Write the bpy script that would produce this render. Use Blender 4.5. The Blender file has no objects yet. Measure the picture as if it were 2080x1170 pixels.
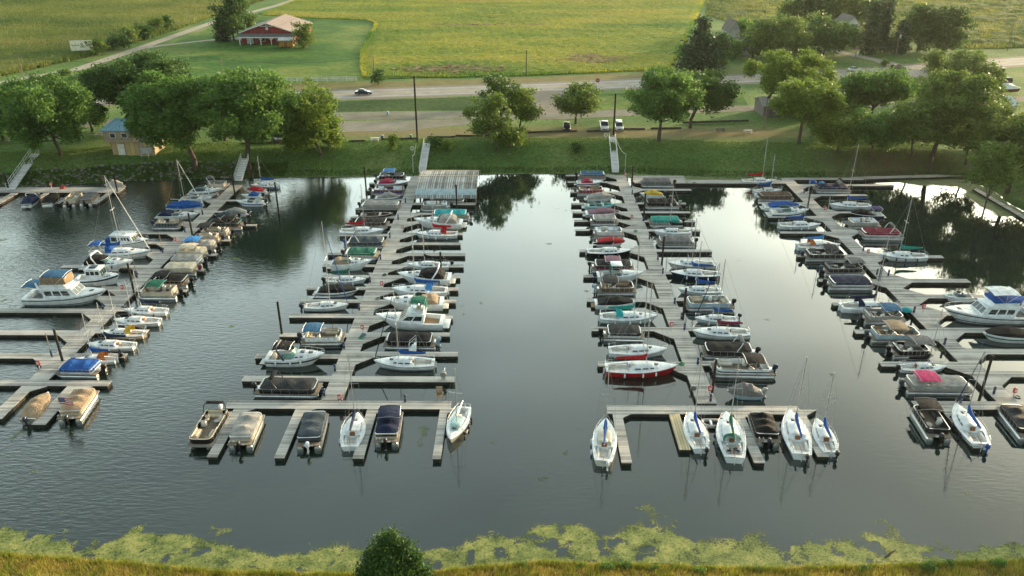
import bpy, math, random
import numpy as np
from mathutils import Vector, Matrix, noise as mn
R = math.radians
scn = bpy.context.scene
COL = scn.collection
# ---------------------------------------------------------------- camera
F, H = 1618.0, 50.0
TH = math.atan(773 / F); PS = 13 * math.cos(TH) / F
cd = bpy.data.cameras.new('camera'); cam = bpy.data.objects.new('camera', cd); COL.objects.link(cam)
cam.location = (0, 0, H); cam.rotation_euler = (math.pi / 2 - TH, 0, PS)
cd.sensor_width = 36; cd.lens = 36 * F / 2080; cd.clip_end = 6000; scn.camera = cam
# ---------------------------------------------------------------- light
SUN_EL, SUN_AZ = 8.0, 52.0          # azimuth measured from +Y towards +X
w = bpy.data.worlds.new('World'); scn.world = w; w.use_nodes = True
nt = w.node_tree; bg = nt.nodes['Background']
sky = nt.nodes.new('ShaderNodeTexSky'); sky.sky_type = 'NISHITA'; sky.sun_disc = False
sky.sun_elevation = R(SUN_EL); sky.sun_rotation = R(SUN_AZ); sky.dust_density = 3.0; sky.air_density = 1.0; sky.ozone_density = 1.0
hsv = nt.nodes.new('ShaderNodeHueSaturation'); hsv.inputs['Saturation'].default_value = 0.55
# thin high cloud veil: brighter, whiter streaks on the sky itself
tc = nt.nodes.new('ShaderNodeTexCoord'); mp = nt.nodes.new('ShaderNodeMapping'); mp.inputs['Scale'].default_value = (1, 1, 3)
cn = nt.nodes.new('ShaderNodeTexNoise'); cn.inputs['Scale'].default_value = 1.6; cn.inputs['Detail'].default_value = 5
cr = nt.nodes.new('ShaderNodeMapRange'); cr.inputs[1].default_value = .35; cr.inputs[2].default_value = .7
cr.inputs[3].default_value = .75; cr.inputs[4].default_value = 1.35
mu = nt.nodes.new('ShaderNodeMix'); mu.data_type = 'RGBA'; mu.blend_type = 'MULTIPLY'; mu.inputs[0].default_value = 1
nt.links.new(tc.outputs['Generated'], mp.inputs[0]); nt.links.new(mp.outputs[0], cn.inputs['Vector']); nt.links.new(cn.outputs[0], cr.inputs[0])
nt.links.new(sky.outputs[0], hsv.inputs['Color']); nt.links.new(hsv.outputs[0], mu.inputs[6]); nt.links.new(cr.outputs[0], mu.inputs[7])
# added sky gain to brighten the water reflections, low ahead, fading upwards and sideways
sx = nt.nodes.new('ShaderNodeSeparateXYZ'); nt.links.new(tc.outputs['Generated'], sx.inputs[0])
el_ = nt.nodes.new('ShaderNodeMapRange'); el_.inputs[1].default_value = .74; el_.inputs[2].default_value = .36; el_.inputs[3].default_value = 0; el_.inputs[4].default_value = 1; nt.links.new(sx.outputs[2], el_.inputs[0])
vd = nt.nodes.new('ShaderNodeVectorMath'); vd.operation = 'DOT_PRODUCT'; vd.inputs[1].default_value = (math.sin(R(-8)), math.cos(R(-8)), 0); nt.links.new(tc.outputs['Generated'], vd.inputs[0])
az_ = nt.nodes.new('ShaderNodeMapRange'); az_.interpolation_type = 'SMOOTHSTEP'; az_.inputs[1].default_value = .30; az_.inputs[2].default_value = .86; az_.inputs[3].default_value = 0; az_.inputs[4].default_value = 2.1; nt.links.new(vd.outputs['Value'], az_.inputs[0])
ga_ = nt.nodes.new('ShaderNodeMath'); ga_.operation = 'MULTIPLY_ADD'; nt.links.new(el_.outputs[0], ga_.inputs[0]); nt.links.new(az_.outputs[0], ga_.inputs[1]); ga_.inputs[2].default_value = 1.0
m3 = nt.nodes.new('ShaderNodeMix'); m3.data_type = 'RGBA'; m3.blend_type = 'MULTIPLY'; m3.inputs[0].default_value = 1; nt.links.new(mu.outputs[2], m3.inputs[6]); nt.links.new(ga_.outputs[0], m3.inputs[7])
# sky dimmed towards the sun by an added factor, to cut water glare
vs = nt.nodes.new('ShaderNodeVectorMath'); vs.operation = 'DOT_PRODUCT'; vs.inputs[1].default_value = (math.sin(R(48)), math.cos(R(48)), 0); nt.links.new(tc.outputs['Generated'], vs.inputs[0])
as_ = nt.nodes.new('ShaderNodeMapRange'); as_.interpolation_type = 'SMOOTHSTEP'; as_.inputs[1].default_value = .55; as_.inputs[2].default_value = .95; as_.inputs[3].default_value = 1.0; as_.inputs[4].default_value = .60; nt.links.new(vs.outputs['Value'], as_.inputs[0])
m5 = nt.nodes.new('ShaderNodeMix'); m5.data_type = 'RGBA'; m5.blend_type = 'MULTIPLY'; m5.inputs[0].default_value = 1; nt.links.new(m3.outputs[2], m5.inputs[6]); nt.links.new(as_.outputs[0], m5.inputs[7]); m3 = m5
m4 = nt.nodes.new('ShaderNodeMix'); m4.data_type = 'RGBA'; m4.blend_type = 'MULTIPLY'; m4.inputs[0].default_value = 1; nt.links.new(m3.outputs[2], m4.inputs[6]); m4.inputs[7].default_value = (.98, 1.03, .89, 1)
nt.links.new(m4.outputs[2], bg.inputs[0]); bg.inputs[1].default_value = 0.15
sd = bpy.data.lights.new('sun', 'SUN'); sd.energy = 2.8; sd.angle = R(0.6); sd.color = (1.0, 0.72, 0.42)
so = bpy.data.objects.new('sun', sd); COL.objects.link(so)
e, a = R(SUN_EL), R(SUN_AZ)
so.rotation_euler = Vector((math.cos(e) * math.sin(a), math.cos(e) * math.cos(a), math.sin(e))).to_track_quat('Z', 'Y').to_euler()
so.location = (200, 200, 120)
scn.view_settings.view_transform = 'Standard'; scn.view_settings.look = 'None'
scn.view_settings.exposure = 1.62; scn.view_settings.gamma = 1
# ---------------------------------------------------------------- surveying: where a photo pixel meets a level z
def ray(px, py):
    x = (px - 1040) / F; y = -(py - 585) / F
    dy = math.cos(TH) + y * math.sin(TH); dz = -math.sin(TH) + y * math.cos(TH)
    c, s = math.cos(PS), math.sin(PS)
    return Vector((x * c - dy * s, x * s + dy * c, dz))
def at(px, py, z=0.0):
    d = ray(px, py); k = (z - H) / d.z
    return Vector((d.x * k, d.y * k, z))
def zat(px, py, Y):
    d = ray(px, py); return H + d.z * Y / d.y
# ---------------------------------------------------------------- materials
MATS = {}
def newmat(name):
    m = bpy.data.materials.new(name); m.use_nodes = True; n = m.node_tree
    return m, n, n.nodes['Principled BSDF']
def nd(n, t, **k):
    o = n.nodes.new(t)
    for a_, v in k.items():
        if a_.startswith('i_'): o.inputs[a_[2:].replace('_', ' ')].default_value = v
        else: setattr(o, a_, v)
    return o
def ramp(n, pts, mode='LINEAR'):
    r = n.nodes.new('ShaderNodeValToRGB'); r.color_ramp.interpolation = mode
    el = r.color_ramp.elements
    while len(el) < len(pts): el.new(.5)
    for e_, (p, c) in zip(el, pts): e_.position = p; e_.color = (*c, 1) if len(c) == 3 else c
    return r
def mul(c, k): return tuple(min(1, x * k) for x in c)
def gel(c, rough=.28, metal=0.0, key='gel', spec=.5):
    k = (key, c, rough, metal)
    if k in MATS: return MATS[k]
    m, n, b = newmat(key)
    tcn = nd(n, 'ShaderNodeTexCoord'); ns = nd(n, 'ShaderNodeTexNoise', i_Scale=1.3, i_Detail=6)
    n.links.new(tcn.outputs['Object'], ns.inputs['Vector'])
    r = ramp(n, [(.3, mul(c, .72)), (.62, c)]); n.links.new(ns.outputs[0], r.inputs[0]); n.links.new(r.outputs[0], b.inputs['Base Color'])
    b.inputs['Roughness'].default_value = rough; b.inputs['Metallic'].default_value = metal
    MATS[k] = m; return m
def canvas(c):
    k = ('canvas', c)
    if k in MATS: return MATS[k]
    m, n, b = newmat('canvas')
    tcn = nd(n, 'ShaderNodeTexCoord'); ns = nd(n, 'ShaderNodeTexNoise', i_Scale=1.1, i_Detail=5, i_Distortion=.5)
    n.links.new(tcn.outputs['Object'], ns.inputs['Vector'])
    r = ramp(n, [(.3, mul(c, .7)), (.7, mul(c, 1.18))]); n.links.new(ns.outputs[0], r.inputs[0]); n.links.new(r.outputs[0], b.inputs['Base Color'])
    n2 = nd(n, 'ShaderNodeTexNoise', i_Scale=3.0, i_Detail=3, i_Distortion=1.2); n.links.new(tcn.outputs['Object'], n2.inputs['Vector'])
    bp = nd(n, 'ShaderNodeBump', i_Strength=.8, i_Distance=.2); n.links.new(n2.outputs[0], bp.inputs['Height']); n.links.new(bp.outputs[0], b.inputs['Normal'])
    b.inputs['Roughness'].default_value = .8; b.inputs['Specular IOR Level'].default_value = .25
    MATS[k] = m; return m
def metal(c=(.75, .76, .78), rough=.35): return gel(c, rough, .85, 'metal')
def glass(c=(.02, .03, .035)): return gel(c, .06, 0, 'glass')
def rough_noise(name, c1, c2, scale, rough=.9, bump=.0, bdist=.05, detail=8, coord='Object', stretch=None, extra=None):
    if name in MATS: return MATS[name]
    m, n, b = newmat(name)
    tcn = nd(n, 'ShaderNodeTexCoord'); src = tcn.outputs[coord]
    if stretch:
        mpn = nd(n, 'ShaderNodeMapping'); mpn.inputs['Scale'].default_value = stretch; n.links.new(src, mpn.inputs[0]); src = mpn.outputs[0]
    ns = nd(n, 'ShaderNodeTexNoise', i_Scale=scale, i_Detail=detail, i_Roughness=.65); n.links.new(src, ns.inputs['Vector'])
    r = ramp(n, [(.32, c1), (.68, c2)]); n.links.new(ns.outputs[0], r.inputs[0]); n.links.new(r.outputs[0], b.inputs['Base Color'])
    b.inputs['Roughness'].default_value = rough; b.inputs['Specular IOR Level'].default_value = .25
    if bump:
        bp = nd(n, 'ShaderNodeBump', i_Strength=bump, i_Distance=bdist); n.links.new(ns.outputs[0], bp.inputs['Height']); n.links.new(bp.outputs[0], b.inputs['Normal'])
    MATS[name] = m; return m
def planks(name, axis, pitch, c1, c2, gap=.06):
    """weathered boards: one random tone per board, dark gaps, long grain"""
    if name in MATS: return MATS[name]
    m, n, b = newmat(name)
    g = nd(n, 'ShaderNodeNewGeometry'); sp = nd(n, 'ShaderNodeSeparateXYZ'); n.links.new(g.outputs['Position'], sp.inputs[0])
    dv = nd(n, 'ShaderNodeMath', operation='DIVIDE'); dv.inputs[1].default_value = pitch; n.links.new(sp.outputs[axis], dv.inputs[0])
    fl = nd(n, 'ShaderNodeMath', operation='FLOOR'); n.links.new(dv.outputs[0], fl.inputs[0])
    fr = nd(n, 'ShaderNodeMath', operation='FRACT'); n.links.new(dv.outputs[0], fr.inputs[0])
    wn = nd(n, 'ShaderNodeTexWhiteNoise', noise_dimensions='1D'); n.links.new(fl.outputs[0], wn.inputs['W'])
    ns = nd(n, 'ShaderNodeTexNoise', i_Scale=.45, i_Detail=8, i_Roughness=.7); n.links.new(g.outputs['Position'], ns.inputs['Vector'])
    ad = nd(n, 'ShaderNodeMath', operation='MULTIPLY_ADD'); ad.inputs[1].default_value = .55; n.links.new(wn.outputs[0], ad.inputs[0])
    n.links.new(ns.outputs[0], ad.inputs[2])
    r = ramp(n, [(.35, c1), (.95, c2)]); n.links.new(ad.outputs[0], r.inputs[0])
    lt = nd(n, 'ShaderNodeMath', operation='LESS_THAN'); lt.inputs[1].default_value = gap; n.links.new(fr.outputs[0], lt.inputs[0])
    mx = nd(n, 'ShaderNodeMix', data_type='RGBA'); n.links.new(lt.outputs[0], mx.inputs[0]); n.links.new(r.outputs[0], mx.inputs[6])
    mx.inputs[7].default_value = (.045, .042, .038, 1); n.links.new(mx.outputs[2], b.inputs['Base Color']); b.inputs['Roughness'].default_value = .85
    MATS[name] = m; return m
# ---------------------------------------------------------------- object helpers
def tag(o, label=None, cat=None, group=None, kind=None):
    if label: o['label'] = label
    if cat: o['category'] = cat
    if group: o['group'] = group
    if kind: o['kind'] = kind
    return o
def empty(name, loc, rz=0.0):
    o = bpy.data.objects.new(name, None); COL.objects.link(o); o.location = loc; o.rotation_euler = (0, 0, rz); o.empty_display_size = .3
    return o
def link(name, me, parent=None, loc=None):
    o = bpy.data.objects.new(name, me); COL.objects.link(o)
    if parent: o.parent = parent
    if loc is not None: o.location = loc
    return o
class MB:
    def __init__(s): s.v = []; s.f = []
    def add(s, vs, fs):
        o = len(s.v); s.v += [tuple(v) for v in vs]; s.f += [tuple(i + o for i in f) for f in fs]; return s
    def loft(s, rings, c0=True, c1=True, closed=True):
        n = len(rings[0]); vs = [p for r_ in rings for p in r_]; fs = []
        for i in range(len(rings) - 1):
            for j in range(n if closed else n - 1):
                k = (j + 1) % n
                fs.append((i * n + j, i * n + k, (i + 1) * n + k, (i + 1) * n + j))
        if c0: fs.append(tuple(range(n))[::-1])
        if c1: fs.append(tuple((len(rings) - 1) * n + j for j in range(n)))
        return s.add(vs, fs)
    def box(s, c, d, bev=.0, rz=0.0, taper=1.0, ty=None):
        cx, cy, cz = c; x, y, z = d[0] / 2, d[1] / 2, d[2] / 2; b = min(bev, x * .9, y * .9, z * .9)
        cr_, sr = math.cos(rz), math.sin(rz)
        def ring(zz, ins, k):
            X, Y = (x - ins) * k, (y - ins) * (k if ty is None else 1 + (ty - 1) * ((zz + z) / (2 * z)))
            if b > 0: q = [(X - b, -Y), (X, -Y + b), (X, Y - b), (X - b, Y), (-X + b, Y), (-X, Y - b), (-X, -Y + b), (-X + b, -Y)]
            else: q = [(X, -Y), (X, Y), (-X, Y), (-X, -Y)]
            return [(cx + u * cr_ - v * sr, cy + u * sr + v * cr_, cz + zz) for u, v in q]
        if b > 0: rs = [ring(-z, b, 1), ring(-z + b, 0, 1), ring(z - b, 0, taper), ring(z, b, taper)]
        else: rs = [ring(-z, 0, 1), ring(z, 0, taper)]
        return s.loft(rs)
    def tube(s, pts, r, n=6, cap=True):
        pts = [Vector(p) for p in pts]; rr = r if isinstance(r, (list, tuple)) else [r] * len(pts); rings = []
        for i, p in enumerate(pts):
            t = (pts[min(i + 1, len(pts) - 1)] - pts[max(i - 1, 0)]); t = t.normalized() if t.length > 1e-6 else Vector((0, 0, 1))
            u = t.cross(Vector((0, 0, 1))); u = u.normalized() if u.length > .05 else Vector((1, 0, 0)); v = t.cross(u)
            rings.append([p + (u * math.cos(2 * math.pi * k / n) + v * math.sin(2 * math.pi * k / n)) * rr[i] for k in range(n)])
        return s.loft(rings, cap, cap)
    def sheet(s, g):
        n = len(g[0]); vs = [p for r_ in g for p in r_]
        return s.add(vs, [(i * n + j, i * n + j + 1, (i + 1) * n + j + 1, (i + 1) * n + j) for i in range(len(g) - 1) for j in range(n - 1)])
    def mesh(s, name, mat, ang=40):
        me = bpy.data.meshes.new(name); me.from_pydata(s.v, [], s.f)
        for m_ in (mat if isinstance(mat, list) else [mat]): me.materials.append(m_)
        if ang:
            me.polygons.foreach_set('use_smooth', [True] * len(me.polygons)); me.set_sharp_from_angle(angle=R(ang))
        me.update(); return me
    def build(s, name, mat, parent=None, ang=40, loc=None): return link(name, s.mesh(name, mat, ang), parent, loc)
def tag_part(o, l): o['label'] = l; return o
ORD = ['first', 'second', 'third', 'fourth', 'fifth', 'sixth', 'seventh', 'eighth', 'ninth', 'tenth', 'eleventh', 'twelfth', 'thirteenth', 'fourteenth', 'fifteenth',
       'sixteenth', 'seventeenth', 'eighteenth', 'nineteenth', 'twentieth', 'twenty-first', 'twenty-second', 'twenty-third', 'twenty-fourth', 'twenty-fifth']
# ================================================================ THE SETTING
SHORE = [(-420, 118), (-200, 134), (-120, 146), (-101, 149.3), (-80, 154.3), (-56, 157), (-36, 157.9), (-8, 160.2), (23, 160.4), (45, 157.4), (67, 156.6), (85, 157.6),
         (92, 156.5), (93, 149), (92, 142), (92.5, 136), (96, 124), (104, 100), (118, 70), (150, 45), (400, 20)]
NEARB = [(-420, 66), (-120, 56), (-60, 52.6), (-44, 51.4), (-34, 50.6), (-25, 49.6), (-10, 49.2), (-4, 50.1), (2, 50.8), (20, 50.2), (30, 50.6), (43, 51.3), (60, 51), (150, 47), (400, 16)]
def _sd(P, X, Y):
    """unsigned distance to polyline P and interpolated y of it at X"""
    d = np.full(X.shape, 1e9)
    for (x0, y0), (x1, y1) in zip(P[:-1], P[1:]):
        dx, dy = x1 - x0, y1 - y0; t = np.clip(((X - x0) * dx + (Y - y0) * dy) / (dx * dx + dy * dy), 0, 1)
        d = np.minimum(d, np.hypot(X - x0 - t * dx, Y - y0 - t * dy))
    return d
def _inpoly(P, X, Y):
    c = np.zeros(X.shape, bool); n = len(P)
    for i in range(n):
        x0, y0 = P[i]; x1, y1 = P[(i + 1) % n]
        if y0 == y1: continue
        k = ((y0 > Y) != (y1 > Y)) & (X < (x1 - x0) * (Y - y0) / (y1 - y0) + x0); c ^= k
    return c
WATERPOLY = SHORE + NEARB[::-1]
def height(X, Y):
    X = np.asarray(X, float); Y = np.asarray(Y, float)
    inw = _inpoly(WATERPOLY, X, Y); dfar = _sd(SHORE, X, Y); dn = _sd(NEARB, X, Y)
    far = dfar < dn
    L = np.interp(X, [-120, -60, -40, 30, 60, 100], [9, 9, 12, 13, 12, 10])
    t = np.clip(dfar / L, 0, 1); p = 3.5 * (0.12 * np.clip(dfar / 1.2, 0, 1) + .88 * (t * t * (3 - 2 * t)))
    wob = .22 * np.sin(X * .31 + 1.3 * np.sin(Y * .23)) * np.sin(Y * .41 + X * .11) * np.clip(t * (1 - t) * 4, 0, 1)
    zf = p + wob
    zn = 1.4 * np.clip(dn / 4, 0, 1) ** .8 + .12 * np.sin(X * 1.1) * np.clip(dn / 2, 0, 1)
    z = np.where(far, zf, zn)
    return np.where(inw, -np.clip(np.minimum(dfar, dn) * .5, .05, 2.0), z)
def hgt(x, y): return float(height(np.array([x]), np.array([y]))[0])
def gnd(px, py):
    d = ray(px, py); k0 = (6.0 - H) / d.z; k1 = (0 - H) / d.z
    ks = np.linspace(k0, k1, 120); hs = height(d.x * ks, d.y * ks); zs = H + d.z * ks
    i = int(np.argmax(zs <= hs)); k = ks[i]
    return Vector((d.x * k, d.y * k, float(hs[i])))
def gridmesh(name, X, Y, Z, mask=None):
    ny, nx = X.shape; idx = np.arange(nx * ny).reshape(ny, nx)
    q = np.stack([idx[:-1, :-1], idx[:-1, 1:], idx[1:, 1:], idx[1:, :-1]], -1)
    if mask is not None: q = q[mask]
    q = q.reshape(-1, 4); used = np.unique(q); re = np.full(nx * ny, -1); re[used] = np.arange(len(used)); q = re[q]
    co = np.stack([X.ravel()[used], Y.ravel()[used], Z.ravel()[used]], -1)
    return npmesh(name, co, q), used
def npmesh(name, co, q):
    me = bpy.data.meshes.new(name); k = q.shape[1]
    me.vertices.add(len(co)); me.vertices.foreach_set('co', co.astype(np.float32).ravel())
    me.loops.add(q.size); me.loops.foreach_set('vertex_index', q.astype(np.int32).ravel())
    me.polygons.add(len(q)); me.polygons.foreach_set('loop_start', np.arange(0, q.size, k, dtype=np.int32))
    me.update(calc_edges=True); me.validate(); return me
rng = np.random.default_rng(7)
def vnoise(X, Y, s, seed=0):
    """smooth value noise"""
    r_ = np.random.default_rng(seed); T = r_.random((256, 256)); x = X / s; y = Y / s
    xi = np.floor(x).astype(int); yi = np.floor(y).astype(int); fx = x - xi; fy = y - yi; fx = fx * fx * (3 - 2 * fx); fy = fy * fy * (3 - 2 * fy)
    g = lambda i, j: T[i % 256, j % 256]
    return (g(xi, yi) * (1 - fx) + g(xi + 1, yi) * fx) * (1 - fy) + (g(xi, yi + 1) * (1 - fx) + g(xi + 1, yi + 1) * fx) * fy
def fbm(X, Y, s, seed=0, o=4): return sum(vnoise(X, Y, s / 2 ** i, seed + i) * .5 ** i for i in range(o)) / sum(.5 ** i for i in range(o))
# --- ground: one sheet out to the horizon
xs = np.concatenate([np.linspace(-2500, -420, 8), np.arange(-400, -130, 10), np.arange(-130, 130, 1.0), np.arange(130, 400, 10), np.linspace(420, 2500, 8)])
ys = np.concatenate([np.linspace(-400, 0, 6), np.arange(10, 44, 4), np.arange(44, 54, .4), np.arange(54, 130, 2), np.arange(130, 180, .6), np.arange(180, 520, 8), np.linspace(540, 4000, 12)])
GX, GY = np.meshgrid(xs, ys); GZ = height(GX, GY)
bank = (GY > 100) & (GZ > .1) & (GZ < 3.4)
GZ = GZ + np.where(bank, (fbm(GX, GY, 2.5, 3) - .5) * .35, 0)
me, _ = gridmesh('ground', GX, GY, GZ)
me.polygons.foreach_set('use_smooth', [True] * len(me.polygons))
# where the ground is bare earth / dry (own colour of the place)
dirt = np.clip(1 - np.abs(GX - 78) / 26, 0, 1) * np.clip((172 - GY) / 8, 0, 1) * np.clip((GY - 150) / 4, 0, 1)
dry = np.clip(1 - np.abs(GY - 180) / 9, 0, 1) * np.clip((GX + 62) / 10, 0, 1) * np.clip((75 - GX) / 20, 0, 1) + (GY < 60) * 1.0
for nm, arr in (('dirt', dirt), ('dry', dry)):
    a_ = me.attributes.new(nm, 'FLOAT', 'POINT'); a_.data.foreach_set('value', arr.ravel().astype(np.float32))
def ground_mat():
    m, n, b = newmat('grass ground'); L = n.links.new
    g = nd(n, 'ShaderNodeNewGeometry'); P = g.outputs['Position']
    n1 = nd(n, 'ShaderNodeTexNoise', i_Scale=.05, i_Detail=6); L(P, n1.inputs['Vector'])
    n2 = nd(n, 'ShaderNodeTexNoise', i_Scale=1.6, i_Detail=8, i_Roughness=.75); L(P, n2.inputs['Vector'])
    ga = ramp(n, [(.35, (.08, .155, .044)), (.55, (.13, .215, .063)), (.72, (.22, .25, .10))]); L(n1.outputs[0], ga.inputs[0])
    gb = ramp(n, [(.3, (.45, .45, .45)), (.7, (1.35, 1.35, 1.3))]); L(n2.outputs[0], gb.inputs[0])
    mx = nd(n, 'ShaderNodeMix', data_type='RGBA', blend_type='MULTIPLY'); mx.inputs[0].default_value = 1; L(ga.outputs[0], mx.inputs[6]); L(gb.outputs[0], mx.inputs[7])
    cur = mx.outputs[2]
    for nm, c in (('dry', (.21, .17, .085)), ('dirt', (.13, .092, .065))):
        at_ = nd(n, 'ShaderNodeAttribute', attribute_name=nm)
        nn = nd(n, 'ShaderNodeTexNoise', i_Scale=.35, i_Detail=7, i_Roughness=.7); L(P, nn.inputs['Vector'])
        ml = nd(n, 'ShaderNodeMath', operation='MULTIPLY_ADD'); L(at_.outputs['Fac'], ml.inputs[0]); ml.inputs[1].default_value = 1.0
        sb = nd(n, 'ShaderNodeMath', operation='SUBTRACT'); L(nn.outputs[0], sb.inputs[0]); sb.inputs[1].default_value = .62; L(sb.outputs[0], ml.inputs[2])
        cl = nd(n, 'ShaderNodeMapRange'); L(ml.outputs[0], cl.inputs[0]); cl.inputs[1].default_value = .0; cl.inputs[2].default_value = .35
        m2 = nd(n, 'ShaderNodeMath', operation='MULTIPLY'); L(cl.outputs[0], m2.inputs[0]); L(at_.outputs['Fac'], m2.inputs[1])
        m2.use_clamp = True
        mk = nd(n, 'ShaderNodeMix', data_type='RGBA'); L(m2.outputs[0], mk.inputs[0]); L(cur, mk.inputs[6]); mk.inputs[7].default_value = (*c, 1); cur = mk.outputs[2]
    L(cur, b.inputs['Base Color']); b.inputs['Roughness'].default_value = .95; b.inputs['Specular IOR Level'].default_value = .1
    bp = nd(n, 'ShaderNodeBump', i_Strength=.9, i_Distance=.25); L(n2.outputs[0], bp.inputs['Height']); L(bp.outputs[0], b.inputs['Normal'])
    return m
me.materials.append(ground_mat()); tag(link('ground', me), kind='structure')
# --- water
def water_mat():
    m, n, b = newmat('harbour water'); L = n.links.new
    g = nd(n, 'ShaderNodeNewGeometry'); P = g.outputs['Position']
    mp1 = nd(n, 'ShaderNodeMapping'); mp1.inputs['Rotation'].default_value = (0, 0, R(28)); mp1.inputs['Scale'].default_value = (.8, 2.6, 1); L(P, mp1.inputs[0])
    w1 = nd(n, 'ShaderNodeTexNoise', i_Scale=1.05, i_Detail=4, i_Roughness=.5, i_Distortion=.3); L(mp1.outputs[0], w1.inputs['Vector'])
    w2 = nd(n, 'ShaderNodeTexNoise', i_Scale=.045, i_Detail=3); L(P, w2.inputs['Vector'])
    sp = nd(n, 'ShaderNodeSeparateXYZ'); L(P, sp.inputs[0])
    wx = nd(n, 'ShaderNodeMapRange'); L(sp.outputs[0], wx.inputs[0]); wx.inputs[1].default_value = -70; wx.inputs[2].default_value = -26; wx.inputs[3].default_value = 1.1; wx.inputs[4].default_value = .03
    wy = nd(n, 'ShaderNodeMapRange'); L(sp.outputs[1], wy.inputs[0]); wy.inputs[1].default_value = 88; wy.inputs[2].default_value = 62; wy.inputs[3].default_value = 0; wy.inputs[4].default_value = .09
    ad = nd(n, 'ShaderNodeMath', operation='ADD'); L(wx.outputs[0], ad.inputs[0]); L(wy.outputs[0], ad.inputs[1])
    r = nd(n, 'ShaderNodeMapRange'); L(w2.outputs[0], r.inputs[0]); r.inputs[1].default_value = .35; r.inputs[2].default_value = .65; r.inputs[3].default_value = .55; r.inputs[4].default_value = 1.1
    ml = nd(n, 'ShaderNodeMath', operation='MULTIPLY'); L(ad.outputs[0], ml.inputs[0]); L(r.outputs[0], ml.inputs[1])
    bp = nd(n, 'ShaderNodeBump', i_Distance=.10); L(ml.outputs[0], bp.inputs['Strength']); L(w1.outputs[0], bp.inputs['Height'])
    L(bp.outputs[0], b.inputs['Normal'])
    b.inputs['Base Color'].default_value = (.010, .022, .018, 1); b.inputs['Roughness'].default_value = .03; b.inputs['IOR'].default_value = 1.8
    b.inputs['Specular IOR Level'].default_value = .5
    return m
mw = MB(); mw.sheet([[(x, y, 0) for x in (-600, -100, 100, 600)] for y in (5, 60, 110, 165)])
tag(mw.build('water', water_mat(), ang=0), kind='structure')
# --- duckweed on the water
def weed(name, x0, x1, y0, y1, step, fn, mat, label, z=.012):
    X, Y = np.meshgrid(np.arange(x0, x1, step), np.arange(y0, y1, step))
    X = X + (rng.random(X.shape) - .5) * step * .9; Y = Y + (rng.random(X.shape) - .5) * step * .9
    D = fn(X, Y); ok = (D > .12) & (height(X, Y) < .05); mk = ok[:-1, :-1] & ok[1:, 1:] & ok[1:, :-1] & ok[:-1, 1:]
    me_, us = gridmesh(name, X, Y, np.full(X.shape, z), mk); me_.materials.append(mat); me_.attributes.new('dens', 'FLOAT', 'POINT').data.foreach_set('value', D.ravel()[us].astype(np.float32))
    o = link(name, me_); tag(o, label, 'duckweed', kind='stuff'); return o
def weedmat(name, c1, c2, c3):
    m, n, b = newmat(name); L = n.links.new; g = nd(n, 'ShaderNodeNewGeometry'); P = g.outputs['Position']
    n1 = nd(n, 'ShaderNodeTexNoise', i_Scale=.5, i_Detail=10, i_Roughness=.7); L(P, n1.inputs['Vector']); n3 = nd(n, 'ShaderNodeTexNoise', i_Scale=5, i_Detail=6, i_Roughness=.75, i_Distortion=.6); L(P, n3.inputs['Vector'])
    r = ramp(n, [(.40, c1), (.51, c2), (.62, c3)]); mxn = nd(n, 'ShaderNodeMath', operation='MULTIPLY_ADD'); L(n3.outputs[0], mxn.inputs[0]); mxn.inputs[1].default_value = .45; s = nd(n, 'ShaderNodeMath', operation='MULTIPLY'); s.inputs[1].default_value = .58; L(n1.outputs[0], s.inputs[0]); L(s.outputs[0], mxn.inputs[2])
    L(mxn.outputs[0], r.inputs[0]); L(r.outputs[0], b.inputs['Base Color']); b.inputs['Roughness'].default_value = .8; b.inputs['Specular IOR Level'].default_value = .2
    at_ = nd(n, 'ShaderNodeAttribute', attribute_name='dens'); n4 = nd(n, 'ShaderNodeTexNoise', i_Scale=5.0, i_Detail=10, i_Roughness=.86, i_Distortion=1.0); L(P, n4.inputs['Vector'])
    ad = nd(n, 'ShaderNodeMath', operation='ADD'); L(at_.outputs['Fac'], ad.inputs[0]); L(n4.outputs[0], ad.inputs[1]); mr = nd(n, 'ShaderNodeMapRange'); L(ad.outputs[0], mr.inputs[0]); mr.inputs[1].default_value = .96; mr.inputs[2].default_value = 1.06
    tr = nd(n, 'ShaderNodeBsdfTransparent'); ms = nd(n, 'ShaderNodeMixShader'); L(mr.outputs[0], ms.inputs[0]); L(tr.outputs[0], ms.inputs[1]); L(b.outputs[0], ms.inputs[2]); L(ms.outputs[0], n.nodes['Material Output'].inputs[0]); MATS[name] = m; return m
WEED = weedmat('duckweed mat', (.035, .06, .022), (.16, .20, .06), (.36, .35, .12))
_OLD = rough_noise('duckweed', (.085, .13, .035), (.23, .265, .095), .9, .85, .5, .04, detail=14, coord='Object')
def f_near(X, Y):
    dn = _sd(NEARB, X, Y); ext = np.interp(X, [-50, -41, -38, -36, -31, -26, -20, -12, -8, -5, 2, 9, 14, 18, 22, 26, 30, 33, 37, 41, 50],
                                           [3.5, 3.2, .9, 2.6, 4.2, 3.0, 2.6, 2.6, 2.0, 2.8, 3.6, 4.4, 4.4, 2.9, 3.6, 2.8, 2.6, 3.0, 1.6, 1.5, 2])
    q = fbm(X, Y, 2.6, 11, 5); h_ = fbm(X, Y, 1.3, 23, 5); a_ = 1.25 - .85 * dn / np.maximum(.3, ext * (.5 + 1.35 * q)); b_ = np.clip((fbm(X, Y, 1.6, 31, 5) - .66) * 6, 0, .5) * (dn < ext * 1.9)
    return np.clip(np.maximum(np.clip(a_ * .98, 0, .61) - 1.5 * np.clip(.435 - h_, 0, 1), b_), 0, .9)
weed('duckweed', -46, 46, 48.5, 60, .12, f_near, WEED, 'yellow-green duckweed mats along the near grassy bank')
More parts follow.
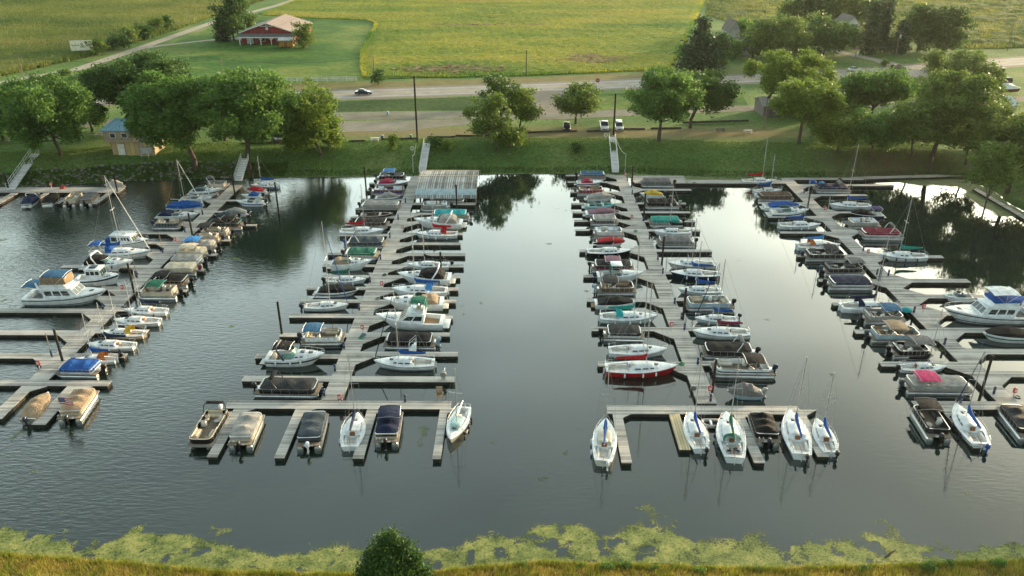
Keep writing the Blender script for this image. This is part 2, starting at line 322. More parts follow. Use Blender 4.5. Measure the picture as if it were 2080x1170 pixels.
def f_far(X, Y):
    d = _sd(SHORE, X, Y); ext = np.interp(X, [-60, -40, -25, -5, 10, 14, 22, 30, 48, 56, 74, 80, 90, 95], [.3, .8, 1.0, .8, .6, 2.5, 4.5, 4.2, 3.0, 1.0, .3, 6, 9, 8])
    return np.clip(1.3 - d / np.maximum(.2, ext * (.6 + .7 * fbm(X, Y, 3, 5))), 0, .8)
WEED2 = weedmat('duckweed film', (.07, .11, .045), (.14, .19, .08), (.21, .26, .11))
weed('duckweed', -60, 96, 135, 162, .3, f_far, WEED2, 'pale green duckweed film along the far shore and right-hand inlet')
def f_spots(X, Y): return np.clip((fbm(X, Y, 2.5, 77) - .735) * 7, 0, .5)
weed('duckweed', -90, 90, 58, 150, .25, f_spots, WEED2, 'small floating duckweed specks scattered over the open water', .01)
# --- roads and fields (flat sheets above the ground, which is level at 3.5 there)
def strip(name, pts, width, z, mat, px=True):
    P = [at(x, y, 3.5) if px else Vector((x, y, 0)) for x, y in pts]; g = []
    if not isinstance(width, (list, tuple)): width = [width] * len(P)
    # subdivide
    Q = []; W = []
    for i in range(len(P) - 1):
        for k in range(8): t = k / 8; Q.append(P[i].lerp(P[i + 1], t)); W.append(width[i] * (1 - t) + width[i + 1] * t)
    Q.append(P[-1]); W.append(width[-1])
    for i, p in enumerate(Q):
        t = (Q[min(i + 1, len(Q) - 1)] - Q[max(i - 1, 0)]); t.z = 0; t.normalize(); n_ = Vector((-t.y, t.x, 0))
        g.append([(p + n_ * W[i] / 2 * s_).to_tuple()[:2] + (z,) for s_ in (-1, 0, 1)])
    return MB().sheet(g).build(name, mat, ang=0)
def polysheet(name, pts, z, mat, px=True):
    P = [at(x, y, 3.5) if px else Vector((x, y, 0)) for x, y in pts]
    mb = MB().add([(p.x, p.y, z) for p in P], [tuple(range(len(P)))]); return mb.build(name, mat, ang=0)
ASPH = rough_noise('highway concrete', (.20, .19, .18), (.30, .29, .27), .35, .8, detail=10)
SHLD = rough_noise('gravel shoulder', (.15, .125, .10), (.22, .19, .155), 1.5, .9, .3)
GRAV = rough_noise('gravel lot', (.12, .12, .085), (.24, .225, .19), .12, .95, .5, .05, detail=14)
TRACK = rough_noise('pale gravel', (.26, .235, .19), (.38, .35, .29), .8, .95, .3)
def cropmat(name, stops, scale, fine, stretch=(1, 1, 1)):
    m, n, b = newmat(name); L = n.links.new
    g = nd(n, 'ShaderNodeNewGeometry'); mpn = nd(n, 'ShaderNodeMapping'); mpn.inputs['Scale'].default_value = stretch; L(g.outputs['Position'], mpn.inputs[0])
    n1 = nd(n, 'ShaderNodeTexNoise', i_Scale=scale, i_Detail=7, i_Roughness=.6); L(mpn.outputs[0], n1.inputs['Vector'])
    r1 = ramp(n, stops); L(n1.outputs[0], r1.inputs[0])
    n2 = nd(n, 'ShaderNodeTexNoise', i_Scale=fine, i_Detail=3); L(g.outputs['Position'], n2.inputs['Vector'])
    r2 = ramp(n, [(.3, (.72, .72, .72)), (.7, (1.25, 1.25, 1.25))]); L(n2.outputs[0], r2.inputs[0])
    mx = nd(n, 'ShaderNodeMix', data_type='RGBA', blend_type='MULTIPLY'); mx.inputs[0].default_value = 1; L(r1.outputs[0], mx.inputs[6]); L(r2.outputs[0], mx.inputs[7])
    L(mx.outputs[2], b.inputs['Base Color']); b.inputs['Roughness'].default_value = .9; b.inputs['Specular IOR Level'].default_value = .15
    tr = nd(n, 'ShaderNodeBsdfTranslucent'); L(mx.outputs[2], tr.inputs[0]); ms = nd(n, 'ShaderNodeMixShader'); ms.inputs[0].default_value = .3
    L(b.outputs[0], ms.inputs[1]); L(tr.outputs[0], ms.inputs[2]); L(ms.outputs[0], n.nodes['Material Output'].inputs[0])
    return m
LAWN = cropmat('mown lawn', [(.38, (.04, .13, .02)), (.5, (.085, .20, .032)), (.62, (.20, .27, .055))], .03, .7, (.8, 1.3, 1))
DLAWN = cropmat('deep lawn', [(.34, (.03, .08, .018)), (.66, (.07, .13, .03))], .05, .8)
VERGE = rough_noise('dry verge', (.10, .10, .025), (.18, .155, .05), .25, .95, .7, .2, detail=12)
HW = [(-260, 226), (120, 203), (650, 193.5), (1060, 179.5), (1500, 161), (1760, 147), (2080, 124), (2500, 96)]
tag(polysheet('verge', [(380, 173), (735, 167), (1060, 158), (1370, 144), (1372, 156), (1060, 172), (650, 184), (380, 193)], 3.506, VERGE), kind='structure')
tag(polysheet('lawn', [(560, 16), (770, 36), (770, 60), (752, 90), (745, 164), (300, 176), (190, 150), (440, 52)], 3.508, LAWN), kind='structure')
tag(polysheet('lawn', [(640, 208), (1060, 193), (1095, 212), (1060, 222), (640, 228)], 3.510, DLAWN), kind='structure')
tag(polysheet('lawn', [(1150, 195), (1500, 178), (1520, 214), (1300, 222), (1160, 222)], 3.512, LAWN), kind='structure')
tag(strip('highway_shoulder', HW, 15, 3.516, SHLD), kind='structure')
hw = strip('highway', HW, 10.5, 3.524, ASPH); tag(hw, kind='structure')
PAINT = rough_noise('road paint', (.5, .5, .47), (.7, .7, .66), 2, .7)
YPAINT = rough_noise('yellow road paint', (.45, .30, .05), (.6, .42, .08), 2, .7)
def offs(pts, o):
    P = [at(x, y, 3.5) for x, y in pts]; Q = []
    for i, p in enumerate(P):
        t = P[min(i + 1, len(P) - 1)] - P[max(i - 1, 0)]; t.normalize(); Q.append((p.x - t.y * o, p.y + t.x * o))
    return Q
for o_, m_ in ((-4.0, PAINT), (4.0, PAINT), (.15, YPAINT), (-.15, YPAINT)):
    tag(strip('road_marking', offs(HW, o_), .14, 3.532, m_, px=False), kind='structure')
tag(strip('gravel_road', [(-100, 262), (300, 246), (700, 236), (960, 233), (1130, 236), (1330, 226), (1560, 219), (1760, 214), (2100, 200)], [6, 7, 8, 8, 7, 7, 6, 6, 6], 3.528, GRAV), kind='structure')
tag(polysheet('gravel_lot', [(560, 258), (700, 246), (980, 243), (980, 250), (900, 257), (820, 266), (700, 268), (560, 272)], 3.520, GRAV), kind='structure')
tag(strip('side_road', [(1118, 184), (1112, 205), (1150, 232)], [20, 12, 14], 3.526, SHLD), kind='structure')
tag(strip('gravel_track', [(-120, 196), (0, 168), (160, 140), (300, 92), (440, 43), (560, 12), (640, -14)], [4, 4, 4.6, 4.4, 4.4, 4, 4], 3.520, TRACK), kind='structure')
tag(strip('driveway', [(1815, 132), (1790, 124), (1715, 108), (1690, 100)], [7, 5, 4, 4], 3.522, TRACK), kind='structure')
tag(strip('driveway', [(545, 86), (480, 78), (420, 82), (330, 92), (280, 100)], [9, 4, 3, 3, 3], 3.518, TRACK), kind='structure')
def crop(name, pxpoly, step, fh, mat, label, zb=3.5, ystep=None, px=True):
    P = [(lambda v: (v.x, v.y))(at(x, y, 3.5)) for x, y in pxpoly] if px else pxpoly
    x0, x1 = min(p[0] for p in P), max(p[0] for p in P); y0, y1 = min(p[1] for p in P), max(p[1] for p in P)
    X, Y = np.meshgrid(np.arange(x0, x1, step), np.arange(y0, y1, ystep or step))
    X = X + (rng.random(X.shape) - .5) * step * .8; Y = Y + (rng.random(X.shape) - .5) * step * .8
    ins = _inpoly(P, X, Y); edge = np.clip(_sd(P + [P[0]], X, Y) / (step * 3.5), .25, 1)
    Z = zb + np.where(ins, fh(X, Y) * edge, 0)
    ok = ins; mk = ok[:-1, :-1] & ok[1:, 1:] & ok[1:, :-1] & ok[:-1, 1:]
    me_, _ = gridmesh(name, X, Y, Z, mk); me_.materials.append(mat); o = link(name, me_); tag(o, label, 'crop', kind='stuff'); return o
CORN = cropmat('corn leaves', [(.35, (.07, .13, .02)), (.5, (.13, .18, .035)), (.65, (.26, .24, .06))], .02, 1.0, (.5, 1.6, 1))
SOY = cropmat('soybean leaves', [(.30, (.07, .16, .02)), (.46, (.17, .25, .03)), (.58, (.30, .31, .04)), (.72, (.36, .27, .06))], .020, .9, (.6, 1.7, 1))
BROWN = cropmat('dry soybean', [(.3, (.20, .145, .085)), (.7, (.34, .25, .14))], .1, 1.2)
MEAD = cropmat('rough meadow', [(.3, (.05, .10, .02)), (.5, (.11, .16, .03)), (.7, (.21, .22, .05))], .03, .8)
def h_corn(X, Y): return .9 + .4 * rng.random(X.shape) + .5 * fbm(X, Y, 5, 19) - .9 * (np.abs(Y - 408 - X * .06 + 3 * np.sin(X * .03)) < 2.2) - 1.1 * (np.abs(Y - 330 + X * .10) < .9)
crop('corn_field', [(-260, 216), (0, 156), (60, 143), (180, 116), (350, 64), (438, 32), (520, 6), (620, -25), (560, -90), (-500, -60)], .75, h_corn, CORN, 'tall ripening corn filling the field behind the gravel track')
def h_soy(X, Y): return -.25 + np.clip(.5 + .035 * np.sin((X + Y * .12) * 1.5), 0, 2) + .38 * rng.random(X.shape) + .25 * fbm(X, Y, 6, 9)
crop('soybean_field', [(738, 162), (731, 135), (731, 105), (745, 82), (748, 70), (759, 58), (760, 46), (745, 41), (640, 38), (530, 30), (600, 0), (700, -40), (1480, -60), (1432, 0), (1395, 85), (1368, 141), (1060, 155)], .85, h_soy, SOY, 'yellow-green soybean field behind the highway')
def brownpatch(cx, cy, wx, wy, sd_):
    c = at(cx, cy, 3.5); X, Y = np.meshgrid(np.arange(c.x - wx, c.x + wx, .8), np.arange(c.y - wy, c.y + wy, .8)); X = X + (rng.random(X.shape) - .5) * .6; Y = Y + (rng.random(X.shape) - .5) * .6
    ok = (((X - c.x) / wx) ** 2 + ((Y - c.y) / wy) ** 2 < .35 + .95 * (fbm(X, Y, 5, sd_) - .2)) & (rng.random(X.shape) < .86); mk = ok[:-1, :-1] & ok[1:, 1:] & ok[1:, :-1] & ok[:-1, 1:]
    me_, _ = gridmesh('dry_soybeans', X, Y, 3.95 + .45 * rng.random(X.shape), mk); me_.materials.append(BROWN); return link('dry_soybeans', me_)
tag(brownpatch(925, 143, 23, 9, 61), 'reddish brown dried soybeans in the field, left patch', 'crop', kind='stuff')
tag(brownpatch(1195, 122, 17, 11, 66), 'reddish brown dried soybeans in the field, right patch', 'crop', kind='stuff')
tag(brownpatch(1000, 52, 34, 4, 71), 'thin brown streak of dried soybeans far back in the field', 'crop', kind='stuff')
def h_mead(X, Y): return .0 + 1.3 * np.clip(fbm(X, Y, 7, 15) - .35, 0, 1) * 2 + .45 * rng.random(X.shape)
crop('meadow', [(1440, -40), (1432, 30), (1480, 45), (1640, 60), (1960, 100), (2200, 95), (2300, -60)], 1.0, h_mead, MEAD, 'rough yellow-green meadow of tall weeds at the upper right')
# --- rocks on the left bank
ROCK = rough_noise('bank rock', (.13, .12, .11), (.30, .28, .26), 2.0, .9, .4)
def rocks(n_, x0, x1, seed, smin, smax, d0, d1, lab):
    r_ = random.Random(seed); mb = MB()
    for _ in range(n_):
        x = r_.uniform(x0, x1); ysh = np.interp(x, [p[0] for p in SHORE[:13]], [p[1] for p in SHORE[:13]]); y = ysh + r_.uniform(d0, d1); z = hgt(x, y); s_ = r_.uniform(smin, smax)
        rings = []
        for zz, k in ((-.3, .7), (.1, 1.0), (.45, .75), (.62, .3)):
            rings.append([(x + s_ * k * (1 + .3 * r_.uniform(-1, 1)) * math.cos(t * math.pi / 3), y + s_ * k * .8 * (1 + .3 * r_.uniform(-1, 1)) * math.sin(t * math.pi / 3), z + zz * s_) for t in range(6)])
        mb.loft(rings)
    tag(mb.build('bank_rocks', ROCK, ang=25), lab, 'rocks', kind='stuff')
rocks(520, -108, -56, 5, .12, .45, -.2, 5.0, 'broken grey rocks lining the left bank below the trees')
rocks(60, -50, 60, 8, .1, .3, 0, 7, 'scattered pale stones on the grassy bank')
# --- grass tufts
def blades(name, n_, fn, hmin, hmax, wd, mat, label, seed, cat='grass'):
    r_ = np.random.default_rng(seed); x, y = fn(r_, n_); z = height(x, y); ok = z > .02; x, y, z = x[ok], y[ok], z[ok]; n_ = len(x)
    a_ = r_.random(n_) * 6.283; h_ = hmin + (hmax - hmin) * r_.random(n_) ** 1.5; le = r_.random(n_) * 6.283; l = h_ * .35
    dx, dy = np.cos(a_) * wd, np.sin(a_) * wd
    co = np.stack([np.stack([x - dx, y - dy, z - .05], -1), np.stack([x + dx, y + dy, z - .05], -1), np.stack([x + np.cos(le) * l, y + np.sin(le) * l, z + h_], -1)], 1).reshape(-1, 3)
    me_ = npmesh(name, co, np.arange(n_ * 3).reshape(-1, 3)); me_.materials.append(mat); tag(link(name, me_), label, cat, kind='stuff')
def leafmat(name, c1, c2, transl=.35, spec=.25, ns_=.55, wi=.55, wn=1.0):
    if name in MATS: return MATS[name]
    m, n, b = newmat(name); L = n.links.new
    g = nd(n, 'ShaderNodeNewGeometry'); ns = nd(n, 'ShaderNodeTexNoise', i_Scale=ns_, i_Detail=3); L(g.outputs['Position'], ns.inputs['Vector'])
    ad = nd(n, 'ShaderNodeMath', operation='MULTIPLY_ADD'); L(g.outputs['Random Per Island'], ad.inputs[0]); ad.inputs[1].default_value = wi
    s2 = nd(n, 'ShaderNodeMath', operation='MULTIPLY_ADD'); L(ns.outputs[0], s2.inputs[0]); s2.inputs[1].default_value = wn; s2.inputs[2].default_value = .5 - wi / 2 - .5 * wn + (.025 if wn == 1 else 0); L(s2.outputs[0], ad.inputs[2])
    r = ramp(n, [(.1, c1), (.8, c2)]); L(ad.outputs[0], r.inputs[0]); L(r.outputs[0], b.inputs['Base Color'])
    b.inputs['Roughness'].default_value = .55; b.inputs['Specular IOR Level'].default_value = spec
    tr = nd(n, 'ShaderNodeBsdfTranslucent'); L(r.outputs[0], tr.inputs[0]); ms = nd(n, 'ShaderNodeMixShader'); ms.inputs[0].default_value = transl
    L(b.outputs[0], ms.inputs[1]); L(tr.outputs[0], ms.inputs[2]); L(ms.outputs[0], n.nodes['Material Output'].inputs[0])
    MATS[name] = m; return m
CORNL = leafmat('corn blade', (.020, .08, .015), (.22, .25, .06), .3, ns_=.016, wi=.4, wn=2.4)
GOLD = leafmat('gold grass', (.24, .23, .05), (.52, .45, .10)); GRN = leafmat('bank weeds', (.03, .07, .012), (.09, .15, .03)); YG = leafmat('yellow weeds', (.10, .16, .02), (.26, .30, .04))
blades('bank_grass', 60000, lambda r_, n_: (lambda x: (x, np.interp(x, [p[0] for p in NEARB], [p[1] for p in NEARB]) - 3.6 * r_.random(n_) ** 1.2))(r_.uniform(-50, 50, n_)), .15, .5, .03, GOLD, 'golden dry grass on the near bank', 1)
CP = [(lambda v: (v.x, v.y))(at(x, y, 3.5)) for x, y in [(-260, 216), (0, 156), (60, 143), (180, 116), (350, 64), (438, 32), (520, 6), (620, -25), (560, -60), (-200, -60)]]
FUR = [(lambda v: (v.x, v.y))(at(a_, b_, 4.5)) for a_, b_ in ((-200, 52), (0, 40), (120, 36), (230, 27), (330, 24), (430, 21))]
def f_corn(r_, n_):
    x = r_.uniform(-340, -60, n_ * 2); y = 230 + (r_.random(n_ * 2) ** .85) * 330; rw = np.round((x * .94 + y * .34) / .9) * .9; x = x + (rw - (x * .94 + y * .34)) * .7
    k = _inpoly(CP, x, y) & (_sd(FUR, x, y) > 2.2); return x[k], y[k]
blades('corn_stalks', 230000, f_corn, 1.5, 2.6, .16, CORNL, 'ripening corn plants standing in close rows', 4, 'crop')
def f_poly(px, x0, x1, y0, y1):
    P = [(lambda v: (v.x, v.y))(at(x, y, 3.5)) for x, y in px]
    def f(r_, n_):
        x = r_.uniform(x0, x1, n_ * 2); y = y0 + (r_.random(n_ * 2) ** 1.2) * (y1 - y0); k = _inpoly(P, x, y); return x[k], y[k]
    return f
SOYL = leafmat('soybean leaf', (.05, .19, .02), (.46, .44, .055), .35, ns_=.022, wi=.35, wn=2.8); MEADL = leafmat('meadow weed', (.04, .11, .02), (.32, .32, .07), .35, ns_=.035, wi=.4, wn=2.2)
blades('soybean_plants', 210000, f_poly([(738, 162), (731, 135), (731, 105), (745, 82), (748, 70), (759, 58), (760, 46), (745, 41), (640, 38), (530, 30), (600, 0), (700, -30), (1450, -30), (1432, 0), (1395, 85), (1368, 141), (1060, 155)], -130, 145, 245, 520), .45, .95, .20, SOYL, 'leafy yellow-green soybean plants across the field', 12, 'crop')
blades('meadow_weeds', 80000, f_poly([(1440, -40), (1432, 30), (1480, 45), (1640, 60), (1960, 100), (2200, 95), (2300, -60)], 90, 360, 290, 560), .5, 1.5, .28, MEADL, 'tall coarse weeds in the meadow at the upper right', 13)
blades('bank_tufts', 26000, lambda r_, n_: (lambda x: (x, np.interp(x, [p[0] for p in NEARB], [p[1] for p in NEARB]) - .1 - 2.6 * r_.random(n_) * (.3 + 1.2 * (np.sin(x * 1.7) * np.sin(x * .63) > .1))))(r_.uniform(-50, 50, n_)), .2, .7, .035, YG, 'taller green and yellow tufts among the dry grass of the near bank', 9)
blades('dead_stems', 9000, lambda r_, n_: (lambda x: (x, np.interp(x, [p[0] for p in NEARB], [p[1] for p in NEARB]) - .3 - 2.6 * r_.random(n_)))(r_.uniform(-50, 50, n_)), .3, .8, .02, leafmat('dead stem', (.10, .05, .02), (.26, .15, .06), .1), 'brown dead stems standing in the near bank grass', 10)
blades('bank_weeds', 22000, lambda r_, n_: (lambda x: (x, np.interp(x, [p[0] for p in SHORE[:14]], [p[1] for p in SHORE[:14]]) + np.where(x < -48, 4.5, 2.0) * r_.random(n_)))(np.where(r_.random(n_) < .72, r_.uniform(-115, -48, n_), r_.uniform(-48, 92, n_))), .2, .6, .08, GRN, 'dark green weeds growing along the far waterline', 2)
blades('lawn_tufts', 50000, lambda r_, n_: (lambda x: (x, np.interp(x, [p[0] for p in SHORE[:13]], [p[1] for p in SHORE[:13]]) + 2 + 13 * r_.random(n_)))(r_.uniform(-115, 90, n_)), .12, .35, .08, leafmat('lawn blades', (.06, .13, .025), (.17, .24, .05)), 'short uneven grass on the sloping far bank', 3)
# ================================================================ BOATS
C = dict(white=(.80, .86, .90), off=(.70, .69, .64), cream=(.60, .54, .42), tan=(.36, .265, .175), brown=(.13, .085, .06), dbrown=(.022, .017, .014), grey=(.16, .16, .165), lgrey=(.34, .335, .32),
         dgrey=(.026, .029, .034), black=(.007, .007, .008), navy=(.010, .020, .058), blue=(.01, .085, .34), sky=(.05, .25, .60), steel=(.035, .13, .25), teal=(.01, .28, .24), turq=(.02, .38, .42),
         green=(.008, .13, .085), red=(.42, .015, .02), maroon=(.20, .02, .045), crimson=(.38, .03, .08), pink=(.62, .05, .17), mauve=(.25, .13, .18), yellow=(.62, .42, .05), wood=(.22, .09, .035),
         slate=(.05, .07, .09), purple=(.10, .06, .20), orange=(.5, .16, .04), alu=(.62, .64, .66), lblue=(.35, .5, .6), aqua=(.45, .68, .68))
TEAK = planks('deck mat', 1, .12, (.24, .15, .08), (.36, .24, .14))
CARPET = rough_noise('boat carpet', (.16, .13, .10), (.26, .22, .17), 3, .95)
CARPETG = rough_noise('grey boat carpet', (.14, .14, .14), (.24, .24, .24), 3, .95)
RUBBER = gel((.02, .02, .02), .6, 0, 'rubber')
def S(x0, x1, t): t = max(0, min(1, (t - x0) / (x1 - x0))); return t * t * (3 - 2 * t)
def fb(t, st=.78, mx=.42, pw=2.2): return st + (1 - st) * math.sin(math.pi / 2 * t / mx) if t < mx else max(.0, 1 - ((t - mx) / (1 - mx)) ** pw)
_mc = {}
def motor(parent, x, z, col='black', s=1.0, yaw=0, tilt=.0):
    """outboard motor: cowling, mid leg, gear case, propeller; part of its boat"""
    k = ('c', col)
    if k not in _mc:
        m = MB(); m.loft([[(-.18 + a * X - .02, b * Y, zz) for X, Y in [(-.30, -.10), (-.18, -.19), (.20, -.19), (.30, -.12), (.30, .12), (.20, .19), (-.18, .19), (-.30, .10)]] for zz, a, b in ((.0, .72, .8), (.12, 1, 1), (.38, 1.02, 1), (.52, .86, .85), (.58, .55, .55))])
        _mc[k] = m.mesh('cowling', gel(C[col], .3))
        m = MB(); m.box((-.16, 0, -.32), (.26, .16, .7), .04, taper=1.0); m.box((-.2, 0, -.62), (.5, .22, .03), .01); m.tube([(.06, 0, -.85), (-.1, 0, -.85), (-.36, 0, -.85)], [.02, .09, .07], 7); m.box((-.16, 0, -.78), (.2, .06, .3), .02); m.box((.08, 0, -.05), (.16, .3, .3), .03)
        _mc[('l', col)] = m.mesh('motor_leg', gel(mul(C[col], .8), .35))
        m = MB()
        for i in range(3): a = i * 2.094; m.box((-.40, .11 * math.cos(a), -.85 + .11 * math.sin(a)), (.03, .14, .14), .01)
        _mc[('p', col)] = m.mesh('propeller', metal())
    o = empty('outboard_motor', (x, 0, z)); o.parent = parent; o.scale = (s, s, s); o.rotation_euler = (0, -tilt, yaw)
    link('cowling', _mc[k], o); link('motor_leg', _mc[('l', col)], o); link('propeller', _mc[('p', col)], o)
    return o
def bimini(parent, x, z0, z1, ln, wd, col, frame=True, name='bimini_top', rnd=0, stow=False):
    rg = random.Random(rnd or len(parent.name) + int(x * 10)); g = []; n_ = 9
    for i in range(n_):
        u = i / (n_ - 1); row = []
        for j in range(7):
            v = j / 6 * 2 - 1
            row.append((x + (u - .5) * ln, v * wd / 2, z1 - .16 * v * v - .14 * (2 * u - 1) ** 2 - .035 * abs(math.sin(u * math.pi * 3)) + rg.uniform(-.012, .012)))
        g.append(row)
    m = MB().sheet(g); m.sheet([[(a, b, c - .03) for a, b, c in r_[::-1]] for r_ in g])
    m.build(name, canvas(C[col]), parent, 60)
    if frame:
        f = MB()
        for s_ in (-1, 1):
            y = s_ * wd / 2
            for d in (-.45, .0, .45): f.tube([(x, y * .98, z0), (x + d * ln, y * .98, z1 - .22 + (0 if d else .08))], .022, 5)
        for d in (-.45, 0, .45): f.tube([(x + d * ln, -wd / 2, z1 - .2), (x + d * ln, 0, z1 - .05), (x + d * ln, wd / 2, z1 - .2)], .018, 5)
        f.build('bimini_frame', metal(), parent)
def tarp(parent, x0, x1, hw, zb, zt, col, seed=1, name='boat_cover', peaks=(.25, .6, .85), pk=.22, n_=26, ends=.25):
    """draped cover: hw(t) half width, zb(t) skirt height, zt(t) shoulder height; peaks where poles hold it up"""
    rg = random.Random(seed); rings = []; sv = mn.noise
    for i in range(n_ + 1):
        u = i / n_; x = x0 + (x1 - x0) * u; e_ = min(1, min(u, 1 - u) / ends + .04); e_ = math.sqrt(max(.02, 1 - (1 - e_) ** 2))
        w_ = hw(u); b_ = zb(u); t_ = b_ + (zt(u) - b_) * e_; pkz = sum(pk * math.exp(-((u - p) / .085) ** 2) for p in peaks)
        r_ = []
        for j in range(13):
            v = j / 12 * 2 - 1; av = abs(v)
            if av > .86: y = math.copysign(w_, v); k = (1 - av) / .14; z = b_ + (t_ - b_) * .8 * k
            else: q = av / .86; y = math.copysign(w_ * (q ** .9), v) if v else 0; z = b_ + (t_ - b_) * (.8 + .2 * (1 - q ** 2.4)) + pkz * (1 - q) ** 1.3 * e_
            n1 = sv(Vector((x * 1.5, y * 1.5, seed * 3.1))) * .055 + sv(Vector((x * 4, y * 4, seed))) * .02
            if av > .86: r_.append((x, y + n1 * .7 * math.copysign(1, v), z))
            else: r_.append((x, y, z + n1 * e_))
        rings.append(r_)
    m = MB().loft(rings, True, True, closed=False); m.build(name, canvas(C[col]), parent, 50)
def pontoon(L=7.2, B=2.5, fence='white', cover=None, bim=None, bx=-.6, mot='black', seat='cream', floor=None, arch=None, low='alu', stripe=None, seed=1, ladder=False, bimw=.92, accent=None):
    e_ = empty('pontoon_boat', (0, 0, 0)); hl = L / 2; rg = random.Random(seed)
    for s_ in (-1, 1):
        y = s_ * (B / 2 - .38); m = MB(); m.tube([(-hl + .2, y, .16), (-hl + .25, y, .16), (hl - .9, y, .16), (hl - .5, y, .2), (hl - .15, y, .32), (hl - .02, y, .42)], [.2, .34, .34, .30, .16, .04], 12)
        m.box((-.2, y, .53), (L - 1.1, .14, .12)); m.build('float_tube', metal(C[low] if low in C else C['alu'], .3), e_)
    m = MB(); m.box((.05, 0, .62), (L - .25, B, .09), .03); m.build('deck', floor or CARPET, e_)
    m = MB()
    for s_ in (-1, 1): m.box((.05, s_ * (B / 2 + .012), .615), (L - .3, .03, .13), .01)
    m.box((hl - .06, 0, .615), (.03, B - .1, .13), .01); m.build('deck_trim', metal(C['alu'], .3), e_)
    xa, xb, yb, rr = -hl + .75, hl - .45, B / 2 - .08, .55
    def loop(ins, x0=xa, x1=xb):
        P = []
        for cx, cy, a0 in ((x1 - rr, yb - rr, 0), (x0 + rr * .5, yb - rr * .5, 90), (x0 + rr * .5, -yb + rr * .5, 180), (x1 - rr, -yb + rr, 270)):
            q = rr if cx > 0 else rr * .5
            for k in range(5): a = R(a0 + 22.5 * k); P.append((cx + (q - ins) * math.cos(a), cy + (q - ins) * math.sin(a)))
        return P
    def wall(z0, z1, o, i_): return [[(x, y, z) for x, y in loop(q)] for q, z in ((i_, z0), (o, z0), (o, z1), (i_, z1), (i_, z0))]
    MB().loft(wall(.67, 1.24, 0, .05), False, False).build('fence_panel', gel(C[fence], .3), e_)
    if stripe: MB().loft(wall(.82, .98, -.008, .0), False, False).build('stripe', gel(C[stripe], .3), e_)
    MB().loft(wall(1.24, 1.29, -.02, .07), False, False).build('top_rail', metal((.7, .7, .7), .3) if not accent else gel(C[accent], .4), e_)
    m = MB()
    for k in range(6):
        x = xa + .5 + (xb - xa - 1.2) * k / 5
        for s_ in (-1, 1): m.box((x, s_ * (yb + .015), .95), (.035, .03, .56))
    m.build('fence_post', metal((.7, .7, .7), .3), e_)
    if not cover or cover == 'half':
        st = gel(C[seat], .55, 0, 'vinyl')
        for s_ in (-1, 1):
            m = MB(); m.box((hl - 1.75, s_ * (yb - .36), .86), (1.7, .6, .36), .06); m.box((hl - 1.75, s_ * (yb - .12), 1.18), (1.7, .16, .34), .06); m.box((hl - .95, s_ * (yb - .5), 1.14), (.22, .55, .36), .08); m.build('bench_seat', st, e_)
        m = MB(); m.box((-hl + 1.2, -.2, .86), (.62, B - .9, .36), .06); m.box((-hl + .92, -.2, 1.2), (.18, B - .9, .4), .06); m.build('stern_lounge', st, e_)
        m = MB(); m.box((-.35, -yb + .45, 1.0), (.5, .62, .66), .08, taper=.8); m.box((-.2, -yb + .45, 1.42), (.05, .55, .24), .02); m.build('helm_console', gel(C['off'], .35), e_)
        m = MB(); m.tube([(-1.05, -yb + .5, .68), (-1.05, -yb + .5, .9)], .06, 8); m.box((-1.05, -yb + .5, .98), (.5, .5, .16), .06); m.box((-1.28, -yb + .5, 1.26), (.14, .5, .5), .06); m.build('captain_chair', st, e_)
        m = MB(); m.tube([(-.85, yb - .65, .68), (-.85, yb - .65, 1.0)], .05, 8); m.tube([(-.85, yb - .65, 1.0), (-.85, yb - .65, 1.04)], .34, 14); m.build('table', gel(C['lgrey'], .4), e_)
        m = MB(); m.box((-1.6, yb - .4, .86), (1.1, .6, .36), .06); m.box((-1.6, yb - .13, 1.18), (1.1, .16, .34), .06); m.build('bench_seat', st, e_)
    if cover and cover != 'half':
        def hw(u):
            x = xa + (xb - xa) * u; d1 = (xb + .03 - x); return (yb + .04) - (rr * (1 - math.sqrt(max(0, 1 - (1 - d1 / rr) ** 2))) if d1 < rr else 0) - (.2 * (1 - (x - xa) / .3) if x < xa + .3 else 0)
        tarp(e_, xa - .05, xb + .05, hw, lambda u: .95, lambda u: 1.42, cover, seed, peaks=(.2, .5, .8) if seed % 2 else (.3, .72), pk=.20 + .08 * (seed % 3), ends=.1)
    if bim: bimini(e_, bx, 1.25, 2.35 if (cover is None or cover == 'half') else 2.15, 2.5, B * bimw, bim, rnd=seed)
    if arch:
        m = MB()
        for s_ in (-1, 1): m.tube([(bx - .2, s_ * yb, 1.2), (bx - .7, s_ * yb, 2.1), (bx - .9, s_ * yb * .8, 2.35), (bx - .9, 0, 2.4)], .05, 6)
        m.build('tow_arch', gel(C[arch], .4), e_)
        MB().box((bx - .9, 0, 2.42), (.55, B * .75, .16), .07).build('folded_bimini', canvas(C['black' if arch != 'white' else 'grey']), e_)
    m = MB(); m.box((-hl + .32, 0, .7), (.45, .9, .08), .02); m.build('motor_pod', metal(), e_)
    if mot: motor(e_, -hl + .05, .78, mot, .98)
    if ladder:
        m = MB()
        for y in (.55, .95): m.tube([(-hl + .3, y, .7), (-hl + .3, y, 1.15), (-hl - .05, y, 1.2), (-hl - .05, y, .1)], .02, 5)
        for z in (.3, .55, .85): m.tube([(-hl - .05, .55, z), (-hl - .05, .95, z)], .02, 5)
        m.build('boarding_ladder', metal(), e_)
    return e_
